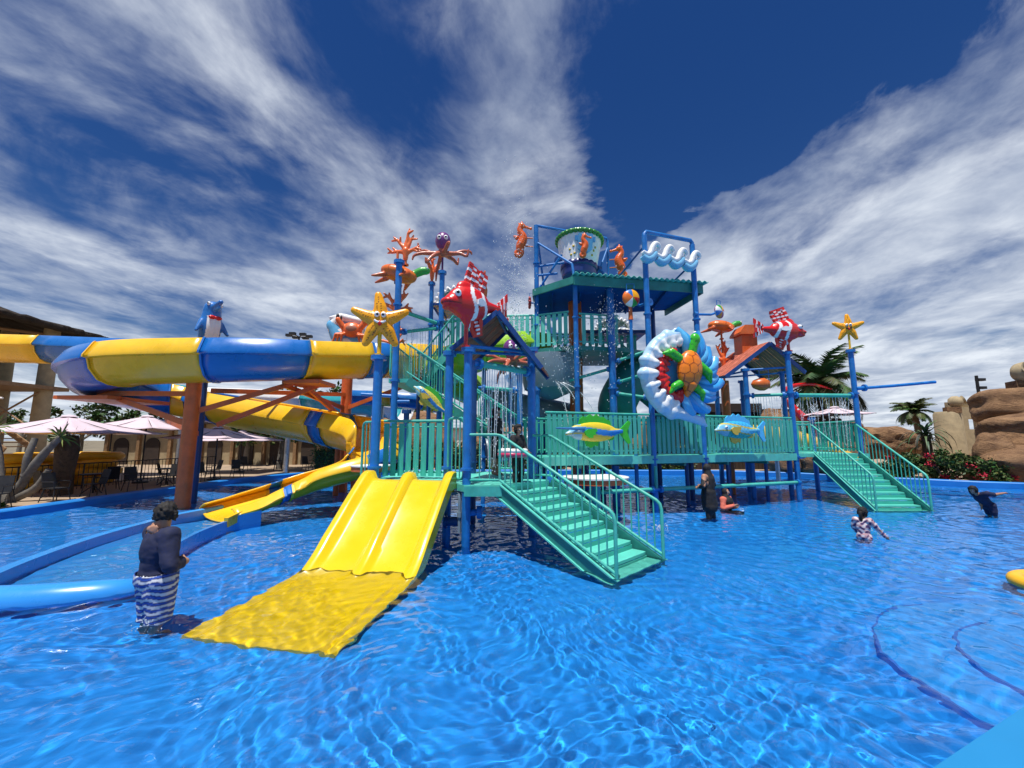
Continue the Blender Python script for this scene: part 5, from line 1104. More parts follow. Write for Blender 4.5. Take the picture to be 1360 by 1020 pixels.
# flat relief fish mounted on the fences, nose towards local -X
def relief_fish(loc, label, s, rz, ry, top, mid, low, fin, bill=False, ry_body=.30):
    root = thing('fence_fish', label, 'sculpture', loc, rz, scale=s); root.rotation_euler = (0, ry, rz)
    pr = [('e', (0, 0, 0), (.80, .13, ry_body), None, 'b'), ('e', (-.45, 0, -.01), (.42, .14, ry_body * .8), None, 'b'), ('c', (.55, 0, .0), (.95, 0, .03), .13, .07, 'b'), ('c', (-.72, 0, -.03), (-.92, 0, -.06), .12, .06, 'b')]
    me, co, tg, nm = fuse(pr, .022, 3); z = co[:, 2] + .05 * np.sin(co[:, 0] * 3); cols = np.tile(np.array(mid), (len(co), 1)); cols[z > ry_body * .42] = top; cols[z < -ry_body * .30] = low
    hd = co[:, 0] < -.48; cols[hd & (z > -.02)] = LBL; cols[hd & (z <= -.02)] = (.30, .55, .62); cols[(np.abs(z - ry_body * .42) < .025) | (np.abs(z + ry_body * .30) < .018)] = (.62, .50, .05)
    if not bill: sp_ = (np.sin(co[:, 0] * 38 + co[:, 2] * 9) * np.sin(co[:, 2] * 38) > .35) & ~hd; cols[sp_] = cols[sp_] * .72
    colour(me, cols); obj('body', me, 'sculpt', root)
    def sheet(name, out, col, y=0, th=.05): tri_prism(out, th, Matrix.Translation((0, y, 0)), col, name, root)
    n_ = 9; d_out = [(-.55, .18)] + [(-.50 + 1.05 * i / n_, .26 + (.24 if i % 2 else .16) * sin(pi * (i + 1.5) / (n_ + 2)) + .05) for i in range(n_ + 1)] + [(.6, .12)]; sheet('dorsal_fin', d_out, fin)
    sheet('tail_fin', [(.86, .05), (1.22, .36), (1.30, .30), (1.16, .02), (1.28, -.34), (1.18, -.36), (.88, -.03)], fin)
    sheet('side_fin', [(-.42, 0), (-.30, .08), (-.02, .10), (.02, .02), (-.06, -.02), (-.02, -.08), (-.12, -.10), (-.14, -.18), (-.26, -.18), (-.38, -.10)], fin if bill else (.62, .42, .05), -.15)
    sheet('belly_fin', [(-.35, -.22), (-.28, -.42), (-.12, -.48), (.02, -.40), (.10, -.44), (.16, -.22)], fin if bill else (.62, .42, .05)); sheet('rear_fin', [(.45, -.12), (.50, -.26), (.66, -.24), (.70, -.07)], fin if bill else (.62, .42, .05))
    eye(root, (-.60, -.125, .06), .05, V((-.2, -1, 0)))
    if bill: b = MB(); b.tube([(-.40, -.1, .10), (-.62, -.16, .09), (-1.35, -.16, .10)], [.05, .05, .02], 8, (.04, .18, .42)); b.build('bill', 'sculpt', root)
    return root
relief_fish((2.35, 12.12, 2.32), 'green finned blue and yellow billed fish mounted on the bridge fence', .94, math.atan2(3.1, 8.9), R_(0), (.80, .58, .03), (.015, .20, .60), (.75, .55, .03), (.03, .48, .02), True)
relief_fish((7.35, 13.85, 2.42), 'pale blue spotted fish with yellow fins mounted on the bridge fence', .96, math.atan2(1.4, 3.9), R_(2), (.04, .45, .80), (.14, .58, .78), (.06, .45, .38), (.06, .48, .85))
relief_fish((-2.35, 11.95, 3.25), 'green finned blue fish hanging head up on the rear left stair rail', .60, 0, R_(42), (.55, .50, .08), (.03, .18, .50), (.60, .45, .06), (.05, .42, .04))

# beach ball wheels on arms
def ball_wheel(loc, label, rz, arm, s=1, cols=None):
    root = thing('ball_wheel', label, 'spinner', loc, rz, scale=s); cs = cols or [REDC, YEL, (.03, .35, .06), WHT, DBL, (.75, .25, .03), (.30, .02, .2), WHT]
    b = MB()
    for k in range(8):
        a0, a1_ = 2 * pi * k / 8, 2 * pi * (k + 1) / 8; vs = []; fs = []
        for i in range(5):
            a = a0 + (a1_ - a0) * i / 4
            for j in range(7): r = .24 * sin(j / 6 * pi / 2 + .02); y = .11 * cos(j / 6 * pi / 2); vs.append((cos(a) * r, -y, sin(a) * r)); 
        for i in range(4):
            for j in range(6): q = i * 7 + j; fs.append((q, q + 1, q + 8, q + 7))
        b.add(vs, fs, cs[k]); b.add([(x, -y, z) for x, y, z in vs], [f[::-1] for f in fs], cs[(k + 3) % 8])
    b.build('ball', 'sculpt', root, ang=60); b = MB(); b.tube([(-.12, 0, .05), (-.12, 0, .38), (.1, 0, .40), (.1, 0, .28)], .012, 6); b.build('bail', 'blue', root)
    b = MB(); b.tube(arm, .04, 10); b.tube([V(arm[-1]) - (V(arm[-1]) - V(arm[-2])).normalized() * .1, arm[-1]], .1, 12); b.build('arm', 'blue', root); return root
ball_wheel((7.05, 13.9, 6.42), 'striped beach ball spinner on a blue arm off the right canopy post', .6, [(-.12, .05, -.05), (-.35, .1, -.14), (-.85, .4, -.14)])
ball_wheel((3.92, 13.4, 6.72), 'multicoloured pinwheel ball on the post below the canopy', .2, [(.1, .05, -.1), (.3, .1, -.15), (.42, -.25, -.15)], 1.25, [YEL, YEL, DBL, ORG, ORG, WHT, (.03, .35, .06), REDC])
pm = thing('spinner_post', 'slim blue post with coral coloured cap holding the multicoloured pinwheel', 'pole', (3.9, 13.45, 0)); b = Wb(); b.tube([(3.9, 13.45, DEPTH), (3.9, 13.45, 6.0)], .055, 12); b.build('shaft', 'blue', pm); b = Wb(); b.tube([(3.9, 13.45, 6.0), (3.9, 13.45, 6.7)], [.08, .04], 12); b.build('cap', 'orange', pm)
sw = thing('spinner_toy', 'small red water wheel on the left post of the bucket tower', 'spinner', (.62, 14.4, 6.9)); b = MB()
for k in range(8): a = k * pi / 4; b.ell((0, cos(a) * .14, sin(a) * .17), (.05, .055, .06), None, 8, 6, (.40, .03, .03))
b.tube([(-.03, 0, 0), (.06, 0, 0)], .13, 14, (.35, .02, .02)); b.build('wheel', 'sculpt', sw); b = MB(); b.tube([(0, 0, 0), (.26, .08, 0)], .03, 8); b.tube([(0, 0, .12), (0, 0, .34), (.16, 0, .36), (.18, 0, .1)], .01, 6); b.build('axle', 'blue', sw)
fd = thing('dropper_fish', 'round orange fish shaped bucket hanging under the small gable roof', 'bucket', (9.35, 15.6, 4.15)); b = MB(); b.lathe([(.03, -.42), (.16, -.32), (.24, -.1), (.24, .05), (.16, .2), (.04, .26)], 20, Matrix.Rotation(R_(90), 4, 'Y') @ Matrix.Translation((0, 0, 0)), (.62, .13, .02)); b.build('shell', 'sculpt', fd); b = MB(); b.tube([(-.1, 0, .1), (-.1, 0, .52), (.25, 0, .55), (.25, 0, .05)], .015, 6); b.build('bail', 'blue', fd)

# ------------------------------------------------------------------ people (figures face local -Y, their right is -X)
def hand(pr, wrist, d, palm_n, s=1.0, curl=.35):
    """palm with five separate fingers; d points along the hand, palm_n out of the palm"""
    w, d, n_ = V(wrist), V(d).normalized(), V(palm_n).normalized(); sd = d.cross(n_).normalized(); n_ = sd.cross(d).normalized()
    k = w + d * .085 * s
    pr += [('c', w, k + sd * .018 * s, .026 * s, .022 * s, 'hand'), ('c', w, k - sd * .018 * s, .026 * s, .022 * s, 'hand')]
    for o_, L in ((-.033, .062), (-.011, .078), (.011, .084), (.033, .075)):
        p = k + sd * o_ * s; q = p + (d + n_ * curl).normalized() * L * .55 * s; e = q + (d + n_ * (curl * 2.6)).normalized() * L * .5 * s; pr += [('c', p, q, .0115 * s, .011 * s, 'hand'), ('c', q, e, .011 * s, .009 * s, 'hand')]
    t0 = w + d * .025 * s + sd * .028 * s; t1 = t0 + (sd * .8 + d * .6 + n_ * .3).normalized() * .042 * s; t2 = t1 + (d + n_ * .4).normalized() * .034 * s; pr += [('c', t0, t1, .015 * s, .0125 * s, 'hand'), ('c', t1, t2, .0125 * s, .010 * s, 'hand')]
def figure(label, loc, rz, H, J, girth=1.0, head_turn=0, head_tilt=0, voxel=.0125, fingers=None, hair='short'):
    """J: joints in units of the standing height, measured from the ground"""
    root = thing('person', label, 'person', loc, rz); P = {k: V(v) * H for k, v in J.items()}; g_ = girth * H; pr = []
    c = lambda a, b_, r0, r1, t: pr.append(('c', a if isinstance(a, V) else P[a], b_ if isinstance(b_, V) else P[b_], r0 * g_, r1 * g_, t))
    pel, ch_, nk = P['pelvis'], P['chest'], P['neck']; ax = (P['sr'] - P['sl']).normalized(); hx = (P['hr'] - P['hl']).normalized(); up_ = (nk - pel).normalized(); fw = up_.cross(ax).normalized()
    Mt = Matrix((ax, fw, up_)).transposed()
    pr += [('e', pel, (.095 * g_, .072 * g_, .075 * g_), Mt, 'hips'), ('e', pel.lerp(ch_, .5), (.082 * g_, .062 * g_, .10 * g_), Mt, 'torso'), ('e', ch_, (.098 * g_, .068 * g_, .105 * g_), Mt, 'torso'), ('e', ch_.lerp(nk, .6), (.088 * g_, .05 * g_, .05 * g_), Mt, 'torso')]
    hd = P['head']; f = Matrix.Rotation(R_(head_turn), 3, 'Z') @ Matrix.Rotation(R_(head_tilt), 3, 'X') @ V((0, -1, 0)); u_ = (Matrix.Rotation(R_(head_turn), 3, 'Z') @ Matrix.Rotation(R_(head_tilt), 3, 'X') @ V((0, 0, 1))); r_ = f.cross(u_); Mh = Matrix((r_, -f, u_)).transposed(); h = H if H > 1.3 else H * 1.12
    pr.append(('c', nk, hd - u_ * .02 * h, .034 * g_, .032 * g_, 'neck'))
    pr += [('e', hd + u_ * .012 * h, (.044 * h, .054 * h, .056 * h), Mh, 'skull'), ('e', hd - u_ * .030 * h + f * .018 * h, (.033 * h, .034 * h, .036 * h), Mh, 'face'), ('c', hd + f * .052 * h + u_ * .006 * h, hd + f * .066 * h - u_ * .014 * h, .006 * h, .009 * h, 'face'), ('e', hd + r_ * .045 * h - u_ * .006 * h, (.007 * h, .012 * h, .018 * h), Mh, 'face'), ('e', hd - r_ * .045 * h - u_ * .006 * h, (.007 * h, .012 * h, .018 * h), Mh, 'face'), ('c', hd + f * .048 * h - u_ * .032 * h + r_ * .012 * h, hd + f * .048 * h - u_ * .032 * h - r_ * .012 * h, .006 * h, .006 * h, 'face')]
    for s in ('l', 'r'):
        c('s' + s, 'e' + s, .040, .031, 'upper_arm'); c('e' + s, 'w' + s, .030, .019, 'forearm'); c(ch_.lerp(nk, .5), 's' + s, .055, .042, 'torso')
        c('h' + s, 'k' + s, .058, .038, 'thigh'); c('k' + s, P['k' + s].lerp(P['a' + s], .35), .036, .036, 'shin'); c(P['k' + s].lerp(P['a' + s], .35), 'a' + s, .036, .021, 'shin'); c('a' + s, P['a' + s] + V((0, -.085, -.022)) * H, .024, .018, 'foot')
        if fingers and s in fingers: hand(pr, P['w' + s], fingers[s][0], fingers[s][1], H / 1.75 * (1.05 if H > 1.3 else 1.15))
        else: hand(pr, P['w' + s], (P['w' + s] - P['e' + s]), fw * 1.0 + ax * .2, H / 1.75)
    me, co, tg, nm = fuse(pr, voxel, 2); obj('body', me, 'skin', root)
    for sx in (-1, 1):
        b = MB(); ec = hd + f * .047 * h + u_ * .006 * h + r_ * .018 * h * sx; b.ell(ec, (.0085 * h,) * 3, None, 10, 8, WHT); b.ell(ec + f * .006 * h, (.0045 * h,) * 3, None, 8, 6, BLK); b.build('eye', 'sculpt', root)
    ix = lambda *ts: np.isin(tg, [nm.index(t) for t in ts if t in nm])
    if hair:
        q = co - np.array(hd); keep = ix('skull', 'face', 'neck') & ((q @ np.array(f) < .022 * h) | (q @ np.array(u_) > .042 * h)) & (q @ np.array(u_) > (-.035 * h if hair == 'short' else -.07 * h)) & (np.linalg.norm(q, axis=1) < .11 * h)
        o, vs = cover_mesh(me, co, keep, .022 * h, 'hair', 'hair', root); md = o.modifiers.new('t', 'SOLIDIFY'); md.thickness = .014 * h; md.offset = -1
        tx = bpy.data.textures.new('tuft', 'CLOUDS'); tx.noise_scale = .025; d_ = o.modifiers.new('d', 'DISPLACE'); d_.texture = tx; d_.strength = .045 * h
    return root, me, co, tg, nm, P, ix, (hd, f, u_, r_, h)
def wear(root, me, co, keep, name, mat, off=.012):
    o, vs = cover_mesh(me, co, keep, off, name, mat, root); tx = bpy.data.textures.get('folds') or bpy.data.textures.new('folds', 'CLOUDS'); tx.noise_scale = .14
    d = o.modifiers.new('d', 'DISPLACE'); d.texture = tx; d.strength = .03; d.mid_level = .45; md = o.modifiers.new('t', 'SOLIDIFY'); md.thickness = .008; md.offset = -1; return o, vs
STAND = dict(pelvis=(0, 0, .52), chest=(0, .005, .70), neck=(0, .0, .825), head=(0, -.01, .925), sl=(.105, 0, .795), sr=(-.105, 0, .795), el=(.14, .02, .62), er=(-.14, .02, .62), wl=(.14, -.04, .475), wr=(-.14, -.04, .475), hl=(.05, 0, .50), hr=(-.05, 0, .50), kl=(.055, -.01, .27), kr=(-.055, -.01, .27), al=(.055, .015, .04), ar=(-.055, .015, .04))
def pose(**k): d = dict(STAND); d.update(k); return d

# man in navy shirt and striped shorts wading by the slide
pt = at(203, 822, z=0)
J = pose(er=(-.185, .015, .615), wr=(-.09, -.12, .60), el=(.155, -.06, .655), wl=(.05, .045, .835), pelvis=(.01, .0, .52))
root, me, co, tg, nm, P, ix, hdf = figure('person in a navy shirt and blue white striped shorts wading beside the yellow slide', (pt.x, pt.y, DEPTH), R_(152), 1.74, J, 1.32, head_turn=38, head_tilt=8, fingers={'l': ((-.9, .25, .1), (0, -1, 0)), 'r': ((.9, -.2, 0), (0, 1, 0))})
wear(root, me, co, (ix('torso', 'upper_arm') & (co[:, 2] < 1.74 * .85)) | (ix('forearm') & (co[:, 0] < 0) & (co[:, 1] > -.16)) | (ix('hips') & (co[:, 2] > 1.74 * .50)), 'shirt', 'navy_cloth', .018)
keep = ix('hips', 'thigh', 'shin') & (co[:, 2] > 1.72 * .21) & (co[:, 2] < 1.72 * .555)
o, vs = wear(root, me, co, keep, 'shorts', 'cloth_attr', .045)
s_ = np.sin(vs[:, 2] * 88 + 2.2 * np.sin(vs[:, 0] * 9) + 1.1 * np.sin(vs[:, 0] * 31 + vs[:, 2] * 13)); cl = np.where(s_[:, None] > .25, np.array((.58, .60, .64)), np.array((.012, .03, .17))); colour(o.data, np.where((s_ < -.75)[:, None], np.array((.03, .09, .42)), cl))

# woman in black robe and headscarf, standing
def robe(root, pr, name='robe', mat='black_cloth', vox=.022, st=.04):
    me, co, tg, nm = fuse(pr, vox, 4); o = obj(name, me, mat, root); tx = bpy.data.textures.get('folds2') or bpy.data.textures.new('folds2', 'CLOUDS'); tx.noise_scale = .2; d = o.modifiers.new('d', 'DISPLACE'); d.texture = tx; d.strength = st; return o
pt = at(943, 688, z=0)
J = pose(el=(.19, .03, .65), wl=(.08, -.12, .61), er=(-.20, -.01, .64), wr=(-.07, -.13, .63), al=(.04, .015, .04), ar=(-.05, .015, .04))
root, me, co, tg, nm, P, ix, (hd, f, u_, r_, h) = figure('person in a long black robe and headscarf standing in the pool', (pt.x, pt.y, -.18), R_(215), 1.62, J, 1.12, head_turn=-10, hair=None)
robe(root, [('c', (0, .01, 1.18), (0, .0, .86), .165, .165, 'd'), ('c', (0, .0, .86), (0, .02, .48), .19, .20, 'd'), ('c', P['hl'], P['al'] + V((.01, 0, .06)), .10, .075, 'd'), ('c', P['hr'], P['ar'] + V((-.01, 0, .06)), .10, .075, 'd'), ('c', P['sl'], P['el'], .07, .062, 'd'), ('c', P['el'], P['el'].lerp(P['wl'], .7), .06, .05, 'd'), ('c', P['sr'], P['er'], .07, .062, 'd'), ('c', P['er'], P['er'].lerp(P['wr'], .7), .06, .05, 'd'), ('c', P['sl'], P['sr'], .07, .07, 'd')])
robe(root, [('e', hd + u_ * .012 - f * .012, (.098, .105, .122), None, 's'), ('c', hd - u_ * .07 - f * .03, V((0, .03, 1.26)), .085, .13, 's'), ('c', V((0, .05, 1.22)), V((0, .08, .98)), .13, .10, 's')], 'headscarf', 'black_cloth', .018, .025)

# woman sitting in the water
pt = at(965, 677, z=0)
J = pose(kl=(.07, -.24, .53), kr=(-.07, -.24, .53), al=(.06, -.24, .30), ar=(-.06, -.24, .30), el=(.17, -.03, .64), wl=(.05, -.15, .66), er=(-.17, -.03, .64), wr=(-.04, -.16, .69))
root, me, co, tg, nm, P, ix, (hd, f, u_, r_, h) = figure('person in black headscarf and coral sleeves sitting in the water', (pt.x, pt.y, -.94), R_(35), 1.58, J, 1.1, hair=None)
wear(root, me, co, ix('upper_arm', 'forearm', 'torso', 'hips'), 'blouse', 'coral_cloth', .018); wear(root, me, co, ix('thigh', 'shin') & (co[:, 2] > .1), 'trousers', 'black_cloth', .03)
robe(root, [('e', hd + u_ * .012 - f * .022, (.096, .098, .12), None, 's'), ('c', hd - u_ * .07 - f * .02, V((0, -.01, 1.18)), .095, .18, 's'), ('c', V((0, -.03, 1.18)), V((0, -.05, 1.05)), .18, .15, 's')], 'headscarf', 'black_cloth', .018, .025)

# girl wading in the patterned suit
pt = at(1148, 715, z=0)
J = pose(er=(-.19, -.07, .66), wr=(-.27, -.14, .53), el=(.15, -.04, .64), wl=(.14, -.14, .56), chest=(0, -.015, .70), neck=(0, -.03, .825), head=(0, -.045, .93))
root, me, co, tg, nm, P, ix, (hd, f, u_, r_, h) = figure('child with dark ponytail in a patterned long sleeved swimsuit wading', (pt.x, pt.y, -.56), R_(128), 1.18, J, 1.1, head_turn=-8, voxel=.010, hair='long')
o, vs = wear(root, me, co, ix('torso', 'hips', 'upper_arm', 'forearm', 'thigh'), 'swimsuit', 'cloth_attr', .008); q = np.sin(vs[:, 0] * 55 + 3 * np.sin(vs[:, 2] * 21)) + np.sin(vs[:, 2] * 61 + 2 * np.sin(vs[:, 0] * 33 + vs[:, 1] * 25)); cl = np.tile(np.array((.50, .30, .32)), (len(vs), 1)); cl[q > .5] = (.62, .58, .60); cl[q < -.7] = (.05, .03, .12); colour(o.data, cl)
b = MB(); b.tube(spline([hd - f * .06 + u_ * .03, hd - f * .10 - u_ * .02, hd - f * .09 - u_ * .14, hd - f * .075 - u_ * .24], 4), [.03, .034, .036, .036, .035, .034, .033, .031, .029, .027, .022, .018, .008], 10); b.build('ponytail', 'hair', root)

# swimmer lunging forward at the right
pt = at(1318, 684, z=0)
J = pose(pelvis=(0, .0, .50), chest=(-.02, -.02, .67), neck=(-.03, -.03, .80), head=(-.035, -.05, .90), el=(.10, .13, .66), wl=(.14, .28, .58), er=(-.10, .02, .62), wr=(-.05, -.10, .55), kl=(.06, -.05, .28), kr=(-.06, .05, .27))
for k_ in J: J[k_] = tuple(Matrix.Rotation(R_(38), 3, 'X') @ (V(J[k_]) - V((0, 0, .40))) + V((0, 0, .40))) if k_ in ('chest', 'neck', 'head', 'el', 'wl', 'er', 'wr', 'sl', 'sr', 'pelvis', 'hl', 'hr') else J[k_]
root, me, co, tg, nm, P, ix, hdf = figure('person in dark swimwear leaning forward with one arm trailing behind near the far pool edge', (pt.x, pt.y, -.42), R_(-78), 1.45, J, 1.05, head_tilt=20)
wear(root, me, co, ix('torso', 'hips', 'upper_arm', 'thigh'), 'swimsuit', 'navy_cloth', .01)

# young man on the front platform, in black
pt = at(645, 627, z=ZA)
J = pose(er=(-.15, .02, .62), wr=(-.10, -.10, .55))
root, me, co, tg, nm, P, ix, (hd, f, u_, r_, h) = figure('person in a dark jacket and black knee shorts standing on the front platform', (-.42, 11.0, ZA), R_(62), 1.72, J, 1.12, head_turn=8)
wear(root, me, co, (ix('torso', 'upper_arm', 'forearm') | ix('hips')) & (co[:, 2] > 1.72 * .42) & (co[:, 2] < 1.72 * .85), 'jacket', 'black_cloth', .026); wear(root, me, co, ix('hips', 'thigh', 'shin') & (co[:, 2] > 1.72 * .25) & (co[:, 2] < 1.72 * .54), 'shorts', 'black_cloth', .034)

# child on the stairs holding a ring
J = pose(er=(-.14, -.03, .63), wr=(-.09, -.14, .58), el=(.14, -.03, .63), wl=(.09, -.14, .58), kl=(.055, -.04, .27))
root, me, co, tg, nm, P, ix, hdf = figure('child in black swimwear standing at the top of the front staircase', (.12, 9.15, 1.06), R_(48), 1.36, J, 1.0, head_turn=-5, head_tilt=8, hair='long', voxel=.011)
wear(root, me, co, ix('torso', 'hips', 'upper_arm', 'forearm', 'thigh', 'shin') & (co[:, 2] > .12), 'swimsuit', 'black_cloth', .012)
rg = thing('swim_ring', 'white and pink swim ring held by the child on the front staircase', 'swim ring', (.02, 9.05, 1.82)); b = MB(); n_ = 40
for part_, (z, r, col) in (('upper', (.045, .052, WHT)), ('lower', (-.03, .06, (.62, .05, .14)))):
    b = MB(); b.tube([(cos(2 * pi * i / n_) * .27, sin(2 * pi * i / n_) * .27, z) for i in range(n_ + 1)], r, 12, col, caps=False); b.build('tube', 'sculpt', rg)

# ------------------------------------------------------------------ foliage helpers
paint('dark_hedge', (.02, .035, .012), .9, .4, 4)
def leaf_cloud(n, c, rad, size, cols, rg_, hollow=.35, droop=0):
    """many small leaf faces spread through clumps of an uneven crown"""
    b = MB(); clumps = []
    for i in range(max(6, n // 90)):
        while True:
            p = V((rg_.uniform(-1, 1), rg_.uniform(-1, 1), rg_.uniform(-1, 1)))
            if hollow < p.length < 1: break
        clumps.append((V((p.x * rad[0], p.y * rad[1], p.z * rad[2])) + V(c), rg_.uniform(.22, .42)))
    for i in range(n):
        q, r = clumps[rg_.randrange(len(clumps))]; d = V((rg_.gauss(0, 1), rg_.gauss(0, 1), rg_.gauss(0, .8))) * r * .42 * min(rad) * 1.1; p = q + d
        a = V((rg_.uniform(-1, 1), rg_.uniform(-1, 1), rg_.uniform(-.6, .8) - droop)).normalized(); s_ = a.orthogonal().normalized(); s_ = Quaternion(a, rg_.uniform(0, 6)) @ s_; L = size * rg_.uniform(.6, 1.4)
        b.add([p, p + a * L * .5 + s_ * L * .22, p + a * L, p + a * L * .5 - s_ * L * .22], [(0, 1, 2, 3)], tuple(x * rg_.uniform(.65, 1.3) for x in cols[rg_.randrange(len(cols))]))
    return b
GREENS = [(.05, .10, .025), (.07, .12, .03), (.035, .08, .02), (.09, .12, .035)]
def tree(loc, label, h, rad, n=1600, seed=1, group=None, size=.32):
    root = thing('tree', label, 'tree', loc, 0, group); g_ = random.Random(seed); b = MB(); b.tube([(0, 0, 0), (.1, 0, h * .35), (0, .1, h * .7)], [.22, .16, .08], 10)
    for k in range(6): a = g_.uniform(0, 6.3); b.tube([(0, 0, h * .4), (cos(a) * rad[0] * .4, sin(a) * rad[1] * .4, h * .65), (cos(a) * rad[0] * .75, sin(a) * rad[1] * .75, h * .8)], [.10, .06, .02], 6)
    b.build('trunk', 'bark', root); tag(leaf_cloud(n, (0, 0, h * .72), rad, size, GREENS, g_).build('crown', 'leaf_attr', root, smooth=False)); return root
def palm(loc, label, h, fr, seed=1, nf=34, w=.13):
    root = thing('palm_tree', label, 'palm tree', loc); g_ = random.Random(seed); b = MB(); n_ = 14
    b.tube([(.12 * sin(i * .3), 0, h * i / n_) for i in range(n_ + 1)], [.24 * (1.25 - .35 * i / n_) * (1 + .08 * (i % 2)) for i in range(n_ + 1)], 12); b.build('trunk', 'palm_bark', root); top = V((.12 * sin(n_ * .3), 0, h))
    for k in range(nf):
        a = 2 * pi * k / nf * 2.618 + g_.uniform(-.2, .2); el = R_(g_.uniform(-8, 82)); L = fr * g_.uniform(.8, 1.1); b = MB(); p = top.copy(); P = [p.copy()]; e = el
        for j in range(9): p = p + V((cos(a) * cos(e), sin(a) * cos(e), sin(e))) * L / 9; e -= R_(9 + 3 * (el < .5)); P.append(p.copy())
        col = tuple(x * g_.uniform(.7, 1.25) for x in (.075, .115, .035)); b.tube(P, [.03 - .0025 * j for j in range(10)], 5, (.12, .13, .05))
        for j in range(1, 10):
            for s_ in range(4):
                q = P[j - 1].lerp(P[j], s_ / 4); T = (P[j] - P[j - 1]).normalized(); sd = T.cross(V((0, 0, 1))).normalized()
                for sg in (-1, 1):
                    l_ = fr * .26 * sin(pi * (j + s_ / 3) / 11) + .08; e_ = q + (sd * sg * .8 + T * .7 + V((0, 0, -.35 + g_.uniform(-.15, .15)))).normalized() * l_; b.add([q - T * w * .5, q + T * w * .5, e_], [(0, 1, 2)], tuple(x * g_.uniform(.75, 1.25) for x in col))
        b.build('frond', 'leaf_attr', root, smooth=False)
    return root
def rockmesh(rad, seed, sub=4, lay=.25):
    g_ = np.random.default_rng(seed); n_ = 26; vs = []; fs = []; ph = g_.uniform(0, 6.28, 24); fr_ = g_.uniform(.8, 2.6, 24)
    for j in range(n_ + 1):
        for i in range(2 * n_):
            th, p = pi * i / n_, pi * j / n_; d = np.array([sin(p) * cos(th), sin(p) * sin(th), cos(p)]); e = 3.0; d = d / (np.abs(d) ** e).sum() ** (1 / e)
            r = 1 + .10 * sin(fr_[0] * 2 * d[0] + ph[0]) * sin(fr_[1] * 2 * d[1] + ph[1]) + .03 * sin(4 * d[2] * fr_[2] + ph[2] + 2 * d[0]) + .05 * sin(fr_[3] * 6 * d[0] + ph[3]) * sin(fr_[4] * 5 * d[2] + ph[4]) + lay * .06 * (abs((d[2] * 2.2 + .3 * sin(3 * d[0] + ph[6])) % 1 - .5) * 2)
            vs.append(tuple(d * r * np.array(rad)))
    for j in range(n_):
        for i in range(2 * n_): i2 = (i + 1) % (2 * n_); fs.append((j * 2 * n_ + i, (j + 1) * 2 * n_ + i, (j + 1) * 2 * n_ + i2, j * 2 * n_ + i2))
    b = MB(); b.add(vs, fs); me = b.mesh('rock', True, 60); return me
def rock(loc, rad, label, seed, group=None, rz=0):
    o = obj('boulder', rockmesh(rad, seed), 'rock'); o.location = loc; o.rotation_euler = (0, 0, rz); return tag(o, label, 'rock', group)

# ------------------------------------------------------------------ right bank: rocks, fort, palms, flowers
rock((26.7, 21.0, .5), (3.6, 2.4, 1.4), 'wide low slab of layered tan rock at the pool edge behind the diving swimmer', 1)
rock((28.1, 22.0, 2.2), (3.6, 2.3, 1.3), 'bulging tan boulder stacked above the low slab by the pool edge', 2, rz=.4)
rock((29.6, 23.2, 3.9), (3.3, 2.2, 1.15), 'rounded topmost tan boulder carrying the big clay pot', 3, rz=.2)
rock((24.0, 21.2, .8), (.9, .8, 1.5), 'small pointed tan rock beside the flowering shrubs', 4, rz=.8)
rock((18.3, 24.3, .9), (1.5, 1.2, 1.2), 'rounded brown boulder right behind the rear staircase rail', 5, rz=.3)
rock((20.0, 26.3, 1.6), (1.6, 1.3, 1.1), 'pale tan boulder half hidden behind the spiky plant', 6, rz=.9)
rock((21.4, 29.4, 2.0), (3.0, 1.6, 1.2), 'long broken tan rock ridge below the distant palm', 7)
rock((17.3, 27.2, 2.6), (1.2, 1.0, 1.4), 'tall tan rock beside the red tentacle sculpture', 8, rz=.5)
rock((23.6, 27.5, 1.9), (2.4, 1.5, 1.0), 'flat tan rock terrace in front of the stone fort wall', 9, rz=.1)
rock((16.6, 25.6, 1.0), (1.0, 1.0, 1.1), 'squat dark tan rock at the foot of the red tentacle', 10)
for i, (x, y, z) in enumerate(((18.2, 28.4, 3.2), (19.4, 28.6, 3.35), (20.6, 28.5, 3.25), (21.6, 28.8, 3.15), (22.6, 28.4, 2.9))): rock((x, y, z), (.75, .6, .4), 'small loose tan stone lying on the rock ridge below the distant palm', 30 + i, 'loose stones on the rock ridge', i * .7)
def pot(loc, label, s, rx, rz):
    root = thing('clay_pot', label, 'pot', loc, rz, scale=s); b = MB(); b.lathe([(.2, 0), (.75, .3), (.95, .8), (.8, 1.3), (.5, 1.55), (.62, 1.75), (.66, 1.8), (.56, 1.78), (.42, 1.6), (.6, 1.2), (.6, .6), (.1, .2)], 28, Matrix.Rotation(R_(rx), 4, 'X'), None, True); b.build('vessel', 'tan_concrete', root, ang=50)
    b = MB(); b.box((0, -.3, -.9), (1.6, 1.6, .9)); b.build('plinth', 'rock', root, smooth=False); return root
pot((27.9, 22.9, 5.55), 'big tan clay pot lying on its side on the topmost boulder', .62, 72, R_(-25))
ft = thing('stone_fort', 'sand coloured stone fort wall with window openings behind the rocks', 'building', (32, 32, 0))
b = Wb(); b.lathe([(.85, 0), (.8, 4.0), (.7, 4.2)], 24, Matrix.Translation((33.0, 32, 0))); b.build('turret', 'tan_concrete', ft)
b = Wb()
for x0, x1, z0, z1 in ((34.3, 35.2, 0, 4.6), (35.2, 40, 0, 2.9), (35.2, 40, 3.7, 4.6), (36.4, 36.7, 2.9, 3.7), (37.8, 38.1, 2.9, 3.7), (39.2, 40, 2.9, 3.7)): b.box(((x0 + x1) / 2, 33, (z0 + z1) / 2), (x1 - x0 - .002, .8, z1 - z0 - .002))
tag(b.build('wall', 'tan_concrete', ft, smooth=False), kind='stuff')
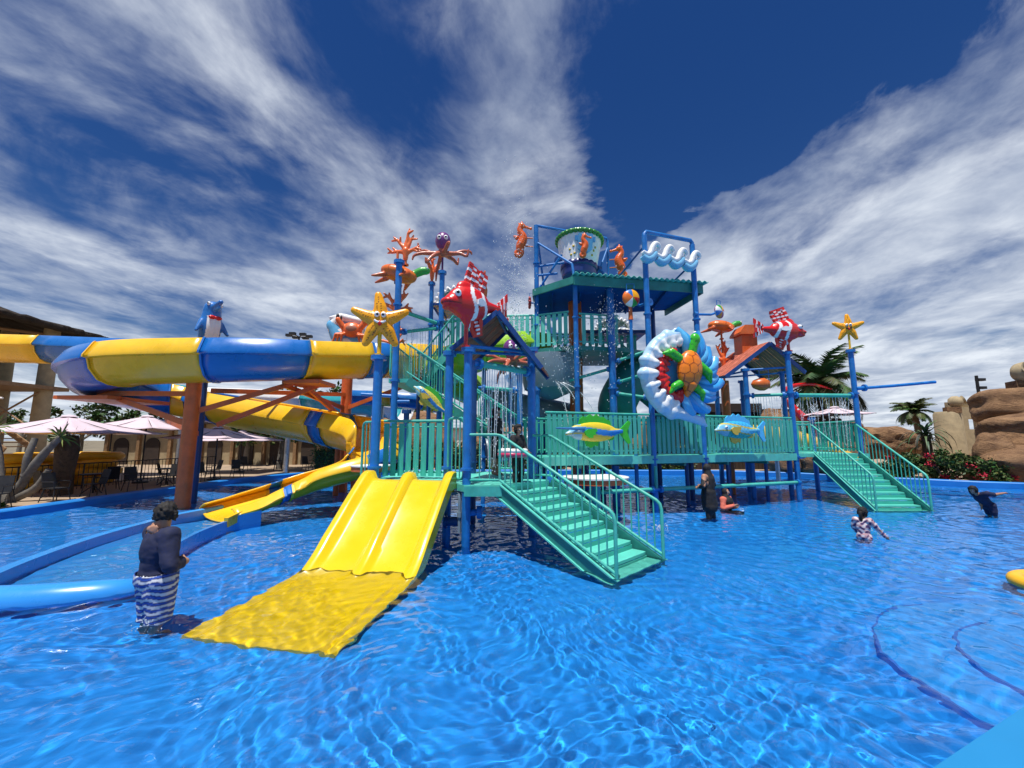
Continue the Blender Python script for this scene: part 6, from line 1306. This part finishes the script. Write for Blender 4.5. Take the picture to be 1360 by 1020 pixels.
for x in (34.6, 35.6, 36.6, 37.6, 38.6, 39.6): b = Wb(); b.box((x, 33, 4.82), (.55, .8, .42)); b.build('merlon', 'tan_concrete', ft, smooth=False)
pot((32.9, 31.7, 4.75), 'pale jar lying on its side on top of the round fort turret', .5, 70, R_(62))
for i, (x, y, h) in enumerate(((35.5, 30, 5.2), (28.5, 25.6, 6.0))):
    sg = thing('signal_post', 'slim dark post with stacked lamp heads beside the ' + ('fort windows' if i == 0 else 'big clay pot boulder'), 'post', (x, y, 0)); b = Wb(); b.tube([(x, y, 0), (x, y, h)], .08, 8); b.build('shaft', 'black_metal', sg)
    for k in range(4): b = Wb(); b.box((x + .22, y, h - .25 - .5 * k), (.42, .25, .16)); b.build('lamp_head', 'black_metal', sg, smooth=False)
palm((20.0, 27.0, .4), 'large bushy palm tree behind the small gable roof', 5.2, 3.3, 3, 58)
palm((37.3, 39, .4), 'distant short palm on the skyline beside the stone fort', 4.2, 1.9, 5, 50)
# dark timber hut
ht = thing('timber_hut', 'dark brown timber hut with flat stepped roof behind the waterfall pipe', 'building', (16.6, 31, 0))
b = Wb(); b.slab([(12.5, 30), (19.2, 30), (19.2, 36), (12.5, 36)], 0, 4.0); b.build('wall', 'dark_wood', ht, smooth=False)
for i in range(24): x = 12.6 + 6.5 * (i + .5) / 24; plank('board', 'dark_wood', ht, (x, 29.96, 2.0), (.24, .07, 4.0 - .02))
b = Wb(); b.slab([(12.1, 29.4), (19.6, 29.4), (19.6, 36.3), (12.1, 36.3)], 4.02, 4.22); b.build('roof', 'dark_wood', ht, smooth=False); b = Wb(); b.slab([(13, 31), (18.4, 31), (18.4, 36), (13, 36)], 4.23, 4.75); b.build('roof_step', 'dark_wood', ht, smooth=False)
# red tentacle sculpture climbing the rocks
tn = thing('tentacle_sculpture', 'red tentacle with suckers curling over the rocks', 'sculpture', (17.6, 26.0, 0)); P = spline([(18.6, 24.6, 1.0), (18.3, 24.9, 1.9), (17.9, 25.3, 2.9), (17.2, 25.6, 3.9), (16.7, 25.7, 4.7), (17.0, 25.6, 5.3), (18.2, 25.5, 5.45), (19.4, 25.4, 5.15)], 5); n_ = len(P)
b = Wb(); b.tube(P, [.34 - .30 * i / n_ for i in range(n_)], 14); b.build('arm', 'red', tn)
for i in range(3, 26, 2): q = P[i]; b = Wb(); b.tube([q + V((.05, -.30 + .008 * i, 0)), q + V((.05, -.36 + .009 * i, 0))], .10 - .002 * i, 10); b.build('sucker', 'white', tn)
# shrubs with red flowers, spiky plant
def shrub(loc, rad, label, seed, flowers=0, n=1000, cols=GREENS, size=.14):
    root = thing('shrub', label, 'shrub', loc); g_ = random.Random(seed); b = MB()
    for k in range(7): a = g_.uniform(0, 6.3); b.tube([(0, 0, 0), (cos(a) * rad[0] * .4, sin(a) * rad[1] * .4, rad[2] * .7), (cos(a) * rad[0] * .7, sin(a) * rad[1] * .7, rad[2] * 1.3)], [.03, .02, .01], 5)
    b.build('stem', 'bark', root); leaf_cloud(n, (0, 0, rad[2]), rad, size, cols, g_, .2).build('foliage', 'leaf_attr', root, smooth=False)
    if flowers:
        f_ = leaf_cloud(flowers, (0, -.12, rad[2] * 1.1), (rad[0], rad[1], rad[2]), size * .75, [(.42, .015, .04), (.50, .03, .06)], g_, .75); tag(f_.build('blossom', 'leaf_attr', root, smooth=False), kind='stuff')
    return root
for i, (x, y, r, lb) in enumerate(((20.3, 22.4, .85, 'flowering shrub with red blossoms left of the spiky plant'), (21.6, 21.4, .95, 'dense flowering shrub with red blossoms below the spiky plant'), (22.9, 20.4, .8, 'flowering shrub with red blossoms beside the small pointed rock'))): shrub((x, y, .1), (r * 1.15, r * .9, r * .72), lb, 50 + i, 420, 4200, size=.17)
sp_ = thing('spiky_plant', 'large agave-like plant with long drooping strap leaves above the red flowers', 'plant', (22.3, 22.9, 1.1), scale=1.35); g_ = random.Random(9)
b = MB(); b.tube([(0, 0, -1), (0, 0, .9)], [.2, .14], 8); b.build('stem', 'palm_bark', sp_)
for k in range(70):
    a, el = g_.uniform(0, 6.3), R_(g_.uniform(5, 85)); p = V((0, 0, .9 + g_.uniform(-.5, .2))); P = [p]; e = el; L = g_.uniform(.9, 1.5)
    for j in range(6): p = p + V((cos(a) * cos(e), sin(a) * cos(e), sin(e))) * L / 6; e -= R_(20); P.append(p)
    b = MB(); vs = []; sd = V((-sin(a), cos(a), 0)); 
    for j, q in enumerate(P): w_ = .065 * (1 - j / 6.2); vs += [q - sd * w_, q + sd * w_]
    c_ = tuple(x * g_.uniform(.7, 1.4) for x in (.075, .11, .05)); b.add(vs, [(2 * j, 2 * j + 1, 2 * j + 3, 2 * j + 2) for j in range(6)], c_); b.build('leaf', 'leaf_attr', sp_)
# yellow ring float entering at the right
yf = thing('yellow_float', 'yellow inflatable float drifting on open water', 'float', (*at(1412, 782, z=0).xy, .05)); b = MB(); n_ = 48
b.tube([(cos(2 * pi * i / n_) * .48, sin(2 * pi * i / n_) * .40, 0) for i in range(n_ + 1)], .095, 16, caps=False); b.build('tube', 'raft', yf); b = MB(); b.tube([(-.50, -.05, .095), (-.50, -.05, .125)], .02, 8); b.build('valve', 'white', yf)

# ------------------------------------------------------------------ left terrace: parasols, chairs, fence, rafts, plants
def parasol(loc, label, w, h, group=None):
    root = thing('parasol', label, 'parasol', loc, 0, group); b = MB(); b.tube([(0, 0, 0), (0, 0, h)], .035, 10); b.build('pole', 'black_metal', root); b = MB(); b.lathe([(.32, 0), (.30, .08), (.05, .12)], 20); b.build('base', 'black_metal', root)
    hw = w / 2; cs = [(-hw, -hw), (0, -hw * 1.0), (hw, -hw), (hw, 0), (hw, hw), (0, hw), (-hw, hw), (-hw, 0)]
    for k in range(8):
        p, q = cs[k], cs[(k + 1) % 8]; zz_ = h - w * .155; b = MB(); vs = []
        for i in range(5):
            for j in range(5):
                t, s_ = i / 4, j / 4; e = V((*p, zz_)).lerp(V((*q, zz_)), s_); c = V((0, 0, h)).lerp(e, .06 + .94 * t); c.z -= .10 * sin(pi * t) * .6 + .05 * sin(pi * s_) * t; vs.append(c)
        b.add(vs, [(i * 5 + j, i * 5 + j + 1, i * 5 + j + 6, i * 5 + j + 5) for i in range(4) for j in range(4)]); o = b.build('panel', 'canvas', root); md = o.modifiers.new('t', 'SOLIDIFY'); md.thickness = .012
        rod('rib', 'black_metal', root, V(loc) + V((0, 0, h - .05)), V(loc) + V((*p, zz_ - .02)), .012)
    b = MB(); b.lathe([(.26, h - .02), (.2, h + .03), (.03, h + .07)], 16); b.build('cap', 'canvas', root); return root
for px, py, Y, w, lb in ((92, 553, 17.0, 4.2, 'pale pink square parasol above the yellow raft pile'), (196, 553, 20.5, 4.0, 'pale pink parasol seen between the raft pile and the thick orange pole'), (150, 563, 24.5, 3.6, 'pale pink parasol in the second row behind the raft pile'), (290, 568, 22.0, 3.4, 'pale pink parasol right of the thick orange pole'), (322, 573, 27.0, 3.6, 'pale pink parasol in front of the arched terrace building')):
    p = at(px, py, Y); parasol((p.x, p.y, .06), lb, w, p.z - .06)
p = at(1108, 541, 24.5); parasol((p.x, p.y, .06), 'white parasol under the palm behind the rear platform', 2.6, p.z - .06)
def chair_mesh(root):
    b = MB(); b.box((0, 0, .44), (.46, .44, .03)); b.build('seat', 'black_metal', root, smooth=False)
    b = MB(); b.prism([(-.22, 0), (.22, 0), (.20, .50), (-.20, .50)], .03, Matrix.Translation((0, .24, .46)) @ Matrix.Rotation(R_(-14), 4, 'X')); b.build('backrest', 'black_metal', root, smooth=False)
    for sx in (-1, 1):
        for sy in (-1, 1): b = MB(); b.tube([(.20 * sx, .18 * sy, .44), (.26 * sx, .26 * sy, 0)], .016, 6); b.build('leg', 'black_metal', root)
        b = MB(); b.tube([(.23 * sx, -.2, .44), (.25 * sx, -.2, .66), (.25 * sx, .24, .66)], .016, 6); b.build('armrest', 'black_metal', root)
ch0 = None; g_ = random.Random(5)
for i, (x, y, rz) in enumerate(((-15.4, 12.9, .4), (-16.5, 14.0, 2.6), (-15.2, 14.4, 1.5), (-15.3, 15.8, -.3), (-16.8, 15.6, 2.9), (-15.3, 17.4, 1.1), (-16.6, 17.8, -2.2), (-15.2, 19.2, .2), (-16.4, 20.4, 2.5), (-15.3, 21.3, 1.2), (-16.0, 23.0, -.5), (-15.1, 23.6, .9))):
    if ch0 is None: ch0 = thing('terrace_chair', 'black metal armchair on the stone terrace', 'chair', (x, y, .06), rz, 'black terrace chairs along the pool'); chair_mesh(ch0)
    else: c = copy_tree(ch0); c.location = (x, y, .06); c.rotation_euler = (0, 0, rz)
tb0 = None
for x, y in ((-16.1, 13.1), (-16.2, 16.7), (-15.9, 19.8)):
    if tb0 is None:
        tb0 = thing('terrace_table', 'round black metal table among the terrace chairs', 'table', (x, y, .06), 0, 'black terrace tables'); b = MB(); b.lathe([(.42, .70), (.44, .72), (.42, .74)], 24); b.build('top', 'black_metal', tb0); b = MB(); b.tube([(0, 0, 0), (0, 0, .7)], .03, 8); b.build('column', 'black_metal', tb0)
        for k in range(3): a = k * 2.1; b = MB(); b.tube([(0, 0, .3), (cos(a) * .35, sin(a) * .35, 0)], .018, 6); b.build('leg', 'black_metal', tb0)
    else: c = copy_tree(tb0); c.location = (x, y, .06)
fc = thing('picket_fence', 'black metal picket railing between terrace chairs and raft pile', 'fence', (-18, 18, .06))
b = Wb(); b.tube([(-18.3, 11, 1.1), (-18.0, 26, 1.1)], .025, 6); b.build('top_rail', 'black_metal', fc); b = Wb(); b.tube([(-18.3, 11, .2), (-18.0, 26, .2)], .02, 6); b.build('bottom_rail', 'black_metal', fc)
for i in range(76): t = (i + .5) / 76; rod('picket', 'black_metal', fc, (-18.3 + .3 * t, 11 + 15 * t, .06), (-18.3 + .3 * t, 11 + 15 * t, 1.1), .03 if i % 12 == 0 else .012)
# rafts piled up behind the fence
g_ = random.Random(2); k = 0
for col_, (x, y) in enumerate(((-21.0, 15.6), (-19.9, 17.2), (-20.6, 18.8), (-19.7, 20.2))):
    for lv in range(4):
        r0 = thing('pool_raft', 'yellow ' + ('figure-eight' if lv % 2 else 'round') + ' inflatable raft in the pile behind the picket fence', 'raft', (x + g_.uniform(-.15, .15), y + g_.uniform(-.12, .12), .06 + .20 + .36 * lv), g_.uniform(-.3, .3), 'yellow rafts piled on the terrace'); r0.rotation_euler = (g_.uniform(-.05, .05), g_.uniform(-.05, .05), R_(80) + g_.uniform(-.3, .3))
        b = MB(); n_ = 30; b.tube([(cos(2 * pi * i / n_) * (.95 if lv % 2 else .62) * (1 - (.22 * abs(sin(2 * pi * i / n_)) ** 3 if lv % 2 else 0)), sin(2 * pi * i / n_) * .60, 0) for i in range(n_ + 1)], .20, 12, caps=False); b.build('tube', 'raft', r0)
        b = MB(); b.box((.5, .62, .16), (.22, .05, .05)); b.build('handle', 'black_metal', r0, smooth=False)
# frangipani with bare grey limbs and leaf rosettes
fg = thing('bare_tree', 'bare grey branching tree with spiky leaf tufts by the terrace edge', 'tree', (-15.4, 12.6, .06)); FGX = V((-16.7 + 15.4, 14.4 - 12.6, 0)); b0 = V((-15.4, 12.6, .06)); limbs = [[(-15.4, 12.6, .0), (-15.8, 12.6, .7), (-16.0, 12.6, 1.6), (-16.3, 12.6, 2.5)], [(-15.4, 12.6, .15), (-15.0, 12.6, .8), (-14.9, 12.5, 1.5), (-14.85, 12.6, 2.15)], [(-14.98, 12.6, .9), (-14.5, 12.6, 1.6), (-14.0, 12.6, 2.2)], [(-15.4, 12.6, .1), (-14.7, 12.7, .5), (-14.35, 12.7, 1.1)]]
for P in limbs: b = Wb(); Q = spline(P, 5); b.tube(Q, [.15 - .07 * i / len(Q) for i in range(len(Q))], 12); b.build('limb', 'bark', fg)
g_ = random.Random(6)
for P, nl in ((limbs[0], 34), (limbs[2], 24)):
    b = Wb(); t_ = V(P[-1])
    for k in range(nl):
        a, el = g_.uniform(0, 6.3), R_(g_.uniform(-40, 80)); d = V((cos(a) * cos(el), sin(a) * cos(el), sin(el))); sd = d.orthogonal().normalized() * .022; L = g_.uniform(.35, .65); m_ = t_ + d * L * .6; e = t_ + d * L + V((0, 0, -.12)); b.add([t_ - sd, t_ + sd, m_ + sd, m_ - sd, e], [(0, 1, 2, 3), (3, 2, 4)], tuple(x * g_.uniform(.7, 1.3) for x in (.14, .18, .05)))
    tag(b.build('leaf_tuft', 'leaf_attr', fg, smooth=False))
fg.location = V(fg.location) + FGX
# planting strip of low green ground cover
gc = leaf_cloud(5200, (-16.3, 9.7, .16), (1.6, 4.2, .10), .11, [(.06, .14, .03), (.09, .17, .04), (.05, .11, .03)], random.Random(3), 0); tag(gc.build('ground_cover', 'leaf_attr', smooth=False), 'low leafy green ground cover along the terrace edge', 'plants', kind='stuff')
gc = leaf_cloud(1500, (-18.2, 13.4, .2), (1.2, 1.2, .12), .10, [(.06, .14, .03), (.09, .17, .04)], random.Random(4), 0); tag(gc.build('ground_cover', 'leaf_attr', smooth=False), 'patch of low green plants behind the bare grey tree', 'plants', kind='stuff')
stp = thing('cut_palm', 'dark shaggy palm trunk stump under the nearest pink parasol', 'palm tree', (-16.9, 16.2, .06)); b = MB(); b.tube([(0, 0, 0), (0, 0, .8), (.02, 0, 1.7), (0, 0, 2.2)], [.34, .30, .36, .28], 12); b.build('trunk', 'palm_bark', stp)
g_ = random.Random(8); b = MB()
for k in range(70): a = g_.uniform(0, 6.3); z = g_.uniform(1.5, 2.2); d = V((cos(a), sin(a), g_.uniform(-.4, .9))); sd = V((-sin(a), cos(a), 0)) * .02; q = V((cos(a) * .3, sin(a) * .3, z)); b.add([q - sd, q + sd, q + d * g_.uniform(.3, .7)], [(0, 1, 2)], (.05, .06, .02))
tag(b.build('leaf_fringe', 'leaf_attr', stp, smooth=False), kind='stuff')
# arched terrace building far left
ab = thing('arcade_building', 'long sand coloured building with arched doorways behind the terrace', 'building', (-20, 35, 0))
b = Wb(); b.slab([(-34, 35.5), (-12, 35.5), (-12, 40), (-34, 40)], 0, 3.4); b.build('wall', 'tan_concrete', ab, smooth=False); b = Wb(); b.slab([(-34.4, 34.9), (-11.6, 34.9), (-11.6, 40.2), (-34.4, 40.2)], 3.42, 3.62); b.build('roof', 'dark_wood', ab, smooth=False)
for i in range(8):
    x = -32.5 + 2.6 * i; out = [(-.6, 0), (.6, 0), (.6, 1.6)] + [(cos(R_(a)) * .6, 1.6 + sin(R_(a)) * .6) for a in range(15, 180, 15)] + [(-.6, 1.6)]
    b = Wb(); b.prism(out, .12, Matrix.Translation((x, 35.46, .06))); o = b.build('doorway', 'dark_wood', ab, ang=20); b = Wb(); b.prism([(-1.2, 0), (-.95, 0), (-.95, 3.3), (-1.2, 3.3)], .3, Matrix.Translation((x, 35.4, .06))); b.build('pier', 'wood_light', ab, smooth=False)
# terrace loungers/white seats far
for i, (x, y) in enumerate(((-17.4, 28.0), (-15.6, 28.6), (-13.8, 28.9))):
    c = copy_tree(ch0); c.location = (x, y, .06); c.rotation_euler = (0, 0, 1 + i)
# far trees behind the flumes
for i, (px, Y, h, rx, lb) in enumerate(((375, 30, 5.4, 3.2, 'round dark green tree behind the spiral slide'), (430, 33, 6.0, 2.6, 'tall green tree right of the floodlight mast'), (330, 34, 5.2, 2.6, 'smaller green tree behind the teal slide'), (545, 38, 5.0, 3.0, 'bushy green tree seen below the rear left stairs'), (110, 36, 5.0, 3.6, 'broad green tree behind the pink parasols'), (200, 38, 4.6, 3.4, 'green tree behind the arched terrace building'), (30, 40, 5.0, 3.5, 'dark green tree behind the tan slide tower'), (660, 42, 4.8, 3.4, 'green tree far behind the front staircase'), (840, 44, 4.4, 3.0, 'low green tree far behind the bridge'), (985, 40, 4.6, 2.6, 'low green tree beside the beige rock mound'))):
    tree((*at(px, 560, Y).xy, 0), lb, h, (rx, rx * .8, h * .33), 1500, 70 + i, size=.42)
rock((14.6, 38, 1.6), (4.5, 2.4, 2.6), 'beige rock mound far behind the small gable roof', 61); rock((-8, 33, 1.6), (3.2, 2, 2.4), 'beige rock mound below the trees behind the spiral slide', 62); rock((-1, 36, .9), (3.5, 2, 2.2), 'tan rock mound far behind the rear left stairs', 63)
for i, (x, w_, h_, lb) in enumerate(((-2, 12, 3.2, 'long pale grey service building far behind the front platform'), (8.5, 8, 3.0, 'low beige building far behind the bridge'))):
    bd = thing('service_building', lb, 'building', (x, 46, 0)); b = Wb(); b.slab([(x - w_ / 2, 46), (x + w_ / 2, 46), (x + w_ / 2, 50), (x - w_ / 2, 50)], 0, h_); b.build('wall', 'white' if i == 0 else 'tan_concrete', bd, smooth=False); b = Wb(); b.slab([(x - w_ / 2 - .3, 45.7), (x + w_ / 2 + .3, 45.7), (x + w_ / 2 + .3, 50.2), (x - w_ / 2 - .3, 50.2)], h_ + .01, h_ + .2); b.build('roof', 'steel', bd, smooth=False)
    for k in range(5): b = Wb(); b.box((x - w_ / 2 + w_ * (k + .5) / 5, 45.97, 1.7), (1.0, .1, 1.0)); b.build('window', 'black_metal', bd, smooth=False)
# floodlight mast
fm = thing('floodlight_mast', 'tall steel mast with ring of floodlights behind the spiral slide', 'lamp post', (*at(397, 500, 36).xy, 0)); p = at(397, 452, 36); b = Wb(); b.tube([(p.x, p.y, 0), (p.x, p.y, p.z + .3)], [.14, .08], 10); b.build('mast', 'black_metal', fm)
for k in range(6): a = k * pi / 3 + .3; b = Wb(); b.tube([(p.x, p.y, p.z + .3), (p.x + cos(a) * .8, p.y + sin(a) * .8, p.z + .4)], .04, 6); b.box((p.x + cos(a) * .8, p.y + sin(a) * .8, p.z + .4), (.5, .3, .22)); b.build('floodlight', 'black_metal', fm, smooth=False)
# far submerged things: yellow tube slides seen through the rear fence
yt = thing('yellow_tube_slide', 'yellow and blue tube slide behind the rear staircase', 'slide', (15, 21.5, 0)); b = Wb(); b.tube(spline([(10.2, 21, 2.4), (12.2, 20.7, 2.3), (14, 21.2, 2.1), (16.4, 22.2, 1.5), (18, 22.6, .8)], 6), .5, 16); b.build('yellow_tube', 'flume_yellow', yt); b = Wb(); b.tube(spline([(11.2, 22.4, 1.6), (13, 22.0, 2.1), (14.8, 22.4, 1.9), (15.8, 23.4, 1.6)], 6), .55, 16); b.build('blue_tube', 'channel_blue', yt)
b = Wb(); b.tube([(13, 21, -.4), (13, 21, 2)], .1, 10); b.build('pole', 'steel', yt)

# clipped hedges along the far pool edge
for i, (x0, x1, y, h, lb) in enumerate(((-13, -5.5, 28.2, 1.5, 'dark clipped hedge along the far pool edge behind the spiral slide'), (-5, 3.5, 28.6, 1.7, 'dark clipped hedge behind the front platform'), (4.2, 12, 28.4, 1.6, 'dark clipped hedge behind the bridge'))):
    hg = thing('hedge', lb, 'hedge', ((x0 + x1) / 2, y, .05)); b = MB(); b.box((0, 0, h * .42), (x1 - x0 - .4, .7, h * .84)); b.build('core', 'dark_hedge', hg, smooth=False); g_ = random.Random(90 + i); b = MB()
    for k in range(3600):
        p = V((g_.uniform(-.5, .5) * (x1 - x0), g_.uniform(-.55, .55), g_.uniform(0, h) + .12 * sin(k))); a = V((g_.uniform(-1, 1), g_.uniform(-1, .3), g_.uniform(-.3, 1))).normalized(); s_ = a.orthogonal().normalized(); L = g_.uniform(.12, .28); b.add([p, p + a * L * .5 + s_ * L * .25, p + a * L, p + a * L * .5 - s_ * L * .25], [(0, 1, 2, 3)], tuple(c * g_.uniform(.6, 1.3) for c in GREENS[k % 4]))
    b.build('foliage', 'leaf_attr', hg, smooth=False)

# ------------------------------------------------------------------ falling and flying water
def drops_mesh(pts, sizes):
    b = MB()
    for p, s in zip(pts, sizes):
        p = V(p); b.add([p + V((s, 0, 0)), p + V((0, s, 0)), p + V((-s, 0, 0)), p + V((0, -s, 0)), p + V((0, 0, s * 1.6)), p + V((0, 0, -s * 1.8))], [(0, 1, 4), (1, 2, 4), (2, 3, 4), (3, 0, 4), (1, 0, 5), (2, 1, 5), (3, 2, 5), (0, 3, 5)])
    return b
g_ = random.Random(12)
def curtain(p0, p1, z1, n, name, label, spread=.12, vz=0, r=.008):
    """streams falling from a drilled pipe, breaking into drops"""
    p0, p1 = V(p0), V(p1); b = MB(); pts = []; sz = []
    for i in range(n):
        q = p0.lerp(p1, (i + .5) / n) + V((0, 0, -.07)); H_ = q.z - z1; dx = V((g_.uniform(-spread, spread), g_.uniform(-spread, spread) - .05, 0)); P = []
        for j in range(9): t = j / 8 * .92; P.append(q + dx * t + V((0, 0, -H_ * (t * .55 + t * t * .45))))
        b.tube(P, [r * (1 - .06 * j) for j in range(9)], 4)
        for k in range(26): t = g_.uniform(.15, 1); pts.append(q + dx * t + V((g_.gauss(0, .012 + .02 * t), g_.gauss(0, .012 + .02 * t), -H_ * (t * .55 + t * t * .45)))); sz.append(g_.uniform(.006, .012))
    d = drops_mesh(pts, sz); b.add(d.v, d.f); return tag(b.build(name, 'water_drop', smooth=True), label, 'water', kind='stuff')
curtain((a1[0] + .25, a1[1] + .25, 3.72), (a3[0] - .2, a3[1] - .2, 3.72), 1.25, 18, 'water_curtain', 'thin streams falling from the pipe above the front staircase')
curtain((.47, 10.4, 3.7), (.53, 12.0, 3.6), 1.25, 14, 'water_curtain', 'streams falling from the pipe along the right side of the front platform')
curtain((10.5, 15.4, 3.72), (12.5, 15.53, 3.72), 1.7, 16, 'water_curtain', 'thin streams falling from the pipe above the rear staircase')
curtain((9.05, 15.86, 3.75), (10.0, 15.45, 3.75), 1.7, 12, 'water_curtain', 'thin streams falling from the pipe under the small gable roof')
curtain((-3.2, 12.5, 5.6), (-2.6, 13.8, 5.9), 4.0, 10, 'water_curtain', 'thin streams falling from the pipes between the tall left posts')
def burst(c, n, up_, sp, name, label, r0=.006, r1=.017, dirv=(0, 0, 0)):
    pts = []; sz = []; c = V(c); dv_ = V(dirv)
    for i in range(n):
        t = g_.uniform(0, 1) ** .8; v0 = V((g_.gauss(0, sp), g_.gauss(0, sp), abs(g_.gauss(up_, up_ * .4)))) + dv_; pts.append(c + v0 * t + V((0, 0, -4.9 * t * t * .6))); sz.append(g_.uniform(r0, r1))
    return tag(drops_mesh(pts, sz).build(name, 'water_drop'), label, 'water', kind='stuff')
burst((.1, 13.6, 4.6), 1300, 5.6, .42, 'water_spray', 'drops shot high above the front gable roof')
burst((3.3, 13.7, 5.6), 520, 2.6, .55, 'water_spray', 'drops splashing off the post below the pinwheel')
burst((1.9, 13.9, 5.0), 420, 1.6, .7, 'water_spray', 'drops spraying under the upper walkway')
burst((-2.1, 9.0, 1.33), 260, .9, .35, 'water_splash', 'small splash at the top lip of the yellow slide', .003, .009)
p = at(205, 826, z=0); burst((p.x, p.y - .1, .0), 150, .7, .3, 'water_splash', 'small splash round the legs of the person in striped shorts', .003, .009)
p = at(1168, 712, z=0); burst((p.x, p.y, .01), 160, 1.0, .28, 'water_splash', 'splash beside the reaching hand of the wading child', .004, .014)
p = at(876, 702, z=0); burst((p.x, p.y, .0), 420, .7, .5, 'water_splash', 'foamy splash on the pool near the foot of the front staircase', .004, .012)
for sx, p1_ in ((0, (1.9, 13.6, 1.7)), (1, (2.5, 13.5, 1.7)), (2, (3.1, 13.4, 1.7))):
    b = MB(); s0 = V((1.5 + .1 * sx, 14.0, 4.0)); e = V(p1_); P = [s0.lerp(e, t / 12) + V((0, 0, .6 * sin(pi * t / 12 * .9))) for t in range(13)]; b.tube(P, .012, 5); pts = [q + V((g_.gauss(0, .04), g_.gauss(0, .04), g_.gauss(0, .05))) for q in P for _ in range(14)]; d = drops_mesh(pts, [g_.uniform(.004, .01) for _ in pts]); b.add(d.v, d.f); tag(b.build('water_jet', 'water_drop'), 'water jet arcing over the bridge below the upper walkway', 'water', 'jets over the bridge', 'stuff')

# ------------------------------------------------------------------ everything standing in or under the water receives its caustics
for o in bpy.data.objects:
    if o.type != 'MESH' or o is water: continue
    zs = [(o.matrix_basis @ V(c)).z for c in o.bound_box]
    p = o.parent; off = 0
    while p is not None: off += p.location.z; p = p.parent
    if min(zs) + off < .06: o.cycles.is_caustics_receiver = True
